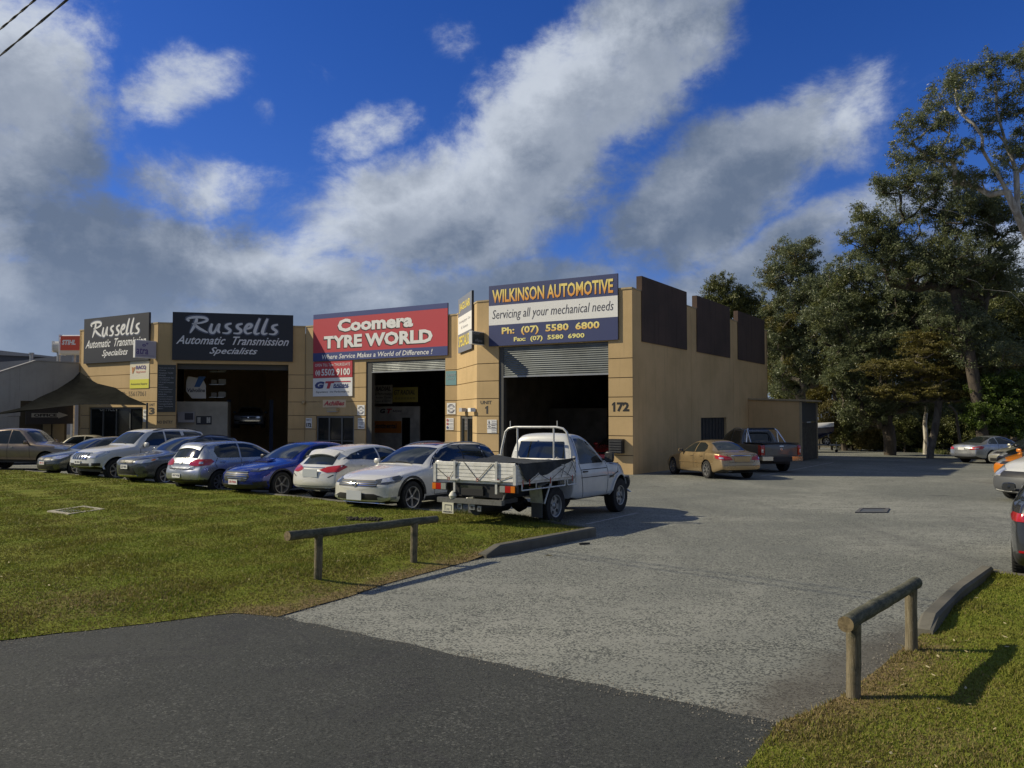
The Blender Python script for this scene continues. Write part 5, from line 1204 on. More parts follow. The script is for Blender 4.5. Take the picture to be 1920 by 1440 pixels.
    def plate(s, end, z, txt=None, y=0, w=.37, h=.13, m=None, col=None):
        dx = 1 if end == 'F' else -1; hh, n = s.proj(Vector((dx * (s.L / 2 + .3), y, z)), Vector((-dx, 0, 0)))
        x = (hh.x if hh is not None else dx * s.L / 2) + dx * .012; mb = MB(); mb.box((min(x, x + dx * .01), y - w / 2, z - h / 2), (max(x, x + dx * .01), y + w / 2, z + h / 2), m or PLATEW)
        o = s.kid(mb, 'number_plate')
        if txt:
            v, f = text_geo(txt, 0, .02); mb = MB(); mb.add([(x + dx * .0125, dx * (a - .5) * w * .84 + y, z + (b - .5) * h * .55) for a, b in v], f, col or INK); s.kid(mb, 'plate_number', par=o)
    def handle(s, pts, m=None):
        for d, z in pts:
            for sg in (1, -1):
                h, n = s.proj(Vector((s.X(d), sg * (s.hw + .3), z)), Vector((0, -sg, 0)))
                if h is None: continue
                mb = MB(); mb.box((-.09, -.018, -.014), (.09, .018, .014), m or s.paint, Matrix.Translation((s.X(d), h.y + sg * .014, z))); s.kid(mb, 'door_handle')
    def rails(s, d0, d1, m=None, k=1.0, hgt=.05):
        for sg in (1, -1):
            mb = MB(); pts = []; n = 9
            for i in range(n):
                d = d0 + (d1 - d0) * i / (n - 1); y = sg * s.wt(d) * .93 * k; h, _ = s.proj(Vector((s.X(d), y, s.H + .5)), Vector((0, 0, -1)))
                e = hgt * min(1, 3.2 * min(i, n - 1 - i) / (n - 1) + .0); pts.append((s.X(d), y, (h.z if h is not None else s.top(d)) + e))
            mb.tube(pts, .017, m or STEEL, 7); s.kid(mb, 'roof_rail', True)
    def wiper(s, d, L=.55, rear=False):
        mb = MB()
        for y0 in ((-.1, .42) if not rear else (0,)):
            p = []
            for i in range(5):
                y = y0 + L * i / 4 * -1; dd = d + .03 + .05 * i / 4 if not rear else d - .02 - .05 * i / 4
                h, n = s.proj(Vector((s.X(dd), y, 2.2)), Vector((0, 0, -1)))
                if h is not None: p.append(h + n * .015)
            if len(p) > 2: mb.tube(p, .008, BLACKP, 5)
        if mb.f: s.kid(mb, 'wiper')
    def arch_flare(s, w=.055, m=None, off=.012):
        ar = s.r * s.sp.get('arch', 1.14)
        for a in s.ax:
            for sg in (1, -1):
                mb = MB(); outer = []; inner = []
                for i in range(15):
                    th = R(4) + R(172) * i / 14; outer.append((s.X(a) + (ar + w) * math.cos(th), s.r + .01 + (ar + w) * math.sin(th))); inner.append((s.X(a) + (ar + .004) * math.cos(th), s.r + .01 + (ar + .004) * math.sin(th)))
                P = []
                for ln in (outer, inner):
                    row = []
                    for x, z in ln:
                        h, n = s.proj(Vector((x, sg * (s.hw + .3), z)), Vector((0, -sg, 0))); row.append(h if h is not None and abs(h.y) > s.hw * .7 else None)
                    P.append(row)
                yref = max([abs(h.y) for h in P[0] if h is not None] + [s.hw * .9])
                A = []
                for (o_, i_, a_, b_) in zip(outer, inner, P[0], P[1]):
                    ya = (abs(a_.y) if a_ is not None else yref) ; yb = ya + off
                    A.append([Vector((o_[0], sg * (ya - .004), o_[1])), Vector((o_[0] * .75 + i_[0] * .25, sg * (ya + off), o_[1] * .75 + i_[1] * .25)), Vector((i_[0], sg * yb, i_[1])), Vector((i_[0], sg * (yb - .06), i_[1]))])
                for r0, r1 in zip(A[:-1], A[1:]): mb.add(r0 + r1, [(0, 1, 5, 4), (1, 2, 6, 5), (2, 3, 7, 6)], m or BLACKP)
                s.kid(mb, 'wheel_arch_trim', True)
SEAM = mat('panel_gap', (.008, .008, .009), .8)

def dlo(s, polys, name='side_window', m=None):
    for p in polys: s.side(name, p, m or CGLASS)

SPEC = {}
SPEC['golf5'] = dict(dims=(4.2, 1.76, 1.48), fo=.86, wb=2.58, r=.32, cowl=1.18, rt0=1.98, rt1=3.72,
    top=[(0, .66), (.06, .72), (.25, .80), (.6, .88), (.95, .945), (1.18, .99), (1.58, 1.22), (1.98, 1.405), (2.3, 1.46), (2.75, 1.48), (3.3, 1.455), (3.72, 1.40), (3.80, 1.375), (3.97, 1.16), (4.10, .985), (4.17, .93), (4.2, .86)],
    belt=[(0, .60), (.3, .74), (1.1, .90), (2.5, .94), (3.7, .99), (4.05, .95), (4.2, .84)],
    wt=[(0, .74), (1.0, .80), (1.18, .80), (1.98, .675), (2.8, .66), (3.72, .63), (4.1, .74), (4.2, .76)],
    rp=[(.25, -.10), (.40, -.01), (.52, 0), (.66, -.01), (.70, -.06), (.95, -.07)])
SPEC['golf7'] = SPEC['golf5']
SPEC['prado'] = dict(dims=(4.76, 1.885, 1.86), fo=.88, wb=2.79, r=.385, cowl=1.45, rt0=2.05, rt1=4.45, lift=.10, arch=1.16, bowf=.22, bowr=.06,
    top=[(0, .86), (.08, .98), (.3, 1.08), (.8, 1.16), (1.2, 1.20), (1.45, 1.23), (1.75, 1.50), (2.05, 1.72), (2.4, 1.79), (3.2, 1.81), (4.2, 1.78), (4.50, 1.73), (4.60, 1.68), (4.68, 1.40), (4.73, 1.1), (4.76, .95)],
    belt=[(0, .82), (.3, 1.0), (1.3, 1.15), (3, 1.17), (4.3, 1.20), (4.7, 1.12), (4.76, .93)],
    wt=[(0, .80), (1.2, .84), (1.45, .83), (2.05, .72), (3, .72), (4.4, .70), (4.65, .76), (4.76, .80)],
    plan=[(0, .86), (.35, .95), (.9, 1), (3.9, 1), (4.5, .97), (4.76, .92)],
    bot=[(0, .40), (.5, .28), (4.2, .30), (4.76, .42)], fp=[(.4, -.04), (.55, 0), (.70, -.02), (.9, -.05), (1.05, -.16)])
SPEC['asx'] = dict(dims=(4.3, 1.77, 1.6), fo=.89, wb=2.67, r=.335, cowl=1.2, rt0=1.95, rt1=3.8, lift=.04,
    top=[(0, .78), (.05, .87), (.2, .94), (.6, 1.00), (1.0, 1.05), (1.2, 1.09), (1.55, 1.31), (1.95, 1.51), (2.4, 1.59), (2.9, 1.60), (3.5, 1.56), (3.85, 1.50), (4.0, 1.28), (4.15, 1.08), (4.25, 1.0), (4.3, .85)],
    belt=[(0, .70), (.3, .88), (1.2, 1.0), (2.6, 1.04), (3.8, 1.10), (4.15, 1.02), (4.3, .8)],
    wt=[(0, .78), (1.0, .80), (1.2, .79), (1.95, .68), (2.8, .66), (3.85, .64), (4.2, .74), (4.3, .76)],
    fp=[(.25, -.10), (.40, -.02), (.6, 0), (.8, -.01), (.95, -.07)])
SPEC['wrx'] = dict(dims=(4.67, 1.825, 1.465), fo=.90, wb=2.675, r=.335, cowl=1.32, rt0=2.16, rt1=3.35,
    top=[(0, .66), (.05, .74), (.2, .80), (.6, .88), (1.05, .945), (1.32, .99), (1.75, 1.23), (2.16, 1.405), (2.5, 1.455), (2.9, 1.465), (3.35, 1.43), (3.75, 1.28), (4.1, 1.12), (4.3, 1.10), (4.6, 1.08), (4.67, .9)],
    belt=[(0, .60), (.3, .75), (1.3, .90), (2.5, .94), (3.6, .99), (4.2, 1.0), (4.67, .85)],
    wt=[(0, .78), (1.0, .80), (1.32, .79), (2.16, .66), (2.9, .645), (3.35, .63), (4.1, .72), (4.4, .80), (4.67, .78)],
    fp=[(.2, -.10), (.35, 0), (.5, 0), (.66, -.03), (.8, -.10)], bowf=.34)
SPEC['cla'] = dict(dims=(4.63, 1.777, 1.435), fo=.90, wb=2.70, r=.325, cowl=1.35, rt0=2.15, rt1=3.7,
    top=[(0, .64), (.05, .72), (.25, .82), (.8, .91), (1.35, .97), (1.75, 1.20), (2.15, 1.37), (2.6, 1.43), (3.1, 1.42), (3.6, 1.37), (3.95, 1.30), (4.08, 1.25), (4.28, 1.08), (4.45, .955), (4.55, .90), (4.63, .80)],
    belt=[(0, .58), (.3, .74), (1.3, .90), (2.5, .95), (3.6, 1.03), (4.2, 1.02), (4.5, .90), (4.63, .76)],
    wt=[(0, .74), (1.2, .79), (1.35, .78), (2.15, .66), (2.9, .64), (3.7, .60), (4.08, .58), (4.45, .66), (4.63, .70)],
    plan=[(0, .90), (.35, .965), (.9, 1), (3.8, 1), (4.3, .96), (4.63, .88)], bowr=.20,
    rp=[(.22, -.10), (.40, 0), (.55, 0), (.75, -.03), (.95, -.10)])
SPEC['passat'] = dict(dims=(4.77, 1.82, 1.53), fo=.91, wb=2.71, r=.345, cowl=1.38, rt0=2.15, rt1=4.2, lift=.03, arch=1.15,
    top=[(0, .68), (.05, .77), (.22, .85), (.6, .92), (1.05, .985), (1.38, 1.03), (1.75, 1.26), (2.15, 1.44), (2.5, 1.505), (3.0, 1.525), (3.8, 1.51), (4.2, 1.47), (4.38, 1.40), (4.54, 1.16), (4.66, 1.0), (4.74, .93), (4.77, .82)],
    belt=[(0, .62), (.3, .80), (1.3, .94), (2.5, .98), (3.9, 1.03), (4.5, .99), (4.77, .80)],
    wt=[(0, .79), (1.1, .82), (1.38, .81), (2.15, .685), (3, .67), (4.2, .65), (4.6, .74), (4.77, .76)],
    fp=[(.2, -.07), (.35, 0), (.60, 0), (.75, -.03), (.88, -.12)], bowf=.27)
SPEC['jag'] = dict(dims=(4.67, 1.79, 1.40), fo=.90, wb=2.71, r=.32, cowl=1.35, rt0=2.1, rt1=3.3,
    top=[(0, .60), (.05, .68), (.3, .78), (.8, .87), (1.35, .93), (1.72, 1.17), (2.1, 1.33), (2.5, 1.39), (2.9, 1.39), (3.3, 1.34), (3.65, 1.18), (3.98, 1.005), (4.2, .985), (4.5, .955), (4.62, .90), (4.67, .80)],
    belt=[(0, .54), (.3, .70), (1.3, .86), (2.5, .89), (3.6, .92), (4.2, .92), (4.55, .88), (4.67, .74)],
    wt=[(0, .72), (1.2, .76), (1.35, .76), (2.1, .62), (2.9, .60), (3.3, .58), (3.98, .70), (4.3, .76), (4.67, .74)],
    plan=[(0, .84), (.4, .95), (1.0, 1), (3.7, 1), (4.3, .96), (4.67, .86)], bowr=.16,
    rp=[(.2, -.07), (.36, -.01), (.5, 0), (.62, -.03), (.9, -.10)])
SPEC['clk'] = dict(dims=(4.64, 1.74, 1.41), fo=.82, wb=2.715, r=.32, cowl=1.38, rt0=2.2, rt1=3.1,
    top=[(0, .60), (.05, .68), (.3, .78), (.8, .87), (1.38, .93), (1.8, 1.18), (2.2, 1.34), (2.6, 1.40), (2.9, 1.395), (3.2, 1.35), (3.65, 1.17), (4.0, 1.01), (4.3, .985), (4.55, .95), (4.64, .80)],
    belt=[(0, .54), (.3, .70), (1.3, .87), (2.5, .91), (3.6, .95), (4.2, .94), (4.64, .76)],
    wt=[(0, .74), (1.38, .77), (2.2, .63), (2.9, .61), (3.2, .60), (4.0, .72), (4.3, .78), (4.64, .76)])
SPEC['ute4'] = dict(dims=(5.25, 1.85, 1.84), fo=.90, wb=3.15, r=.385, cowl=1.38, rt0=2.0, rt1=3.3, lift=.12, arch=1.17, bowf=.2, bowr=.03,
    top=[(0, .92), (.06, 1.02), (.3, 1.08), (.9, 1.14), (1.38, 1.19), (1.7, 1.48), (2.0, 1.70), (2.35, 1.80), (2.9, 1.82), (3.35, 1.77), (3.48, 1.68), (3.60, 1.22), (3.70, 1.19), (4.4, 1.18), (5.18, 1.18), (5.25, 1.12)],
    belt=[(0, .84), (.3, 1.0), (1.38, 1.10), (3.3, 1.12), (3.7, 1.13), (5.25, 1.10)],
    wt=[(0, .80), (1.38, .82), (2.0, .71), (2.9, .69), (3.4, .69), (3.6, .86), (3.8, .93), (5.25, .93)],
    plan=[(0, .86), (.35, .95), (.9, 1), (5.1, 1), (5.25, .98)], bot=[(0, .42), (.5, .28), (4.9, .34), (5.25, .46)],
    fp=[(.4, -.04), (.6, 0), (.8, -.02), (1.05, -.12)], rp=[(.4, -.0), (1.3, 0)])
SPEC['cab'] = dict(dims=(3.02, 1.72, 1.80), fo=.80, wb=2.9, r=.375, cowl=1.32, rt0=1.98, rt1=2.78, lift=.18, arch=1.20, bowf=.25, bowr=.03,
    top=[(0, .92), (.06, 1.02), (.3, 1.10), (.8, 1.17), (1.32, 1.22), (1.65, 1.49), (1.98, 1.70), (2.25, 1.77), (2.6, 1.785), (2.82, 1.76), (2.95, 1.68), (3.0, 1.3), (3.02, 1.0)],
    belt=[(0, .82), (.3, 1.0), (1.32, 1.10), (2.8, 1.12), (2.98, 1.1), (3.02, .96)],
    wt=[(0, .78), (1.32, .83), (1.98, .72), (2.6, .70), (2.85, .70), (3.02, .80)],
    plan=[(0, .84), (.35, .95), (.9, 1), (2.9, 1), (3.02, .96)], bot=[(0, .36), (.5, .22), (2.8, .22), (3.02, .26)])
SPEC['van'] = dict(dims=(4.4, 1.79, 1.82), fo=.88, wb=2.68, r=.325, cowl=1.15, rt0=1.85, rt1=4.2, bowf=.28, bowr=.03,
    top=[(0, .72), (.06, .82), (.3, .94), (.7, 1.05), (1.15, 1.15), (1.5, 1.45), (1.85, 1.70), (2.2, 1.80), (3, 1.83), (4.2, 1.80), (4.33, 1.72), (4.38, 1.3), (4.4, 1.0)],
    belt=[(0, .68), (.3, .86), (1.15, 1.06), (3, 1.08), (4.3, 1.08), (4.4, .95)],
    wt=[(0, .80), (1.15, .84), (1.85, .76), (3, .76), (4.2, .75), (4.4, .80)])
SPEC['classic'] = dict(dims=(4.9, 1.85, 1.42), fo=.88, wb=2.9, r=.33, cowl=1.75, rt0=2.2, rt1=3.5, bowf=.08, bowr=.05, arch=1.1,
    top=[(0, .76), (.06, .84), (.5, .90), (1.75, .96), (1.95, 1.16), (2.2, 1.34), (2.5, 1.41), (3.2, 1.41), (3.5, 1.36), (3.75, 1.12), (3.9, .95), (4.4, .92), (4.84, .88), (4.9, .78)],
    belt=[(0, .74), (.3, .82), (1.75, .90), (3.5, .90), (4.6, .88), (4.9, .74)],
    wt=[(0, .90), (1.75, .86), (2.2, .70), (3.5, .68), (3.9, .84), (4.9, .88)], plan=[(0, .95), (.5, 1), (4.4, 1), (4.9, .95)],
    fp=[(.2, -.04), (.5, 0), (.9, 0)], rp=[(.2, -.04), (.5, 0), (.9, 0)])
GW = 'cars parked nose to tail beside the left lawn'
W_ = paint('paint_white', (.62, .62, .60), .05, .32, .06); W2 = paint('paint_pearl', (.66, .65, .61), .12, .28, .05); SILV = paint('paint_silver', (.42, .44, .47), .75, .30, .08)
GREYP = paint('paint_grey', (.10, .112, .125), .6, .28, .1); BLUEP = paint('paint_blue', (.012, .030, .24), .45, .22, .08); DKG = paint('paint_dark_grey', (.055, .06, .066), .6, .26, .12)
GOLDP = paint('paint_champagne', (.44, .32, .17), .7, .30, .06); BRONZ = paint('paint_bronze', (.235, .180, .130), .6, .34, .15); MGREY = paint('paint_gun', (.13, .135, .14), .65, .32, .12)

# white all-terrain wagon in front of the tray truck
c = Car('parked_car', 'white wagon with roof rails and black wheel arch trim, nearest in the row', SPEC['passat'], ('FL', -2.28, 18.15), 213.5, W2, group=GW).body(2)
c.glass_top('windscreen', 1.42, 2.12); c.arch_flare(.075); c.rails(2.35, 4.15, STEEL); c.wheels(.235, 'twin5', .22)
dlo(c, [[(1.66, 1.03), (1.88, 1.20), (2.2, 1.36), (2.52, 1.43), (2.86, 1.445), (2.88, 1.04)], [(2.94, 1.04), (2.92, 1.445), (3.4, 1.44), (3.72, 1.425), (3.74, 1.06)], [(3.80, 1.06), (3.78, 1.42), (4.05, 1.395), (4.26, 1.34), (4.40, 1.12)]])
c.side('window_trim', [(1.60, 1.01), (1.84, 1.20), (2.18, 1.38), (2.52, 1.45), (3.1, 1.465), (3.8, 1.445), (4.1, 1.415), (4.30, 1.36), (4.48, 1.10), (3.9, 1.035), (2.9, 1.015)], BLACKP, .0015)
c.seams([[(1.72, .98), (1.66, .70), (1.66, .36)], [(2.90, 1.0), (2.90, .40)], [(3.86, 1.0), (3.95, .85), (3.75, .62)], [(1.66, .36), (3.4, .36)]]); c.handle([(2.7, .93), (3.6, .95)])
c.side('sill_trim', [(1.35, .235), (3.2, .235), (3.2, .34), (1.35, .34)], BLACKP, .012)
c.corner('headlight', [(.10, .48, .66), (.13, .50, .75), (.50, .84, .835), (.62, .86, .80), (.50, .86, .70), (.25, .75, .655)], LAMPD); c.corner('headlight_lens', [(.20, .60, .69), (.22, .62, .77), (.36, .76, .80), (.40, .80, .72)], LAMPC, off=.010)
c.face('grille', [(-.56, .60), (.56, .60), (.58, .74), (-.58, .74)], BLACKP, off=.004)
for z in (.632, .668, .704): c.face('grille_slat', [(-.55, z - .0055), (.55, z - .0055), (.55, z + .0055), (-.55, z + .0055)], CHROME, off=.008, skirt=.004)
mb = MB(); mb.lathe([(0, .075), (.012, .07), (.012, .058), (.0, .055)], CHROME, 20, Matrix.Translation((c.L / 2 + .012, 0, .668)) @ Matrix.Rotation(-math.pi / 2, 4, 'Z')); v, f = text_geo('VW', 0, .02)
mb.add([(c.L / 2 + .03, (a - .5) * .085, .668 + (b - .5) * .085) for a, b in v], f, CHROME); c.kid(mb, 'badge')
c.face('lower_grille', [(-.80, .22), (.80, .22), (.84, .34), (.5, .45), (-.5, .45), (-.84, .34)], BLACKP, off=.006); c.face('skid_strip', [(-.55, .215), (.55, .215), (.62, .25), (-.62, .25)], CHROME, off=.016)
c.corner('fog_lamp', [(.1, .60, .33), (.1, .58, .38), (.45, .82, .39), (.42, .82, .33)], LAMPC, off=.014)
c.plate('F', .41, None, 0, .44, .20, PLATEG); c.mirror(1.75, 1.04); c.wiper(1.40); 
mb = MB(); c.decal(mb, [(c.X(2.3), -.42, 1.5), (c.X(2.3), .42, 1.5), (c.X(3.3), .42, 1.5), (c.X(3.3), -.42, 1.5)], (0, 0, -1), .004, mat('sunroof_glass', (.06, .03, .04), .05, 0, .8)); c.kid(mb, 'sunroof', True)

# white shooting-brake seen from behind
c = Car('parked_car', 'white low wagon seen from behind with long red tail lights', SPEC['cla'], ('RL', -5.25, 22.0), 33, W2, group=GW).body(2)
c.glass_top('rear_window', 4.44, 4.12, .90, .92, True); c.wheels(.225, 's5', .215)
dlo(c, [[(1.75, 1.00), (2.2, 1.26), (2.6, 1.33), (2.85, 1.335), (2.87, 1.0)], [(2.93, 1.0), (2.91, 1.335), (3.4, 1.29), (3.8, 1.20), (4.08, 1.09), (4.12, 1.06), (3.6, 1.06)]])
c.corner('tail_light', [(.02, .30, .80), (.05, .55, .88), (.35, .82, .93), (.48, .86, .88), (.22, .80, .76), (.03, .55, .74)], LAMPR, 'R')
c.face('bumper_insert', [(-.80, .28), (.80, .28), (.74, .40), (-.74, .40)], BLACKP, 'R'); c.face('bumper_strip', [(-.66, .25), (.66, .25), (.60, .285), (-.60, .285)], CHROME, 'R', off=.014)
c.face('tailgate_strip', [(-.40, .845), (.40, .845), (.40, .865), (-.40, .865)], CHROME, 'R', off=.012); c.face('exhaust', [(.48, .29), (.66, .29), (.64, .35), (.48, .35)], CHROME, 'R', .012, True)
c.plate('R', .72, None, 0, .52, .20, PLATEG); mb = MB(); c.decal(mb, [(c.X(4.05), -.50, 1.3), (c.X(4.05), .50, 1.3), (c.X(4.20), .46, 1.2), (c.X(4.20), -.46, 1.2)], (0, 0, -1), .05, W2, skirt=.0); c.kid(mb, 'spoiler', True)
mb = MB(); c.ribbon(mb, [(c.X(3.9), .50 * s_, 1.6) for s_ in (1, -1)], (0, 0, -1), .01, .004, SEAM); c.kid(mb, 'panel_gap'); c.seams([[(2.9, .95), (2.9, .4)], [(4.2, .93), (4.4, .80), (4.55, .62)]]); c.mirror(1.85, 1.0); c.handle([(2.75, .86), (3.6, .9)])

# blue sedan
c = Car('parked_car', 'bright blue sedan with bonnet scoop and mesh grille facing the lawn', SPEC['wrx'], ('FL', -6.3, 22.1), 214, BLUEP, group=GW).body(2)
c.glass_top('windscreen', 1.36, 2.13); c.wheels(.238, 'twin5', .23); c.arch_flare(.05)
dlo(c, [[(1.65, .99), (1.95, 1.19), (2.25, 1.32), (2.6, 1.365), (2.78, 1.365), (2.80, .99)], [(2.86, .99), (2.85, 1.365), (3.2, 1.33), (3.55, 1.21), (3.66, 1.05)]])
c.corner('headlight', [(.14, .50, .70), (.14, .48, .735), (.62, .84, .83), (.55, .85, .78), (.30, .70, .70)], LAMPD); c.corner('headlight_lens', [(.30, .66, .725), (.32, .68, .775), (.5, .80, .80), (.44, .80, .75)], LAMPC, off=.012, k=.6)
c.face('grille', [(-.42, .44), (.42, .44), (.52, .56), (.44, .69), (-.44, .69), (-.52, .56)], BLACKP)
for z in (.48, .53, .58, .63): c.face('grille_mesh', [(-.46, z - .006), (.46, z - .006), (.46, z + .006), (-.46, z + .006)], CHROME, off=.012)
c.face('grille_rim', [(-.44, .675), (.44, .675), (.45, .70), (-.45, .70)], CHROME, off=.016); c.face('bumper_insert', [(-.72, .22), (.72, .22), (.70, .36), (-.70, .36)], BLACKP); c.corner('bumper_vent', [(.2, .62, .30), (.16, .60, .42), (.42, .83, .46), (.45, .85, .28)], BLACKP)
c.plate('F', .42, '170 FWA', 0, .36, .13, None, REDS); c.mirror(1.75, 1.0, BLACKP); c.seams([[(1.62, .95), (1.55, .7), (1.6, .34)], [(2.83, .95), (2.83, .36)], [(1.6, .34), (3.4, .34)]]); c.handle([(2.62, .86), (3.4, .88)])
mb = MB(); c.decal(mb, [(c.X(.92), -.28, 1), (c.X(.92), .28, 1), (c.X(1.20), .25, 1), (c.X(1.20), -.25, 1)], (0, 0, -1), .035, BLUEP, skirt=.0); c.kid(mb, 'bonnet_scoop', True)
mb = MB(); c.decal(mb, [(c.X(.895), -.25, 1), (c.X(.895), .25, 1), (c.X(.925), .25, 1), (c.X(.925), -.25, 1)], (0, 0, -1), .012, BLACKP, skirt=.0); c.kid(mb, 'scoop_intake')

# silver hatchback from behind
c = Car('parked_car', 'silver hatchback backed up to the lawn with round red tail lights', SPEC['golf5'], ('RR', -8.45, 23.4), 34, SILV, group=GW).body(2, clad=.40)
c.glass_top('rear_window', 4.06, 3.84, .86, .90, True); c.wheels(.21, 's8', .2, RIMM)
dlo(c, [[(1.50, .985), (1.8, 1.18), (2.1, 1.33), (2.45, 1.39), (2.66, 1.395), (2.68, .99)], [(2.74, .99), (2.72, 1.395), (3.2, 1.375), (3.46, 1.32), (3.56, 1.18), (3.50, 1.03), (3.42, 1.0)]])
c.corner('tail_light', [(.02, .42, .80), (.02, .44, .90), (.12, .62, .97), (.42, .86, .97), (.52, .88, .90), (.40, .86, .80), (.10, .66, .775)], LAMPR, 'R'); c.corner('lamp_centre', [(.20, .68, .84), (.20, .68, .90), (.28, .76, .90), (.28, .76, .84)], LAMPC, 'R', .012)
c.face('badge', [(-.05, .84), (0, .82), (.05, .84), (.06, .89), (0, .93), (-.06, .89)], STEEL, 'R', .012); c.plate('R', .50, '437 KBJ', .1, .37, .12); c.face('tailgate_lip', [(-.56, .675), (.56, .675), (.56, .69), (-.56, .69)], SEAM, 'R', .004)
mb = MB(); c.ribbon(mb, [(-c.L / 2, y, z) for y, z in ((.60, 1.0), (.585, .70), (-.585, .70), (-.60, 1.0))], (1, 0, 0), .012, .004, SEAM); c.kid(mb, 'panel_gap')
c.seams([[(2.71, .96), (2.71, .36)], [(3.5, 1.0), (3.62, .85), (3.5, .66), (3.2, .60)], [(1.5, .95), (1.45, .4), (3.1, .36)]]); c.handle([(2.55, .86), (3.36, .88)]); c.mirror(1.62, .98); c.wiper(4.06, .3, True)
# roof spoiler lip
mb = MB(); c.decal(mb, [(c.X(3.66), -.52, 1.4), (c.X(3.66), .52, 1.4), (c.X(3.86), .50, 1.35), (c.X(3.86), -.50, 1.35)], (0, 0, -1), .022, SILV, skirt=.0); c.kid(mb, 'spoiler', True)

# dark grey compact SUV
c = Car('parked_car', 'dark grey compact four wheel drive facing the lawn between silver hatchback and large white one', SPEC['asx'], ('FL', -11.15, 26.1), 213, GREYP, group=GW).body(2)
c.glass_top('windscreen', 1.24, 1.93); c.wheels(.22, 's6', .21); c.rails(2.2, 3.7, BLACKP)
dlo(c, [[(1.6, 1.09), (1.85, 1.28), (2.15, 1.44), (2.5, 1.495), (2.72, 1.50), (2.74, 1.09)], [(2.80, 1.09), (2.78, 1.50), (3.3, 1.47), (3.55, 1.42), (3.6, 1.14)]])
c.corner('headlight', [(.10, .44, .74), (.10, .42, .80), (.55, .84, .90), (.62, .85, .86), (.40, .80, .77), (.18, .60, .73)], LAMPC); c.corner('indicator', [(.42, .78, .80), (.44, .79, .86), (.55, .83, .87), (.5, .83, .82)], LAMPO, off=.012)
c.face('grille', [(-.36, .73), (.36, .73), (.38, .83), (-.38, .83)], BLACKP); c.face('lower_grille', [(-.48, .36), (.48, .36), (.38, .58), (-.38, .58)], BLACKP); c.face('grille_rim', [(-.52, .33), (.52, .33), (.50, .37), (-.50, .37)], CHROME, off=.016)
c.face('grille_rim', [(-.40, .825), (.40, .825), (.40, .84), (-.40, .84)], CHROME, off=.014)
mb = MB(); v = []
for a in (90, 210, 330):
    q = [(0, 0), (.03, .02), (.06, 0), (.03, -.02)]; v = [(c.L / 2 + .018, (math.cos(R(a)) * x - math.sin(R(a)) * y), .78 + math.sin(R(a)) * x + math.cos(R(a)) * y) for x, y in q]; mb.add(v, [(0, 1, 2, 3)], CHROME)
c.kid(mb, 'badge'); c.plate('F', .62, '537 WKL', .0, .36, .13); c.corner('fog_lamp', [(.25, .66, .42), (.25, .66, .50), (.36, .76, .50), (.36, .76, .42)], BLACKP); c.mirror(1.66, 1.09); c.seams([[(1.55, 1.05), (1.55, .4)], [(2.77, 1.05), (2.77, .4)]])

# big white 4WD
c = Car('parked_car', 'large white four wheel drive with barred grille and roof rails in the row', SPEC['prado'], ('FL', -13.8, 28.3), 213, W_, group=GW).body(2)
c.glass_top('windscreen', 1.50, 2.03, .93, .93); c.wheels(.25, 's6', .25); c.rails(2.4, 4.4, BLACKP, hgt=.06); c.arch_flare(.06, W_, .02)
dlo(c, [[(1.85, 1.20), (2.1, 1.48), (2.35, 1.66), (2.75, 1.70), (2.77, 1.19)], [(2.84, 1.19), (2.82, 1.70), (3.45, 1.70), (3.55, 1.20)], [(3.62, 1.21), (3.60, 1.69), (4.15, 1.67), (4.38, 1.60), (4.45, 1.26)]])
c.corner('headlight', [(.10, .52, .82), (.08, .50, .95), (.30, .76, 1.03), (.62, .88, 1.05), (.62, .89, .99), (.40, .86, .86), (.2, .70, .81)], LAMPC); c.face('grille', [(-.44, .76), (.44, .76), (.50, .97), (-.50, .97)], LAMPD)
for y in (-.38, -.24, -.10, .06, .22, .36): c.face('grille_bar', [(y - .03, .77), (y + .03, .77), (y + .035, .96), (y - .03, .96)], CHROME, off=.016)
c.face('grille_rim', [(-.52, .955), (.52, .955), (.50, .985), (-.50, .985)], CHROME, off=.018); c.face('lower_grille', [(-.58, .53), (.58, .53), (.56, .63), (-.56, .63)], BLACKP); c.corner('fog_lamp', [(.12, .66, .54), (.12, .66, .64), (.35, .82, .64), (.35, .82, .54)], BLACKP)
c.plate('F', .665, '981 WHO', .0, .36, .13); c.mirror(1.9, 1.20, W_, (.12, .24, .18)); c.seams([[(1.75, 1.1), (1.72, .5)], [(2.8, 1.15), (2.8, .5)], [(3.6, 1.15), (3.75, .9)]]); c.wiper(1.47); c.handle([(2.6, 1.02), (3.45, 1.02)], CHROME)

# small dark hatch beyond
c = Car('parked_car', 'dark grey green small hatchback facing the lawn, furthest left in the row', SPEC['golf7'], ('FL', -16.75, 31.2), 213, paint('paint_olive_grey', (.085, .09, .08), .6, .28, .1), group=GW).body(1)
c.glass_top('windscreen', 1.22, 1.95); c.wheels(.20, 's5', .2); dlo(c, [[(1.50, .985), (1.8, 1.18), (2.1, 1.33), (2.45, 1.39), (2.66, 1.395), (2.68, .99)], [(2.74, .99), (2.72, 1.395), (3.2, 1.375), (3.5, 1.15), (3.42, 1.0)]])
c.corner('headlight', [(.08, .46, .64), (.08, .45, .73), (.45, .82, .80), (.52, .86, .76), (.25, .76, .65)], LAMPC); c.face('grille', [(-.46, .62), (.46, .62), (.46, .70), (-.46, .70)], BLACKP); c.face('lower_grille', [(-.6, .26), (.6, .26), (.55, .40), (-.55, .40)], BLACKP)
c.face('bumper_strip', [(-.6, .235), (.6, .235), (.6, .255), (-.6, .255)], CHROME, off=.014); c.face('badge', [(-.06, .66), (0, .61), (.06, .66), (0, .72)], CHROME, off=.014); c.plate('F', .50, '478 YCU', .0, .36, .12, None, REDS); c.mirror(1.6, 1.0)

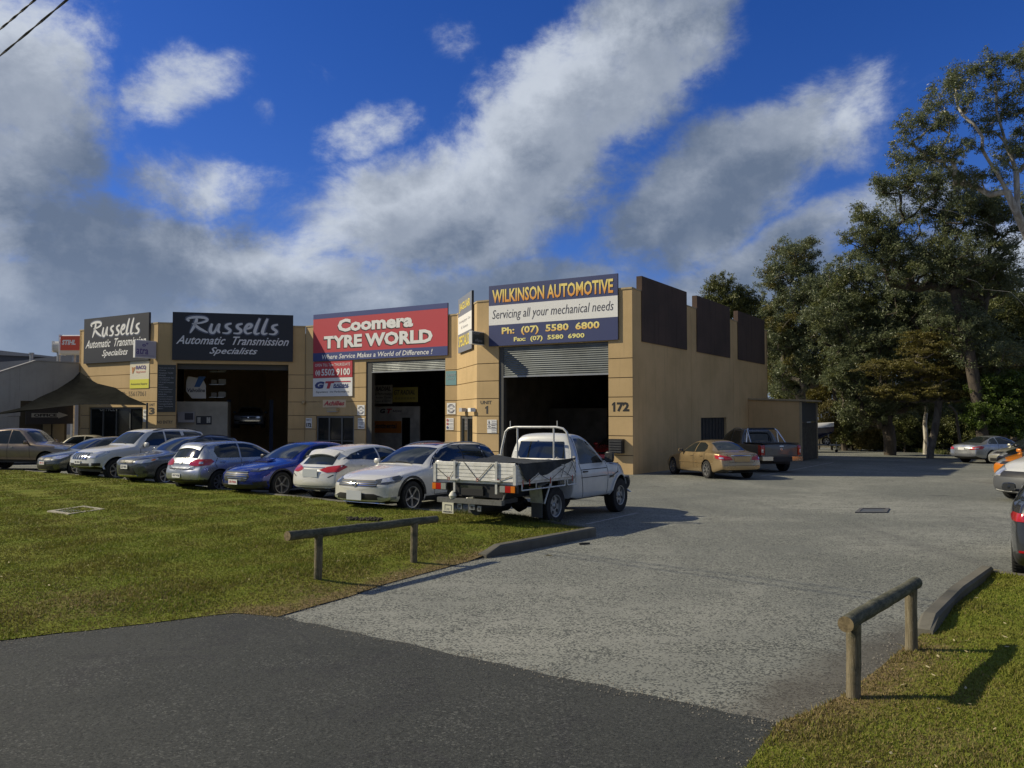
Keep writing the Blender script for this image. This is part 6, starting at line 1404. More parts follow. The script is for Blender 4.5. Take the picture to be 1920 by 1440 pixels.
# bronze dual-cab at the left edge, white car behind it, two-tone classic
c = Car('parked_utility', 'bronze dual cab utility seen side on, cut by the left edge of the picture', SPEC['ute4'], ('FR', -19.75, 34.5), 96, BRONZ, cat='utility').body(2)
c.glass_top('windscreen', 1.42, 1.98); c.wheels(.23, 's6', .25); dlo(c, [[(1.72, 1.16), (2.0, 1.45), (2.3, 1.68), (2.6, 1.72), (2.62, 1.15)], [(2.68, 1.15), (2.66, 1.72), (3.2, 1.68), (3.4, 1.35), (3.4, 1.16)]])
c.seams([[(1.66, 1.1), (1.60, .5)], [(2.65, 1.12), (2.65, .5)], [(3.45, 1.1), (3.45, .5)]]); c.mirror(1.75, 1.17, BRONZ, (.12, .22, .17)); c.corner('headlight', [(.08, .5, .86), (.08, .5, .98), (.5, .86, 1.04), (.5, .88, .94)], LAMPC); c.handle([(2.48, 1.0), (3.3, 1.0)], CHROME); c.side('side_step', [(1.5, .40), (3.6, .40), (3.6, .43), (1.5, .43)], STEEL, .06)
c = Car('parked_car', 'white car mostly hidden behind the bronze utility', SPEC['golf7'], ('C', -24.2, 41.0), 60, W_).body(1)
c.glass_top('windscreen', 1.22, 1.95); c.wheels(.20, 's5', .2); dlo(c, [[(1.50, .985), (1.8, 1.18), (2.1, 1.33), (2.66, 1.395), (2.68, .99)], [(2.74, .99), (2.72, 1.395), (3.2, 1.375), (3.5, 1.15), (3.42, 1.0)]])
LBLUE = paint('paint_light_blue', (.10, .27, .40), .1, .35, .1); CREAM = paint('paint_cream', (.62, .58, .45), .05, .35, .08)
c = Car('classic_car', 'old two tone sedan with light blue body and cream roof near the shaded office', SPEC['classic'], ('C', -23.1, 43.3), 262, LBLUE).body(2, two=CREAM)
c.wheels(.19, 's8', .19); c.glass_top('windscreen', 1.80, 2.18, .92, .92); dlo(c, [[(1.98, .96), (2.18, 1.17), (2.35, 1.31), (2.95, 1.34), (2.97, .95)], [(3.03, .95), (3.01, 1.34), (3.35, 1.31), (3.55, 1.12), (3.62, .97)]])
c.side('chrome_strip', [(.3, .70), (4.6, .70), (4.6, .72), (.3, .72)], CHROME, .01); c.mirror(1.95, .98, CHROME, (.06, .12, .10)); c.glass_top('rear_window', 3.80, 3.56, .85, .85, True)

# champagne sedan
c = Car('parked_car', 'champagne gold sedan parked beside the shaded side wall', SPEC['jag'], ('RL', 7.15, 29.6), -15, GOLDP).body(2)
c.glass_top('rear_window', 3.94, 3.36, .88, .90, True); c.glass_top('windscreen', 1.40, 2.06); c.wheels(.215, 'twin7', .21)
dlo(c, [[(1.72, .93), (1.95, 1.10), (2.2, 1.25), (2.5, 1.295), (2.6, 1.295), (2.62, .93)], [(2.68, .93), (2.66, 1.295), (3.0, 1.285), (3.28, 1.20), (3.42, 1.08), (3.38, .96)]])
c.corner('tail_light', [(.02, .40, .70), (.02, .50, .80), (.25, .76, .87), (.50, .86, .85), (.40, .86, .74), (.10, .66, .68)], LAMPR, 'R'); c.corner('lamp_centre', [(.16, .66, .735), (.18, .68, .79), (.3, .78, .79), (.28, .78, .735)], LAMPC, 'R', .012, step=.04)
c.face('boot_strip', [(-.40, .835), (.40, .835), (.38, .86), (-.38, .86)], CHROME, 'R', .014); c.plate('R', .72, None, 0, .60, .17, GOLDP)
mb = MB(); v, f = text_geo('JAGUAR', 0, .03, 1.6); mb.add([(-c.L / 2 - .005 + .05, -(a - .5) * .36, .80 + b * .025) for a, b in v], f, SEAM); c.kid(mb, 'badge')
mb = MB(); c.ribbon(mb, [(-c.L / 2, y, z) for y, z in ((.52, .90), (.50, .62), (-.50, .62), (-.52, .90))], (1, 0, 0), .012, .004, SEAM); c.ribbon(mb, [(-c.L / 2, y, .50) for y in (.78, .3, -.3, -.78)], (1, 0, 0), .012, .004, SEAM); c.kid(mb, 'panel_gap')
c.side('side_strip', [(1.3, .55), (3.4, .55), (3.4, .58), (1.3, .58)], GOLDP, .014); c.face('exhaust', [(.34, .24), (.46, .24), (.46, .30), (.34, .30)], CHROME, 'R', .02); c.seams([[(1.65, .90), (1.6, .36)], [(2.65, .9), (2.65, .36)], [(3.4, .92), (3.5, .8), (3.4, .6)]]); c.handle([(2.5, .80), (3.25, .81)]); c.mirror(1.75, .95)

# grey dual-cab with tonneau and chrome sports bar
c = Car('parked_utility', 'dark grey dual cab utility with chrome sports bar and black tonneau beside the shed', SPEC['ute4'], ('RR', 11.45, 34.3), -13, MGREY, cat='utility').body(2)
c.wheels(.23, 's6', .25); c.rails(2.35, 3.25, STEEL)
dlo(c, [[(1.72, 1.16), (2.0, 1.45), (2.3, 1.68), (2.6, 1.72), (2.62, 1.15)], [(2.68, 1.15), (2.66, 1.72), (3.2, 1.68), (3.42, 1.35), (3.42, 1.16)]])
mb = MB(); c.decal(mb, [(-c.L / 2, y, z) for y, z in ((-.66, 1.24), (.66, 1.24), (.58, 1.66), (-.58, 1.66))], (1, 0, 0), .006, CGLASS); c.kid(mb, 'rear_window', True)
mb = MB(); mb.box((-c.L / 2 + .06, -.83, 1.175), (c.X(3.66), .83, 1.215), BLACKP); c.kid(mb, 'tonneau_cover')
for sg in (1, -1):
    mb = MB(); mb.tube([(c.X(3.72), sg * .62, 1.78), (c.X(3.80), sg * .70, 1.70), (c.X(4.25), sg * .80, 1.20)], .036, CHROME, 10); mb.tube([(c.X(3.76), sg * .68, 1.74), (c.X(3.78), sg * .74, 1.20)], .036, CHROME, 10); c.kid(mb, 'sports_bar', True)
mb = MB(); mb.tube([(c.X(3.72), -.62, 1.78), (c.X(3.72), .62, 1.78)], .04, BLACKP, 10); c.kid(mb, 'sports_bar')
c.corner('tail_light', [(.01, .74, .72), (.01, .74, 1.10), (.20, .93, 1.12), (.20, .93, .72)], LAMPR, 'R', .01); c.face('reverse_lamp', [(.80, .82), (.88, .82), (.88, .95), (.80, .95)], LAMPC, 'R', .016, True); c.face('tailgate_handle', [(-.09, 1.06), (.09, 1.06), (.09, 1.10), (-.09, 1.10)], CHROME, 'R', .016)
mb = MB(); c.ribbon(mb, [(-c.L / 2, y, z) for y, z in ((.74, 1.12), (.72, .68), (-.72, .68), (-.74, 1.12))], (1, 0, 0), .015, .004, SEAM); c.kid(mb, 'panel_gap')
mb = MB(); mb.lathe([(0, .055), (.01, .05), (.01, .04), (0, .035)], CHROME, 18, Matrix.Translation((-c.L / 2 - .004, 0, .96)) @ Matrix.Rotation(math.pi / 2, 4, 'Z')); mb.box((-c.L / 2 - .012, -.05, .952), (-c.L / 2 - .004, .05, .968), CHROME); c.kid(mb, 'badge')
mb = MB(); mb.box((-c.L / 2 - .10, -.90, .50), (-c.L / 2 + .08, -.42, .66), CHROME); mb.box((-c.L / 2 - .10, .42, .50), (-c.L / 2 + .08, .90, .66), CHROME); mb.box((-c.L / 2 - .12, -.42, .46), (-c.L / 2 + .08, .42, .64), BLACKP); c.kid(mb, 'rear_bumper'); c.plate('R', .55, None, 0, .36, .11, mat('plate_dim', (.3, .3, .3), .6)); c.mirror(1.75, 1.17, MGREY, (.12, .22, .17))

# silver coupe at the right, cars of the right-hand row
c = Car('parked_car', 'silver two door coupe near the trees at the right', SPEC['clk'], ('RR', 24.1, 40.9), 72, SILV).body(2)
c.glass_top('rear_window', 3.96, 3.26, .88, .90, True); c.wheels(.215, 's8', .21); dlo(c, [[(1.80, .96), (2.1, 1.16), (2.4, 1.29), (2.7, 1.32), (3.02, 1.30), (3.05, .97)], [(3.10, .98), (3.08, 1.295), (3.35, 1.22), (3.62, 1.05), (3.68, .99)]])
c.corner('tail_light', [(.02, .50, .70), (.05, .52, .80), (.40, .84, .88), (.60, .86, .84), (.45, .86, .72)], LAMPR, 'R', .008); c.corner('lamp_centre', [(.16, .66, .745), (.18, .68, .79), (.34, .80, .80), (.30, .78, .75)], LAMPC, 'R', .013, step=.04); c.plate('R', .74, None, 0, .37, .12); c.seams([[(1.7, .93), (1.66, .36)], [(3.1, .95), (3.12, .6), (3.0, .4), (1.7, .34)]]); c.handle([(2.92, .82)], CHROME); c.mirror(1.8, .97)
GRR = 'cars of the right hand row cut by the picture edge'
def simple_front(c, hl=LAMPC, grille=True, z=.66):
    c.corner('headlight', [(.08, .46, z), (.08, .45, z + .10), (.45, .82, z + .17), (.52, .86, z + .12), (.25, .76, z)], hl)
    if grille: c.face('grille', [(-.44, z - .03), (.44, z - .03), (.46, z + .06), (-.46, z + .06)], BLACKP)
    c.face('lower_grille', [(-.6, .28), (.6, .28), (.55, .42), (-.55, .42)], BLACKP); c.glass_top('windscreen', c.sp['cowl'] + .04, c.sp['rt0'] - .03); dlo(c, [[(c.sp['cowl'] + .35, c.top(c.sp['cowl']) + .02), (c.sp['rt0'] + .1, c.top(c.sp['rt0']) - .10), (c.sp['rt0'] + .7, c.top(c.sp['rt0'] + .7) - .1), (c.sp['rt0'] + .72, c.top(c.sp['cowl']) + .02)]])
    c.mirror(c.sp['cowl'] + .45, c.top(c.sp['cowl']) + .03); c.face('badge', [(-.05, z + .03), (0, z - .01), (.05, z + .03), (0, z + .07)], CHROME, off=.014)
c = Car('parked_car', 'cream silver car nose showing at the right edge in front of the coupe', SPEC['jag'], ('C', 24.4, 37.8), 250, paint('paint_cream_silver', (.50, .49, .42), .6, .3, .08), group=GRR).body(1); c.wheels(.20, 's6', .2); simple_front(c)
c = Car('parked_car', 'black car nose at the right edge between the cream and orange ones', SPEC['golf7'], ('C', 22.2, 33.8), 248, paint('paint_black', (.012, .012, .014), .3, .22, .05), group=GRR).body(1); c.wheels(.20, 's5', .2); simple_front(c)
c = Car('parked_car', 'orange car nose showing at the right edge above the white and grey van', SPEC['golf5'], ('C', 18.5, 27.7), 250, paint('paint_orange', (.62, .20, .015), .1, .3, .05), group=GRR).body(1); c.wheels(.20, 's5', .2); simple_front(c)
c = Car('delivery_van', 'white small van with unpainted grey front bumper at the right edge', SPEC['van'], ('C', 14.75, 21.15), 253, W_, cat='van', group=GRR).body(2)
c.wheels(.20, 's6', .2); c.glass_top('windscreen', 1.2, 1.83); GB = mat('bumper_grey', (.075, .08, .088), .55); c.face('bumper', [(-.88, .20), (.88, .20), (.88, .60), (.6, .64), (-.6, .64), (-.88, .60)], GB, off=.010)
c.corner('bumper', [(.2, .70, .20), (.2, .70, .61), (.6, .89, .62), (.6, .89, .22)], GB, off=.008, k=1.4); c.corner('headlight', [(.12, .50, .66), (.12, .50, .80), (.50, .80, .90), (.62, .86, .88), (.50, .86, .72), (.25, .74, .64)], LAMPC, off=.012); c.face('grille', [(-.46, .62), (.46, .62), (.48, .76), (-.48, .76)], BLACKP, off=.012); c.mirror(1.55, 1.10, BLACKP, (.12, .2, .2))
c.side('side_window', [(1.5, 1.12), (1.85, 1.40), (2.1, 1.6), (2.6, 1.62), (2.6, 1.12)], CGLASS); c.seams([[(1.4, 1.05), (1.4, .35)], [(2.7, 1.6), (2.7, .3)]])
c = Car('parked_car', 'dark grey car seen from behind at the lower right edge', SPEC['wrx'], ('RL', 6.52, 10.45), 33, DKG, group=GRR).body(2, clad=.42)
c.wheels(.23, 'twin5', .22); c.glass_top('rear_window', 4.0, 3.45, .86, .9, True); c.corner('tail_light', [(.02, .42, .80), (.02, .44, .88), (.4, .84, .90), (.5, .86, .86), (.35, .86, .80)], LAMPR, 'R', .010)
c.face('reflector', [(.60, .44), (.80, .44), (.80, .465), (.60, .465)], LAMPR, 'R', .01, True); c.face('bumper_strip', [(-.6, .34), (.6, .34), (.6, .38), (-.6, .38)], STEEL, 'R', .02); c.mirror(1.75, 1.0); dlo(c, [[(1.65, .99), (1.95, 1.19), (2.25, 1.32), (2.6, 1.365), (2.78, 1.365), (2.80, .99)], [(2.86, .99), (2.85, 1.365), (3.2, 1.33), (3.55, 1.21), (3.66, 1.05)]])
c.seams([[(2.83, .95), (2.83, .4)], [(3.7, 1.0), (3.8, .8), (3.6, .6)]]); c.plate('R', .72, None, 0, .37, .12)
# cars inside the workshops
c = Car('workshop_car', 'bright red car standing inside the right workshop bay', SPEC['golf7'], ('C', 5.0, 38.3), 214, paint('paint_red', (.50, .02, .02), .2, .3, .05)).body(1); c.wheels(.20, 's5', .2); simple_front(c)
pq = PM.P(4.3, 0, -9)
c = Car('workshop_car', 'old pale sedan raised on the hoist deep in the dark bay', SPEC['classic'], ('C', pq[0], pq[1]), 255 - 90, paint('paint_dim_grey', (.20, .21, .22), .4, .35, .1), lift=1.75).body(1); c.wheels(.19, 's8', .19); simple_front(c, z=.62); c.face('front_bumper', [(-.8, .42), (.8, .42), (.8, .5), (-.8, .5)], CHROME, off=.04)
ho = empty('two_post_hoist', (pq[0], pq[1], gz(pq[1])), math.pi / 2 - R(165), label='two post vehicle hoist holding up the old sedan in the dark bay', cat='hoist')
for sg in (1, -1):
    o = MB().box((-.2, sg * 1.35 - .12, 0), (.2, sg * 1.35 + .12, 3.6), mat('hoist_blue', (.05, .08, .18), .5)).build('post', ho, world=False); o = MB().box((-.9, sg * .75 - .6 * 1, 1.80), (.9, sg * .75 - .5, 1.92), GUIDE).build('arm', ho, world=False)

# white single cab tray truck
def tray_truck():
    sp = SPEC['cab']; TW = paint('paint_truck_white', (.60, .61, .60), .05, .36, .10)
    c = Car('tray_truck', 'white single cab tray truck with aluminium tray, ladder frame and black cover', sp, ('FR', 2.36, 18.3), 33, TW, cat='truck', group=None)
    c.ax = (sp['fo'],); c.body(2); c.ax = (sp['fo'], sp['fo'] + sp['wb'])
    c.wheels(.215, 'steel5', .25, mat('steel_rim', (.33, .34, .34), .4, .6)); ax_ = c.ax; c.ax = ax_[:1]; c.arch_flare(.055, TW, .03); c.ax = ax_
    c.side('side_window', [(1.62, 1.14), (1.85, 1.36), (2.10, 1.58), (2.35, 1.66), (2.62, 1.66), (2.66, 1.14)], CGLASS); c.side('quarter_panel', [(2.70, 1.16), (2.70, 1.62), (2.84, 1.60), (2.86, 1.18)], SILV, .003)
    c.glass_top('windscreen', 1.36, 1.95, .92, .92); c.seams([[(1.50, 1.12), (1.46, .9), (1.5, .42)], [(1.5, .42), (2.58, .40)], [(2.68, 1.7), (2.70, 1.1), (2.58, .40)], [(1.5, 1.02), (2.7, 1.02)], [(1.5, .86), (2.7, .86)]])
    c.handle([(2.52, .98)], BLACKP); c.side('side_badge', [(1.40, .80), (1.18, .80), (1.18, .85), (1.40, .85)], LAMPD, .008)
    mb = MB(); c.decal(mb, [(-c.L / 2, y, z) for y, z in ((-.60, 1.16), (.60, 1.16), (.52, 1.60), (-.52, 1.60))], (1, 0, 0), .008, CGLASS); rw = c.kid(mb, 'rear_window', True)
    c.mirror(1.55, 1.22, BLACKP, (.10, .22, .24))
    for (y, r_, m_) in ((.46, .055, PLATEW), (-.50, .06, BLACKP)):
        mb = MB(); mb.lathe([(0, .0), (.003, r_)], m_, 16, Matrix.Translation((-c.L / 2 - .02, y, 1.24)) @ Matrix.Rotation(math.pi / 2, 4, 'Z'))
        if m_ is BLACKP: mb.lathe([(0.004, r_ * .72), (.004, r_ * .92)], PLATEW, 16, Matrix.Translation((-c.L / 2 - .02, y, 1.24)) @ Matrix.Rotation(math.pi / 2, 4, 'Z')); mb.box((-c.L / 2 - .026, y - .035, 1.232), (-c.L / 2 - .022, y + .035, 1.248), PLATEW)
        c.kid(mb, 'window_sticker')
    ALT = mat('tray_aluminium', (.84, .83, .79), .42, .12, noise=(7, .25), col2=(.66, .65, .60)); FR = mat('tray_frame', (.70, .70, .67), .4, .3, noise=(9, .3)); CANV = mat('canvas_cover', (.020, .024, .027), .75, noise=(6, .4), bump=(14, .6))
    xf, xr, hw = c.X(3.06), c.X(5.24), .90; zf = .92                               # tray deck
    k = lambda mb, n, sm=False: c.kid(mb, n, sm)
    mb = MB(); mb.box((xr, -hw, zf - .05), (xf, hw, zf), FR); k(mb, 'tray_deck')
    mb = MB(); mb.box((xr + .1, -.42, .58), (c.X(2.4), -.32, .76), BLACKP); mb.box((xr + .1, .32, .58), (c.X(2.4), .42, .76), BLACKP)
    for x in (xr + .15, xr + .9, xf - .5): mb.box((x, -.8, .76), (x + .08, .8, .868), BLACKP)
    mb.lathe([(-.5, .0), (-.5, .14), (.5, .14), (.5, .0)], BLACKP, 14, Matrix.Translation((c.X(4.7), 0, .42)) @ Matrix.Rotation(math.pi / 2, 4, 'Z')); mb.box((c.X(4.6), .1, .36), (c.X(3.9), .5, .62), BLACKP)
    mb.lathe([(-.16, .0), (-.14, .1), (0, .17), (.14, .1), (.16, 0)], BLACKP, 12, Matrix.Translation((c.X(c.ax[1]), 0, c.r))); k(mb, 'ladder_chassis')
    def ribbed(x0, y0, x1, y1, z0, z1, th, nm):                                    # dropside: ribbed aluminium plank, ribs as relief
        mb = MB(); d = Vector((x1 - x0, y1 - y0)).normalized(); nn = Vector((d[1], -d[0])); n = 5; hh = (z1 - z0) / n
        for i in range(n):
            a = z0 + hh * i
            for (o0, o1, za, zb) in ((0, th, a, a + hh - .012), (.0, th * .55, a + hh - .012, a + hh)):
                q = [(x0, y0), (x1, y1)]; vs = []
                for z in (za, zb):
                    vs += [(q[0][0] + nn[0] * o0, q[0][1] + nn[1] * o0, z), (q[1][0] + nn[0] * o0, q[1][1] + nn[1] * o0, z), (q[1][0] + nn[0] * o1, q[1][1] + nn[1] * o1, z), (q[0][0] + nn[0] * o1, q[0][1] + nn[1] * o1, z)]
                mb.add(vs, [(0, 3, 2, 1), (4, 5, 6, 7), (0, 1, 5, 4), (1, 2, 6, 5), (2, 3, 7, 6), (3, 0, 4, 7)], ALT)
        return k(mb, nm)
    ribbed(xr, hw, xr, -hw, zf + .005, zf + .34, .035, 'tailboard').location = (-.002, 0, 0)
    ribbed(xr, -hw, xf, -hw, zf + .005, zf + .30, .03, 'dropside'); ribbed(xf, hw, xr, hw, zf + .005, zf + .30, .03, 'dropside')
    for y in (-.52, .42):
        mb = MB(); mb.box((xr - .07, y - .022, zf - .22), (xr - .04, y + .022, zf + .36), FR); mb.box((xr - .10, y - .10, zf + .0), (xr - .04, y + .08, zf + .03), FR); k(mb, 'tailboard_latch')
    for sg in (1, -1):
        mb = MB(); mb.box((xr - .05, sg * hw - .03, zf - .05), (xr + .03, sg * hw + .03, zf + .30), FR); mb.box((xf - .05, sg * hw - .03, zf - .05), (xf + .01, sg * hw + .035, zf + .40), FR); k(mb, 'corner_post')
        mb = MB(); y = sg * (hw + .06); z = zf - .15; xe = xf - .50; pts = [(xr + .12, y, zf - .03), (xr + .10, y, z), (xe, y, z), (xe, y, zf - .03)]
        for a, b in zip(pts[:-1], pts[1:]): mb.tube([a, b], .014, FR, 7)
        for x in (xr + .6, xr + 1.15): mb.tube([(x, y, zf - .03), (x, y, z)], .012, FR, 6)
        pts = [(xf - .40, y, zf - .03), (xf - .40, y, z), (xf - .04, y, z), (xf - .04, y, zf + .0)]
        for a, b in zip(pts[:-1], pts[1:]): mb.tube([a, b], .014, FR, 7)
        k(mb, 'rope_rail')
        # mudguard and flap
        xa = c.X(c.ax[1]); mb = MB(); mb.add([(xa - .62, sg * .60, .80), (xa - .62, sg * .88, .80), (xa - .55, sg * .88, .46), (xa - .55, sg * .60, .46), (xa - .30, sg * .88, .85), (xa - .30, sg * .60, .85)], [(0, 1, 2, 3), (0, 5, 4, 1)], FR); mb.tube([(xa - .55, sg * .90, .46), (xa - .30, sg * .90, .86)], .018, FR, 6); k(mb, 'mudguard')
        mb = MB(); mb.box((xa - .565, sg * .62 if sg > 0 else -.86, .20), (xa - .55, .86 if sg > 0 else -.62, .47), mat('mud_flap', (.10, .10, .095), .8)); k(mb, 'mud_flap')
        # rear lamp cluster
        t = .78 * sg; mb = MB(); mb.box((xr - .06, t - .18, zf - .19), (xr - .0, t + .16, zf - .055), BLACKP); o = k(mb, 'tail_light')
        for (a, b, m_) in ((-.17, -.06, LAMPC), (-.055, .06, LAMPR), (.065, .15, LAMPO)):
            if sg > 0: a, b = a, b
            y0, y1 = (t + a, t + b) if sg > 0 else (t - b, t - a)
            mb = MB(); mb.box((xr - .085, y0, zf - .18), (xr - .06, y1, zf - .065), m_); c.kid(mb, 'lens', par=o)
    mb = MB(); mb.box((xr + .03, -.62, zf - .30), (xr + .06, .66, zf - .052), BLACKP); k(mb, 'rear_apron')
    mb = MB(); mb.box((xr - .01, -.30 + .12, zf - .17), (xr + .02, .20 + .12, zf - .09), LAMPD); mb.box((xr - .02, -.2, zf - .27), (xr + .02, .34, zf - .15), BLK); k(mb, 'number_plate_bracket')
    BARM = mat('step_bar', (.20, .20, .19), .5, .5, noise=(20, .4)); mb = MB(); mb.box((xr - .10, -.66, .50), (xr - .0, .80, .59), BARM); mb.box((xr - .0, -.62, .52), (xr + .5, -.54, .60), BLACKP); mb.box((xr, .60, .52), (xr + .5, .68, .60), BLACKP); mb.tube([(xr - .03, -.64, .58), (xr - .0, -.72, .82)], .02, BARM, 6); k(mb, 'step_bar')
    mb = MB()
    for (y, z, w_) in ((.30, .44, .10), (.02, .44, .12), (-.14, .42, .07)): mb.box((xr - .06, y - w_ / 2, z - .05), (xr - .03, y + w_ / 2, z + .05), STEEL); mb.box((xr - .065, y - w_ / 4, z - .025), (xr - .059, y + w_ / 4, z + .02), BLACKP)
    mb.box((xr - .05, -.08, .38), (xr + .3, .08, .50), BLACKP); k(mb, 'tow_hitch')
    mb = MB(); mb.box((xr - .12, .40, .30), (xr - .105, .66, .50), mat('flap_cream', (.62, .60, .47), .7)); o = k(mb, 'novelty_flap'); mb = MB(); v, f = text_geo('PIGGIN', 0, .04); mb.add([(xr - .123, .63 - a * .20, .315 + b * .03) for a, b in v], f, INK)
    for (a, b, c2, d2) in ((.44, .36, .45, .46), (.45, .45, .60, .465), (.59, .36, .60, .46), (.50, .36, .51, .40), (.54, .36, .55, .40)): mb.add([(xr - .1225, a, b), (xr - .1225, c2, b), (xr - .1225, c2, d2), (xr - .1225, a, d2)], [(0, 1, 2, 3)], INK)
    c.kid(mb, 'flap_print', par=o)
    mb = MB(); mb.lathe([(-.07, .0), (-.06, .05), (0, .075), (.05, .05), (.08, .02), (.09, 0)], mat('towball_cover', (.66, .64, .55), .7), 12, Matrix.Translation((xr - .06, .46, .63)) @ Matrix.Rotation(math.pi / 2, 4, 'X')); k(mb, 'towball_cover', True)
    # ladder frame (headboard)
    mb = MB(); X0 = xf - .03
    pts = [(X0 - .02, .86, zf + .3), (X0 - .0, .84, 1.42), (X0, .74, 1.80), (X0, .66, 1.87), (X0, .5, 1.90), (X0, -.5, 1.90), (X0, -.66, 1.87), (X0, -.74, 1.80), (X0, -.84, 1.42), (X0 - .02, -.86, zf + .3)]; mb.tube(pts, .024, FR, 10)
    for y in (.44, -.44): mb.tube([(X0, y, zf), (X0, y, 1.89)], .019, FR, 8)
    mb.tube([(X0, -.85, 1.24), (X0, .85, 1.24)], .022, FR, 8); mb.tube([(X0, -.85, 1.06), (X0, .85, 1.06)], .018, FR, 8)
    for y in (.62, -.52): mb.tube([(X0, y, 1.88), (X0, y, 2.03)], .010, FR, 6)
    k(mb, 'ladder_frame', True)
    # black cover, hanging over the right side near the tailboard and up to the frame
    rnd = random.Random(5); N, K = 26, 22; vs = []; fs = []
    for i in range(N + 1):
        u = i / N; x = xr + .02 + (xf - xr - .10) * u
        for j in range(K + 1):
            w_ = j / K; sag = .035 * math.sin(u * 9 + w_ * 4) + .02 * math.sin(u * 23 + w_ * 11)
            if w_ < .72:
                y = .80 - (.80 + hw + .045) * (w_ / .72); z = zf + .345 - .05 * math.sin(math.pi * w_ / .72) + sag * .6 + .06 * max(0, u - .5)
                if u < .12 and w_ < .45: z = zf + .30
            else:
                q = (w_ - .72) / .28; drop = .36 * max(.05, min(1, u * 9) * (1 - u) ** .75) * (1 + .10 * math.sin(u * 17)); y = -hw - .05 - .025 * math.sin(u * 14) * q; z = zf + .34 + .06 * max(0, u - .5) - drop * q
            vs.append((x, y, z + rnd.uniform(-.004, .004)))
    for i in range(N):
        for j in range(K): fs.append((i * (K + 1) + j, (i + 1) * (K + 1) + j, (i + 1) * (K + 1) + j + 1, i * (K + 1) + j + 1))
    mb = MB(); mb.add(vs, fs, CANV); k(mb, 'tray_cover', True)
    # lashing straps and red hooks
    mb = MB(); z1 = zf + .345; z0 = zf + .02; xx = xr - .05
    for ys in ((.86, .52), (.52, .30), (.18, -.12), (-.12, -.45), (-.45, -.55)):
        up = ys[0] if ys[0] in (.30, .18) else None
    for (ya, za, yb, zb) in ((.84, z1 - .14, .56, z0), (.56, z0, .33, z1), (.22, z1, -.10, z0), (-.10, z0, -.42, z1 - .02), (-.46, z1 - .02, -.55, z0), (-.55, z0, -.86, z0 + .10)):
        mb.tube([(xx, ya, za), (xx, yb, zb)], .006, GUIDE, 5)
    yy = -hw - .065
    for (xa, za, xb, zb) in ((xr + .05, z0 + .14, xr + .35, z0 - .04), (xr + .35, z0 - .04, xr + .7, z0 + .10), (xr + .7, z0 + .10, xr + 1.1, z0 - .04), (xr + 1.1, z0 - .04, xr + 1.7, z0 + .20), (xr + 1.5, z0 + .16, xr + 1.95, z0 - .02), (xf - .5, z1 - .05, xf - .65, z0), (xf - .30, z1, xf - .05, z0 + .06), (xf - .12, z1, xf - .42, z0 + .02)):
        mb.tube([(xa, yy, za), (xb, yy, zb)], .006, GUIDE, 5)
    k(mb, 'lashing_cord'); mb = MB(); RED = mat('hook_red', (.45, .05, .03), .5)
    for y in (.56, -.10, -.55): mb.lathe([(0, .03), (.01, .026), (0, .020), (-.01, .026), (0, .03)], RED, 10, Matrix.Translation((xx - .01, y, z0 - .0)) @ Matrix.Rotation(math.pi / 2, 4, 'Z'))
    for x in (xr + .12, xr + .35, xr + 1.1, xr + 1.95): mb.tube([(x, yy - .01, z0 + .02), (x, yy - .01, z0 - .10)], .010, RED, 6)
    k(mb, 'cord_hook'); mb = MB(); mb.tube([(c.X(1.30), -.80, 1.10), (c.X(1.05), -.90, 1.11), (c.X(1.1), -.92, .92), (c.X(1.35), -.88, .82)], .011, BLACKP, 6); k(mb, 'side_aerial_bracket')
    c.face('front_bumper', [(-.84, .44), (.84, .44), (.84, .74), (-.84, .74)], GUIDE, off=.05); c.corner('bumper_end', [(.1, .62, .46), (.1, .62, .76), (.55, .88, .76), (.5, .88, .46)], GUIDE, off=.06, k=1.2); c.corner('headlight', [(.08, .46, .84), (.08, .45, 1.0), (.45, .82, 1.02), (.4, .84, .86)], LAMPC)
tray_truck()

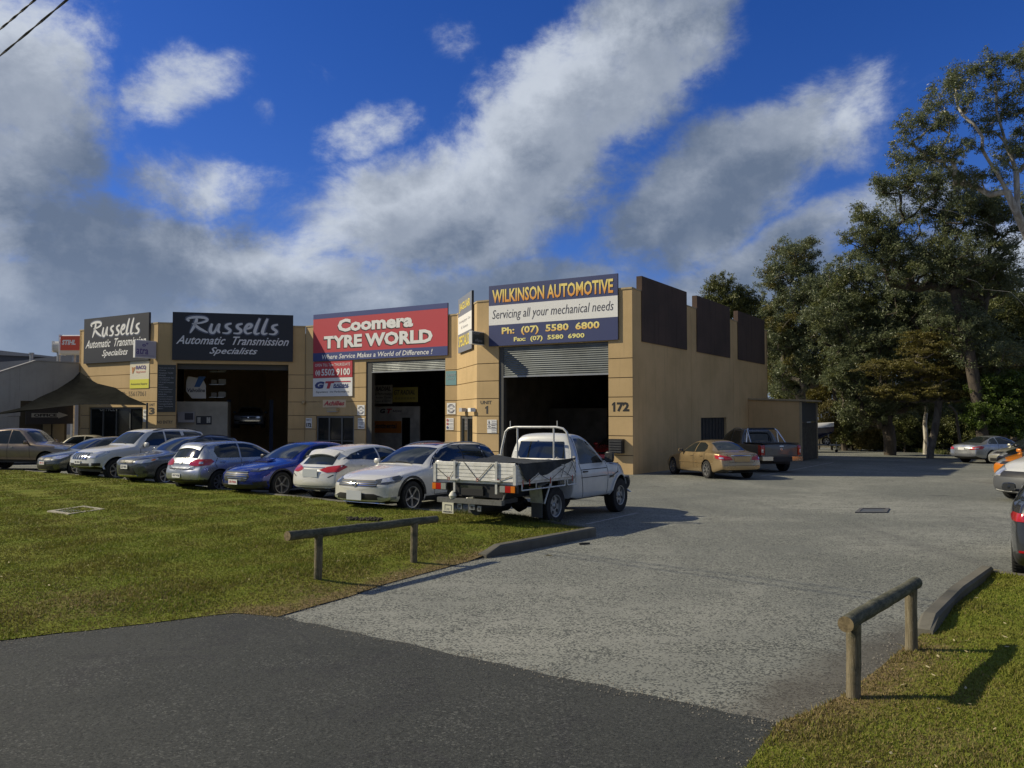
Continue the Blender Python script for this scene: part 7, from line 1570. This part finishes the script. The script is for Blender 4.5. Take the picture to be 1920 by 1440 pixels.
# boat on its trailer beside the shed
def boat():
    b0 = at_depth(1545, 800, 57.5); D = b0[1]; t = empty('boat_on_trailer', (b0[0], D, gz(D)), R(-8), label='white and navy motor boat bow on a trailer behind the shed', cat='boat')
    Lh = 5.6; vs = []; N = 14; navy = mat('boat_navy', (.015, .02, .07), .2, coat=.8); whi = mat('boat_white', (.78, .78, .77), .25, coat=.6)
    sec = []
    for i in range(N + 1):
        u = i / N; w = 1.12 * (1 - max(0, (u - .45) / .55) ** 2.2) + .01; x = -Lh + Lh * 1.12 * u; sheer = 1.55 + .28 * u ** 2; keel = .72 + .75 * max(0, (u - .6) / .4) ** 2.4
        sec.append([(x, 0, keel), (x, w * .62, keel + .20), (x, w * .93, sheer - .36), (x, w, sheer), (x, w * .94, sheer + .14 * (1 - u * .5)), (x, w * .5, sheer + .42 - .16 * u), (x, 0, sheer + .50 - .20 * u)])
    for nm, a, b, m_ in (('hull', 0, 3, navy), ('deck', 3, 6, whi)):
        mb = MB()
        for sg in (1, -1):
            V = [(p[0], p[1] * sg, p[2]) for s_ in sec for p in s_[a:b + 1]]; k = b - a + 1; F = [(i * k + j, (i + 1) * k + j, (i + 1) * k + j + 1, i * k + j + 1) for i in range(N) for j in range(k - 1)]; mb.add(V, F, m_)
        mb.build(nm, t, world=False, smooth=True)
    mb = MB()
    for sg in (1, -1):
        mb.tube([(-Lh, .85 * sg, .50), (-.8, .75 * sg, .55), (1.1, 0, .50)], .05, STEEL, 8)
        for x in (-4.2, -2.5): mb.tube([(x, .6 * sg, .5), (x, .6 * sg, .92)], .03, STEEL, 6)
    mb.tube([(.4, 0, .5), (.25, 0, 1.35)], .04, STEEL, 8); mb.build('trailer_frame', t, world=False)
    tm, rm = wheel_meshes(.30, .19, 's6', .18, RIMM)
    for x, y in ((-3.6, .98), (-3.6, -.98), (-2.9, .98), (-2.9, -.98)):
        o = bpy.data.objects.new('wheel', tm); COL.objects.link(o); o.parent = t; o.location = (x, y, .30); o.rotation_euler = (0, 0, 0 if y > 0 else math.pi)
        q = bpy.data.objects.new('rim', rm); COL.objects.link(q); q.parent = o
    o = bpy.data.objects.new('spare_wheel', tm); COL.objects.link(o); o.parent = t; o.location = (.05, -.35, .80); q = bpy.data.objects.new('rim', rm); COL.objects.link(q); q.parent = o; q.rotation_euler = (0, 0, math.pi)
    mb = MB(); mb.tube([(.85, .12, .05), (.85, .12, .75)], .03, STEEL, 8); mb.lathe([(-.03, 0), (-.03, .1), (.03, .1), (.03, 0)], RUBBER, 14, Matrix.Translation((.85, .12, .10))); mb.build('jockey_wheel', t, world=False)
    v, f = text_geo('Quintrex', .25, .02); mb = MB(); mb.add([(-.25 - 1.5 + a * 1.2, -.98 + .42 * a ** 2 * .3 - .06, 1.36 + b * .16) for a, b in v], f, whi); mb.build('lettering', t, world=False)
boat()

# ------------------------------------------------------------------ trees and scrub
def bark(name, c1, c2):
    m = bpy.data.materials.new(name); m.use_nodes = True; T = NT(m.node_tree); b = m.node_tree.nodes['Principled BSDF']
    P = T.n('ShaderNodeNewGeometry').outputs['Position']; n = T.noise(T.vm('MULTIPLY', P, (3, 3, 1.1)), 1.0, 5, .65, 1.0)
    T.l(T.mix(T.ramp(n, .4, .62), c1, c2), b.inputs['Base Color']); b.inputs['Roughness'].default_value = .85
    bp = T.n('ShaderNodeBump'); bp.inputs['Strength'].default_value = .5; bp.inputs['Distance'].default_value = .03; T.l(n, bp.inputs['Height']); T.l(bp.outputs[0], b.inputs['Normal']); return m
BARKP = bark('bark_pale', (.52, .49, .43), (.30, .26, .21)); BARKD = bark('bark_dark', (.10, .08, .06), (.055, .045, .035)); BARKM = bark('bark_grey', (.17, .15, .12), (.09, .075, .06))
LF1 = mat('leaf_gum', (.095, .125, .050), .42, isl=True, col2=(.215, .240, .125), trans=.33)
LF2 = mat('leaf_dark', (.070, .088, .022), .5, isl=True, col2=(.165, .175, .050), trans=.2)
LF3 = mat('leaf_wattle', (.08, .075, .014), .55, isl=True, col2=(.21, .18, .035), trans=.25)
LF4 = mat('leaf_bright', (.050, .085, .012), .5, isl=True, col2=(.13, .19, .030), trans=.3)
LF5 = mat('leaf_brown', (.10, .092, .026), .6, isl=True, col2=(.22, .185, .06), trans=.2)
def tree(name, label, base_px, D, blobs, leafm, barkm, seed, limbs=(), r0=.022, leaf=(.15, .045), per=120, cr=.5, cat='tree', group=None, dens=1.0, droop=.6, lean=0.0, leaf2=None, flat=1.0, topxy=None):
    rng = np.random.default_rng(seed); bx = at_depth(base_px, 800, D); base = np.array([bx[0], D, gz(D) - .15])
    root = empty(name, (base[0], D, gz(D)), label=label, cat=cat, group=group)
    tips = []
    for (cx, cy, rx, ry) in blobs:
        c = np.array(at_depth(cx, cy, D)); k = D / FPX; ax, az = rx * k, ry * k; ay = max(ax, az) * .9
        n = max(4, int(8.5 * dens * (ax / cr * .6 + .35) * (az / cr * .6 + .35) * (ay / cr * .28 + .6)))
        for _ in range(n):
            v = rng.normal(size=3); v /= np.linalg.norm(v); v *= rng.random() ** .42
            tips.append(c + v * np.array([ax, ay, az]))
    tips = np.array(tips)
    nodes = []; par = []; cnt = []
    def chain(pts, start):
        p = start
        for q in pts: nodes.append(np.array(q, float)); par.append(p); cnt.append(0); p = len(nodes) - 1
        return p
    zc = tips[:, 2].min() * .6 + base[2] * .4; cx_ = tips[:, 0].mean() * .5 + base[0] * .5; cy_ = D
    tp = []
    top = np.array([tips[:, 0].mean(), D, np.percentile(tips[:, 2], 70)])
    if topxy: top = np.array(at_depth(topxy[0], topxy[1], D))
    for i in range(11):
        u = i / 10; tp.append(base * (1 - u) + top * u + np.array([math.sin(u * 5 + seed) * .10, math.cos(u * 4 + seed) * .10, 0]) * (top[2] - base[2]) * .12 * (1 if 0 < i else 0))
    chain(tp, -1)
    for ln in limbs:
        pts = [np.array(at_depth(x, y, D + dd)) for x, y, dd in ln]; arr = np.array(nodes); s = int(np.argmin(np.linalg.norm(arr - pts[0], axis=1)))
        fine = [pts[0]]
        for a, b in zip(pts[:-1], pts[1:]):
            for k in (1, 2): fine.append(a + (b - a) * k / 2 + rng.normal(0, .04, 3))
        chain(fine, s)
    order = np.argsort(np.linalg.norm((tips - np.array([cx_, cy_, zc])), axis=1))
    tipn = []
    for ti in order:
        t = tips[ti]; arr = np.array(nodes); dv = t - arr; dist = np.linalg.norm(dv, axis=1); cost = dist + np.maximum(0, arr[:, 2] - t[2] + .25 * dist) * 2.0
        cost[:2] += 3
        s = int(np.argmin(cost)); a = arr[s]; L = dist[s]; K = max(2, int(L / .5)); pts = []
        off = rng.normal(0, .10, 3) * L
        for k in range(1, K + 1):
            u = k / K; pts.append(a + (t - a) * u + off * math.sin(math.pi * u) + np.array([0, 0, -.06 * L * math.sin(math.pi * u)]))
        e = chain(pts, s); tipn.append(e)
    for e in tipn:
        j = e
        while j >= 0: cnt[j] += 1; j = par[j]
    ch = {}
    for i, p in enumerate(par): ch.setdefault(p, []).append(i)
    rad = [r0 * .62 * (max(1, c) ** .47) * (.6 if c < 2 else 1) for c in cnt]
    V = []; F = []
    def seg(a, b, ra, rb, n):
        t = b - a; L = np.linalg.norm(t)
        if L < 1e-5: return
        t = t / L; u = np.cross(t, [0, 0, 1.0]) if abs(t[2]) < .9 else np.cross(t, [1.0, 0, 0]); u /= np.linalg.norm(u); w = np.cross(t, u); k0 = len(V)
        for (c, r_) in ((a - t * ra * .3, ra), (b + t * rb * .3, rb)):
            for k in range(n): an = 2 * math.pi * k / n; V.append(c + (u * math.cos(an) + w * math.sin(an)) * r_)
        for k in range(n): F.append((k0 + k, k0 + (k + 1) % n, k0 + n + (k + 1) % n, k0 + n + k))
    for i, p in enumerate(par):
        if p >= 0: seg(nodes[p], nodes[i], min(rad[p], rad[i] * 1.25), rad[i], 8 if rad[i] > .06 else 5 if rad[i] > .025 else 3)
    o = link_mesh('trunk', fast_mesh('trunk', np.array(V), np.array(F), [barkm], smooth=True), root)
    # leaves: loose sprays of narrow blades about each tip
    N = len(tips) * per; ci = np.repeat(np.arange(len(tips)), per); rc = cr * (.65 + .7 * rng.random(len(tips)))[ci]
    sub = rng.normal(size=(len(tips), 7, 3)); sub /= np.linalg.norm(sub, axis=2)[:, :, None]; sub *= rng.random((len(tips), 7, 1)) ** .5
    cen = tips[ci] + sub[ci, rng.integers(0, 7, N)] * rc[:, None] * np.array([1, 1, .75 * flat]) + rng.normal(size=(N, 3)) * rc[:, None] * np.array([.22, .22, .17 * flat])
    d = rng.normal(size=(N, 3)); d[:, 2] = d[:, 2] * .6 - droop; d /= np.linalg.norm(d, axis=1)[:, None]
    w = np.cross(d, rng.normal(size=(N, 3))); w /= np.linalg.norm(w, axis=1)[:, None]
    ll = leaf[0] * (.6 + .8 * rng.random(N))[:, None]; lw = leaf[1] * (.6 + .8 * rng.random(N))[:, None]
    Vv = np.stack([cen - d * ll * .5, cen + w * lw * .5, cen + d * ll * .5, cen - w * lw * .5], 1).reshape(-1, 3)
    mi = (rng.random(N) < .10).astype(int) if leaf2 else None
    if leaf2: mi = (rng.random(len(tips)) < .22).astype(int)[ci]
    link_mesh('crown', fast_mesh('crown', Vv, np.arange(4 * N).reshape(-1, 4), [leafm] + ([leaf2] if leaf2 else []), mi), root)
    return root
TG = 'trees along the back edge of the yard'
tree('eucalyptus_tree', 'tall sparse eucalyptus with pale limbs reaching in from the right edge', 2060, 36,
     [(1865, 120, 36, 28), (1798, 130, 32, 24), (1785, 180, 52, 36), (1728, 232, 55, 26), (1690, 262, 22, 16), (1775, 285, 70, 22), (1885, 185, 46, 40), (1905, 280, 40, 40), (1850, 235, 30, 24), (1935, 110, 40, 40), (1970, 220, 60, 80), (1700, 300, 34, 14), (1840, 330, 60, 20)],
     LF1, BARKP, 4, limbs=[[(2025, 560, 0), (1960, 500, 0), (1935, 470, 0), (1908, 400, -.5), (1868, 325, -.6), (1846, 292, -.6), (1840, 258, -.6), (1806, 215, -.5), (1790, 180, 0)], [(1908, 400, -.5), (1906, 320, -.3), (1884, 272, -.2), (1868, 212, 0), (1864, 150, 0)],
        [(2035, 690, 0), (1960, 610, -.6), (1935, 590, -1), (1893, 547, -1.2), (1846, 541, -1.2), (1810, 520, -1.2)], [(2020, 520, 0), (1950, 480, -.4), (1900, 442, -1), (1850, 416, -1.2), (1782, 400, -1.4), (1730, 386, -1.4), (1700, 372, -1.4)]], r0=.021, cr=.40, per=170, leaf=(.13, .034), dens=.78, group=TG, topxy=(2010, 300))
tree('eucalyptus_tree', 'broad grey green eucalyptus left of the tall pale one', 1845, 45,
     [(1725, 340, 80, 32), (1625, 398, 32, 24), (1665, 425, 60, 40), (1790, 395, 90, 48), (1880, 410, 60, 66), (1760, 490, 130, 50), (1648, 470, 46, 40), (1652, 342, 20, 22), (1850, 520, 70, 40), (1600, 440, 24, 20), (1800, 600, 70, 40), (1850, 660, 60, 40)],
     LF1, BARKD, 7, limbs=[[(1838, 560, 0), (1815, 525, -.5), (1780, 500, -.8), (1752, 470, -1), (1728, 452, -1)], [(1842, 600, 0), (1850, 520, 0), (1858, 450, 0), (1866, 380, 0)]], r0=.022, cr=.46, per=165, leaf=(.15, .04), dens=.88, leaf2=LF2, group=TG)
tree('eucalyptus_tree', 'dark leafy tree in the middle of the back row with small gaps of sky', 1668, 52,
     [(1600, 510, 55, 46), (1690, 570, 100, 52), (1560, 590, 60, 48), (1640, 650, 95, 52), (1760, 585, 70, 46), (1600, 700, 60, 40), (1690, 740, 60, 36), (1620, 760, 50, 40)], LF1, BARKD, 9, limbs=[[(1665, 790, 0), (1650, 740, 0), (1620, 690, 0), (1598, 640, 0)], [(1668, 790, 0), (1690, 740, 0), (1700, 680, 0)]], r0=.026, cr=.52, per=170, leaf=(.17, .048), dens=1.1, leaf2=LF2, group=TG)
tree('eucalyptus_tree', 'rounded olive tree rising behind the lean-to shed', 1500, 60,
     [(1490, 478, 52, 34), (1448, 520, 26, 32), (1505, 545, 74, 50), (1470, 615, 56, 52), (1545, 650, 80, 52), (1485, 700, 60, 44), (1548, 575, 50, 44)], LF1, BARKM, 14, r0=.022, cr=.55, per=170, leaf=(.18, .05), dens=1.1, leaf2=LF3, group=TG)
tree('eucalyptus_tree', 'small distant tree showing above the second brown wall panel', 1362, 66,
     [(1350, 536, 32, 24), (1392, 552, 24, 22), (1370, 576, 50, 28), (1418, 592, 34, 40), (1335, 570, 22, 20), (1440, 650, 30, 60)], LF2, BARKM, 21, r0=.02, cr=.55, per=160, leaf=(.19, .055), dens=1.2, group=TG)
tree('wattle_tree', 'spreading yellow green wattle with flat layered branches', 1742, 47,
     [(1675, 690, 66, 20), (1755, 655, 70, 18), (1835, 690, 76, 20), (1710, 735, 76, 18), (1830, 740, 76, 18), (1895, 670, 50, 20), (1770, 700, 50, 16), (1720, 632, 36, 12), (1650, 735, 34, 16)], LF3, BARKM, 31, r0=.017, cr=.42, per=210, leaf=(.12, .035), dens=1.25, droop=.1, flat=.4, leaf2=LF5, group=TG)
tree('eucalyptus_tree', 'dark tree filling the right side above the silver coupe', 1905, 54,
     [(1885, 560, 66, 50), (1850, 640, 70, 44), (1905, 690, 60, 40), (1930, 610, 60, 60), (1820, 600, 40, 40)], LF2, BARKD, 41, r0=.022, cr=.5, per=165, leaf=(.17, .05), dens=1.1, leaf2=LF1, group=TG)
tree('leafy_bush', 'bright green bushy shrub behind the silver coupe at the right', 1880, 45,
     [(1862, 765, 46, 34), (1905, 728, 36, 36), (1835, 785, 26, 24), (1900, 795, 46, 28), (1930, 750, 30, 40), (1850, 722, 26, 20)], LF4, BARKM, 51, r0=.012, cr=.36, per=210, leaf=(.12, .06), dens=1.4, cat='bush')
# darker second row and scrub under the canopy
for i, (bx, D, bl, lm) in enumerate([
    (1600, 66, [(1600, 600, 60, 60), (1590, 690, 70, 60), (1620, 760, 60, 45)], LF2), (1700, 68, [(1700, 620, 80, 60), (1720, 700, 80, 50), (1700, 770, 70, 40)], LF2),
    (1805, 67, [(1800, 560, 70, 60), (1820, 660, 70, 60), (1800, 750, 70, 50)], LF2), (1905, 69, [(1900, 600, 60, 60), (1910, 720, 60, 70)], LF2), (1470, 72, [(1470, 640, 50, 60), (1500, 730, 60, 50)], LF2)]):
    tree('background_tree', ['shaded tree deep in the second row behind the lean-to shed side', 'shaded tree deep in the second row behind the wattle', 'shaded tree deep in the second row left of the silver coupe', 'shaded tree deep in the second row at the right edge', 'shaded tree deep in the second row just above the shed roof'][i],
         bx, D, bl, lm, BARKD, 60 + i, r0=.024, cr=.75, per=120, leaf=(.26, .085), dens=1.5, group='second row of trees')
sl = ['brown green shrub right behind the boat', 'dark shrub right of the boat by the garden kerb', 'dull shrub left of the thick dark trunk', 'shrub between the thick trunk and the thin pale trunk', 'shrub behind the thin pale trunk', 'shrub between pale trunk and leaning stick', 'shrub at the foot of the leaning stick', 'shrub behind the boot of the silver coupe', 'tall weedy shrub above the shed roof end', 'shrub behind the right part of the silver coupe']
for i, (x, y, rx, ry, D, lm) in enumerate([(1560, 790, 36, 34, 62, LF5), (1600, 800, 32, 30, 61, LF2), (1640, 795, 30, 34, 60, LF5), (1695, 800, 32, 30, 58, LF2), (1735, 790, 32, 36, 60, LF5), (1768, 800, 28, 28, 57, LF2), (1800, 790, 32, 34, 58, LF2), (1835, 810, 32, 26, 56, LF2), (1535, 735, 30, 36, 64, LF3), (1895, 800, 46, 36, 56, LF2)]):
    tree('shrub', sl[i], x, D, [(x, y, rx, ry), (x + 8, y - 18, rx * .7, ry * .7), (x - 10, y + 14, rx * .8, ry * .6)], lm, BARKD, 80 + i, r0=.014, cr=.5, per=120, leaf=(.16, .05), dens=1.5, cat='shrub', group='scrub under the trees')
def stick(name, label, pts, D, r, m):
    mb = MB(); n = len(pts); P = [at_depth(x, y, D) for x, y in pts]; P[0].z = gz(D) - .1
    mb.tube(P, [r * (1 - .55 * i / (n - 1)) for i in range(n)], m, 8); tag(mb.build(name, smooth=True), label, 'tree trunk')
stick('dead_trunk', 'thin pale upright trunk standing at the garden kerb', [(1735, 848), (1736, 820), (1734, 795), (1737, 770), (1733, 745), (1738, 715)], 53.5, .17, BARKP)
stick('dead_trunk', 'slim leaning bare trunk just left of the silver coupe', [(1802, 845), (1799, 822), (1795, 795), (1793, 775), (1786, 765), (1778, 760)], 50.5, .11, BARKM)
stick('dead_trunk', 'thick dark forked trunk in the middle of the scrub', [(1668, 846), (1667, 815), (1664, 790), (1655, 765), (1640, 745)], 56, .40, BARKD)
stick('dead_trunk', 'dark sloping trunk behind the boat trailer', [(1584, 842), (1580, 815), (1574, 785), (1566, 750), (1560, 700)], 61, .26, BARKD)
rn = random.Random(77)
und = ['low leafy scrub at the kerb right of the boat', 'low scrub left of the forked dark trunk', 'low scrub under the forked dark trunk', 'low scrub right of the forked dark trunk', 'low scrub left of the thin pale trunk', 'low scrub right of the thin pale trunk', 'low scrub under the leaning bare trunk', 'low scrub touching the boot of the silver coupe', 'taller scrub mass behind the forked trunk', 'taller scrub mass behind the pale trunk', 'taller scrub mass behind the leaning trunk', 'taller scrub mass over the roof of the silver coupe']
for i in range(12):
    x = 1598 + 31 * i if i < 8 else 1630 + 62 * (i - 8); y = 822 if i < 8 else 768; D = 60.5 + rn.uniform(-1, 2) if i < 8 else 63 + rn.uniform(-1, 2); w = 30 if i < 8 else 46; h = 20 if i < 8 else 40
    if i == 7: x, D = 1822, 58
    tree('shrub', und[i], x, D, [(x, y, w, h), (x + 10, y - 6, w * .7, h * .8), (x - 12, y + 5, w * .7, h * .7)], [LF2, LF5, LF2, LF3][i % 4], BARKD, 120 + i, r0=.012, cr=.5, per=120, leaf=(.16, .055), dens=1.7, cat='shrub', group='low scrub along the garden kerb')
# weeds along the garden kerb and tufts at kerb edges
def tufts():
    rng = np.random.default_rng(5); V = []
    def blade(p, h, w, ln):
        a = rng.random() * 6.28; dx, dy = math.cos(a) * w, math.sin(a) * w; lx, ly = rng.normal(0, ln, 2); V.extend([(p[0] - dx, p[1] - dy, p[2]), (p[0] + dx, p[1] + dy, p[2]), (p[0] + lx, p[1] + ly, p[2] + h)])
    for i in range(5200):
        u = rng.random() * 2.999; k = int(u); q = gk[k] + (gk[k + 1] - gk[k]) * (u - k); p = (q[0] + rng.normal(0, .2), q[1] + .5 + abs(rng.normal(0, .5)), gz(q[1])); blade(p, rng.uniform(.05, .35), .02, .08)
    for c, n, s_, h in ((G(945, 967, .11), 2600, .34, .10), (G(880, 962, .11), 500, .3, .07), (G(1000, 975, .11), 500, .3, .06)):
        d = (LF[-1] - LF[0]).normalized()
        for i in range(n):
            a = rng.normal(0, s_ * 1.6); b = -abs(rng.normal(0, s_ * .35)); p = c + Vector((d[0] * a + d[1] * b, d[1] * a - d[0] * b * -1, 0)); x, y = c[0] + d[0] * a + d[1] * b, c[1] + d[1] * a - d[0] * b
            x, y = c[0] + d[0] * a - abs(b) * .55, c[1] + d[1] * a - abs(b) * .85
            blade((x, y, gz(y) + .10), rng.uniform(.4, 1) * h, .007, .02)
    me = fast_mesh('weeds', np.array(V), np.arange(len(V)).reshape(-1, 3), [mat('weed_blade', (.06, .10, .015), .7, isl=True, col2=(.16, .15, .045), trans=.2)])
    o = link_mesh('weeds', me); tag(o, 'long grass tufts and weeds along the kerbs', kind='stuff')
tufts()

def gravel():
    rng = np.random.default_rng(9); V = []; F = []; lines = [(kn[i], kn[i + 1]) for i in range(len(LF), len(kn) - 1)] + [(Vector((e0[0], e0[1])), Vector((e1[0], e1[1]))), (Vector((e1[0], e1[1])), Vector((e2[0], e2[1]))), (Vector((e2[0], e2[1])), Vector((e3[0], e3[1])))]
    rl = [G(1738, 1184), G(1700, 1212), G(1640, 1262), G(1580, 1306), G(1520, 1336), e3, G(1400, 1440)]; lines += [(Vector((a[0], a[1])), Vector((b[0], b[1]))) for a, b in zip(rl[:-1], rl[1:])]
    for a, b in lines:
        L = (b - a).length
        for i in range(int(L * 170)):
            u = rng.random(); p = a + (b - a) * u + Vector((rng.normal(0, .09), rng.normal(0, .09))); r_ = rng.uniform(.003, .010); z = gz(p[1]) + .008; k = len(V)
            for dx, dy, dz in ((1, 0, 0), (-.6, .8, 0), (-.5, -.9, 0), (0, 0, .9)): V.append((p[0] + dx * r_, p[1] + dy * r_, z + dz * r_))
            F += [(k, k + 1, k + 3), (k + 1, k + 2, k + 3), (k + 2, k, k + 3)]
    o = link_mesh('gravel', fast_mesh('gravel', np.array(V), np.array(F), [mat('gravel_stone', (.26, .24, .20), .9, isl=True, col2=(.09, .085, .075))])); tag(o, 'loose stones and grit along the driveway and road edges', kind='stuff')
gravel()
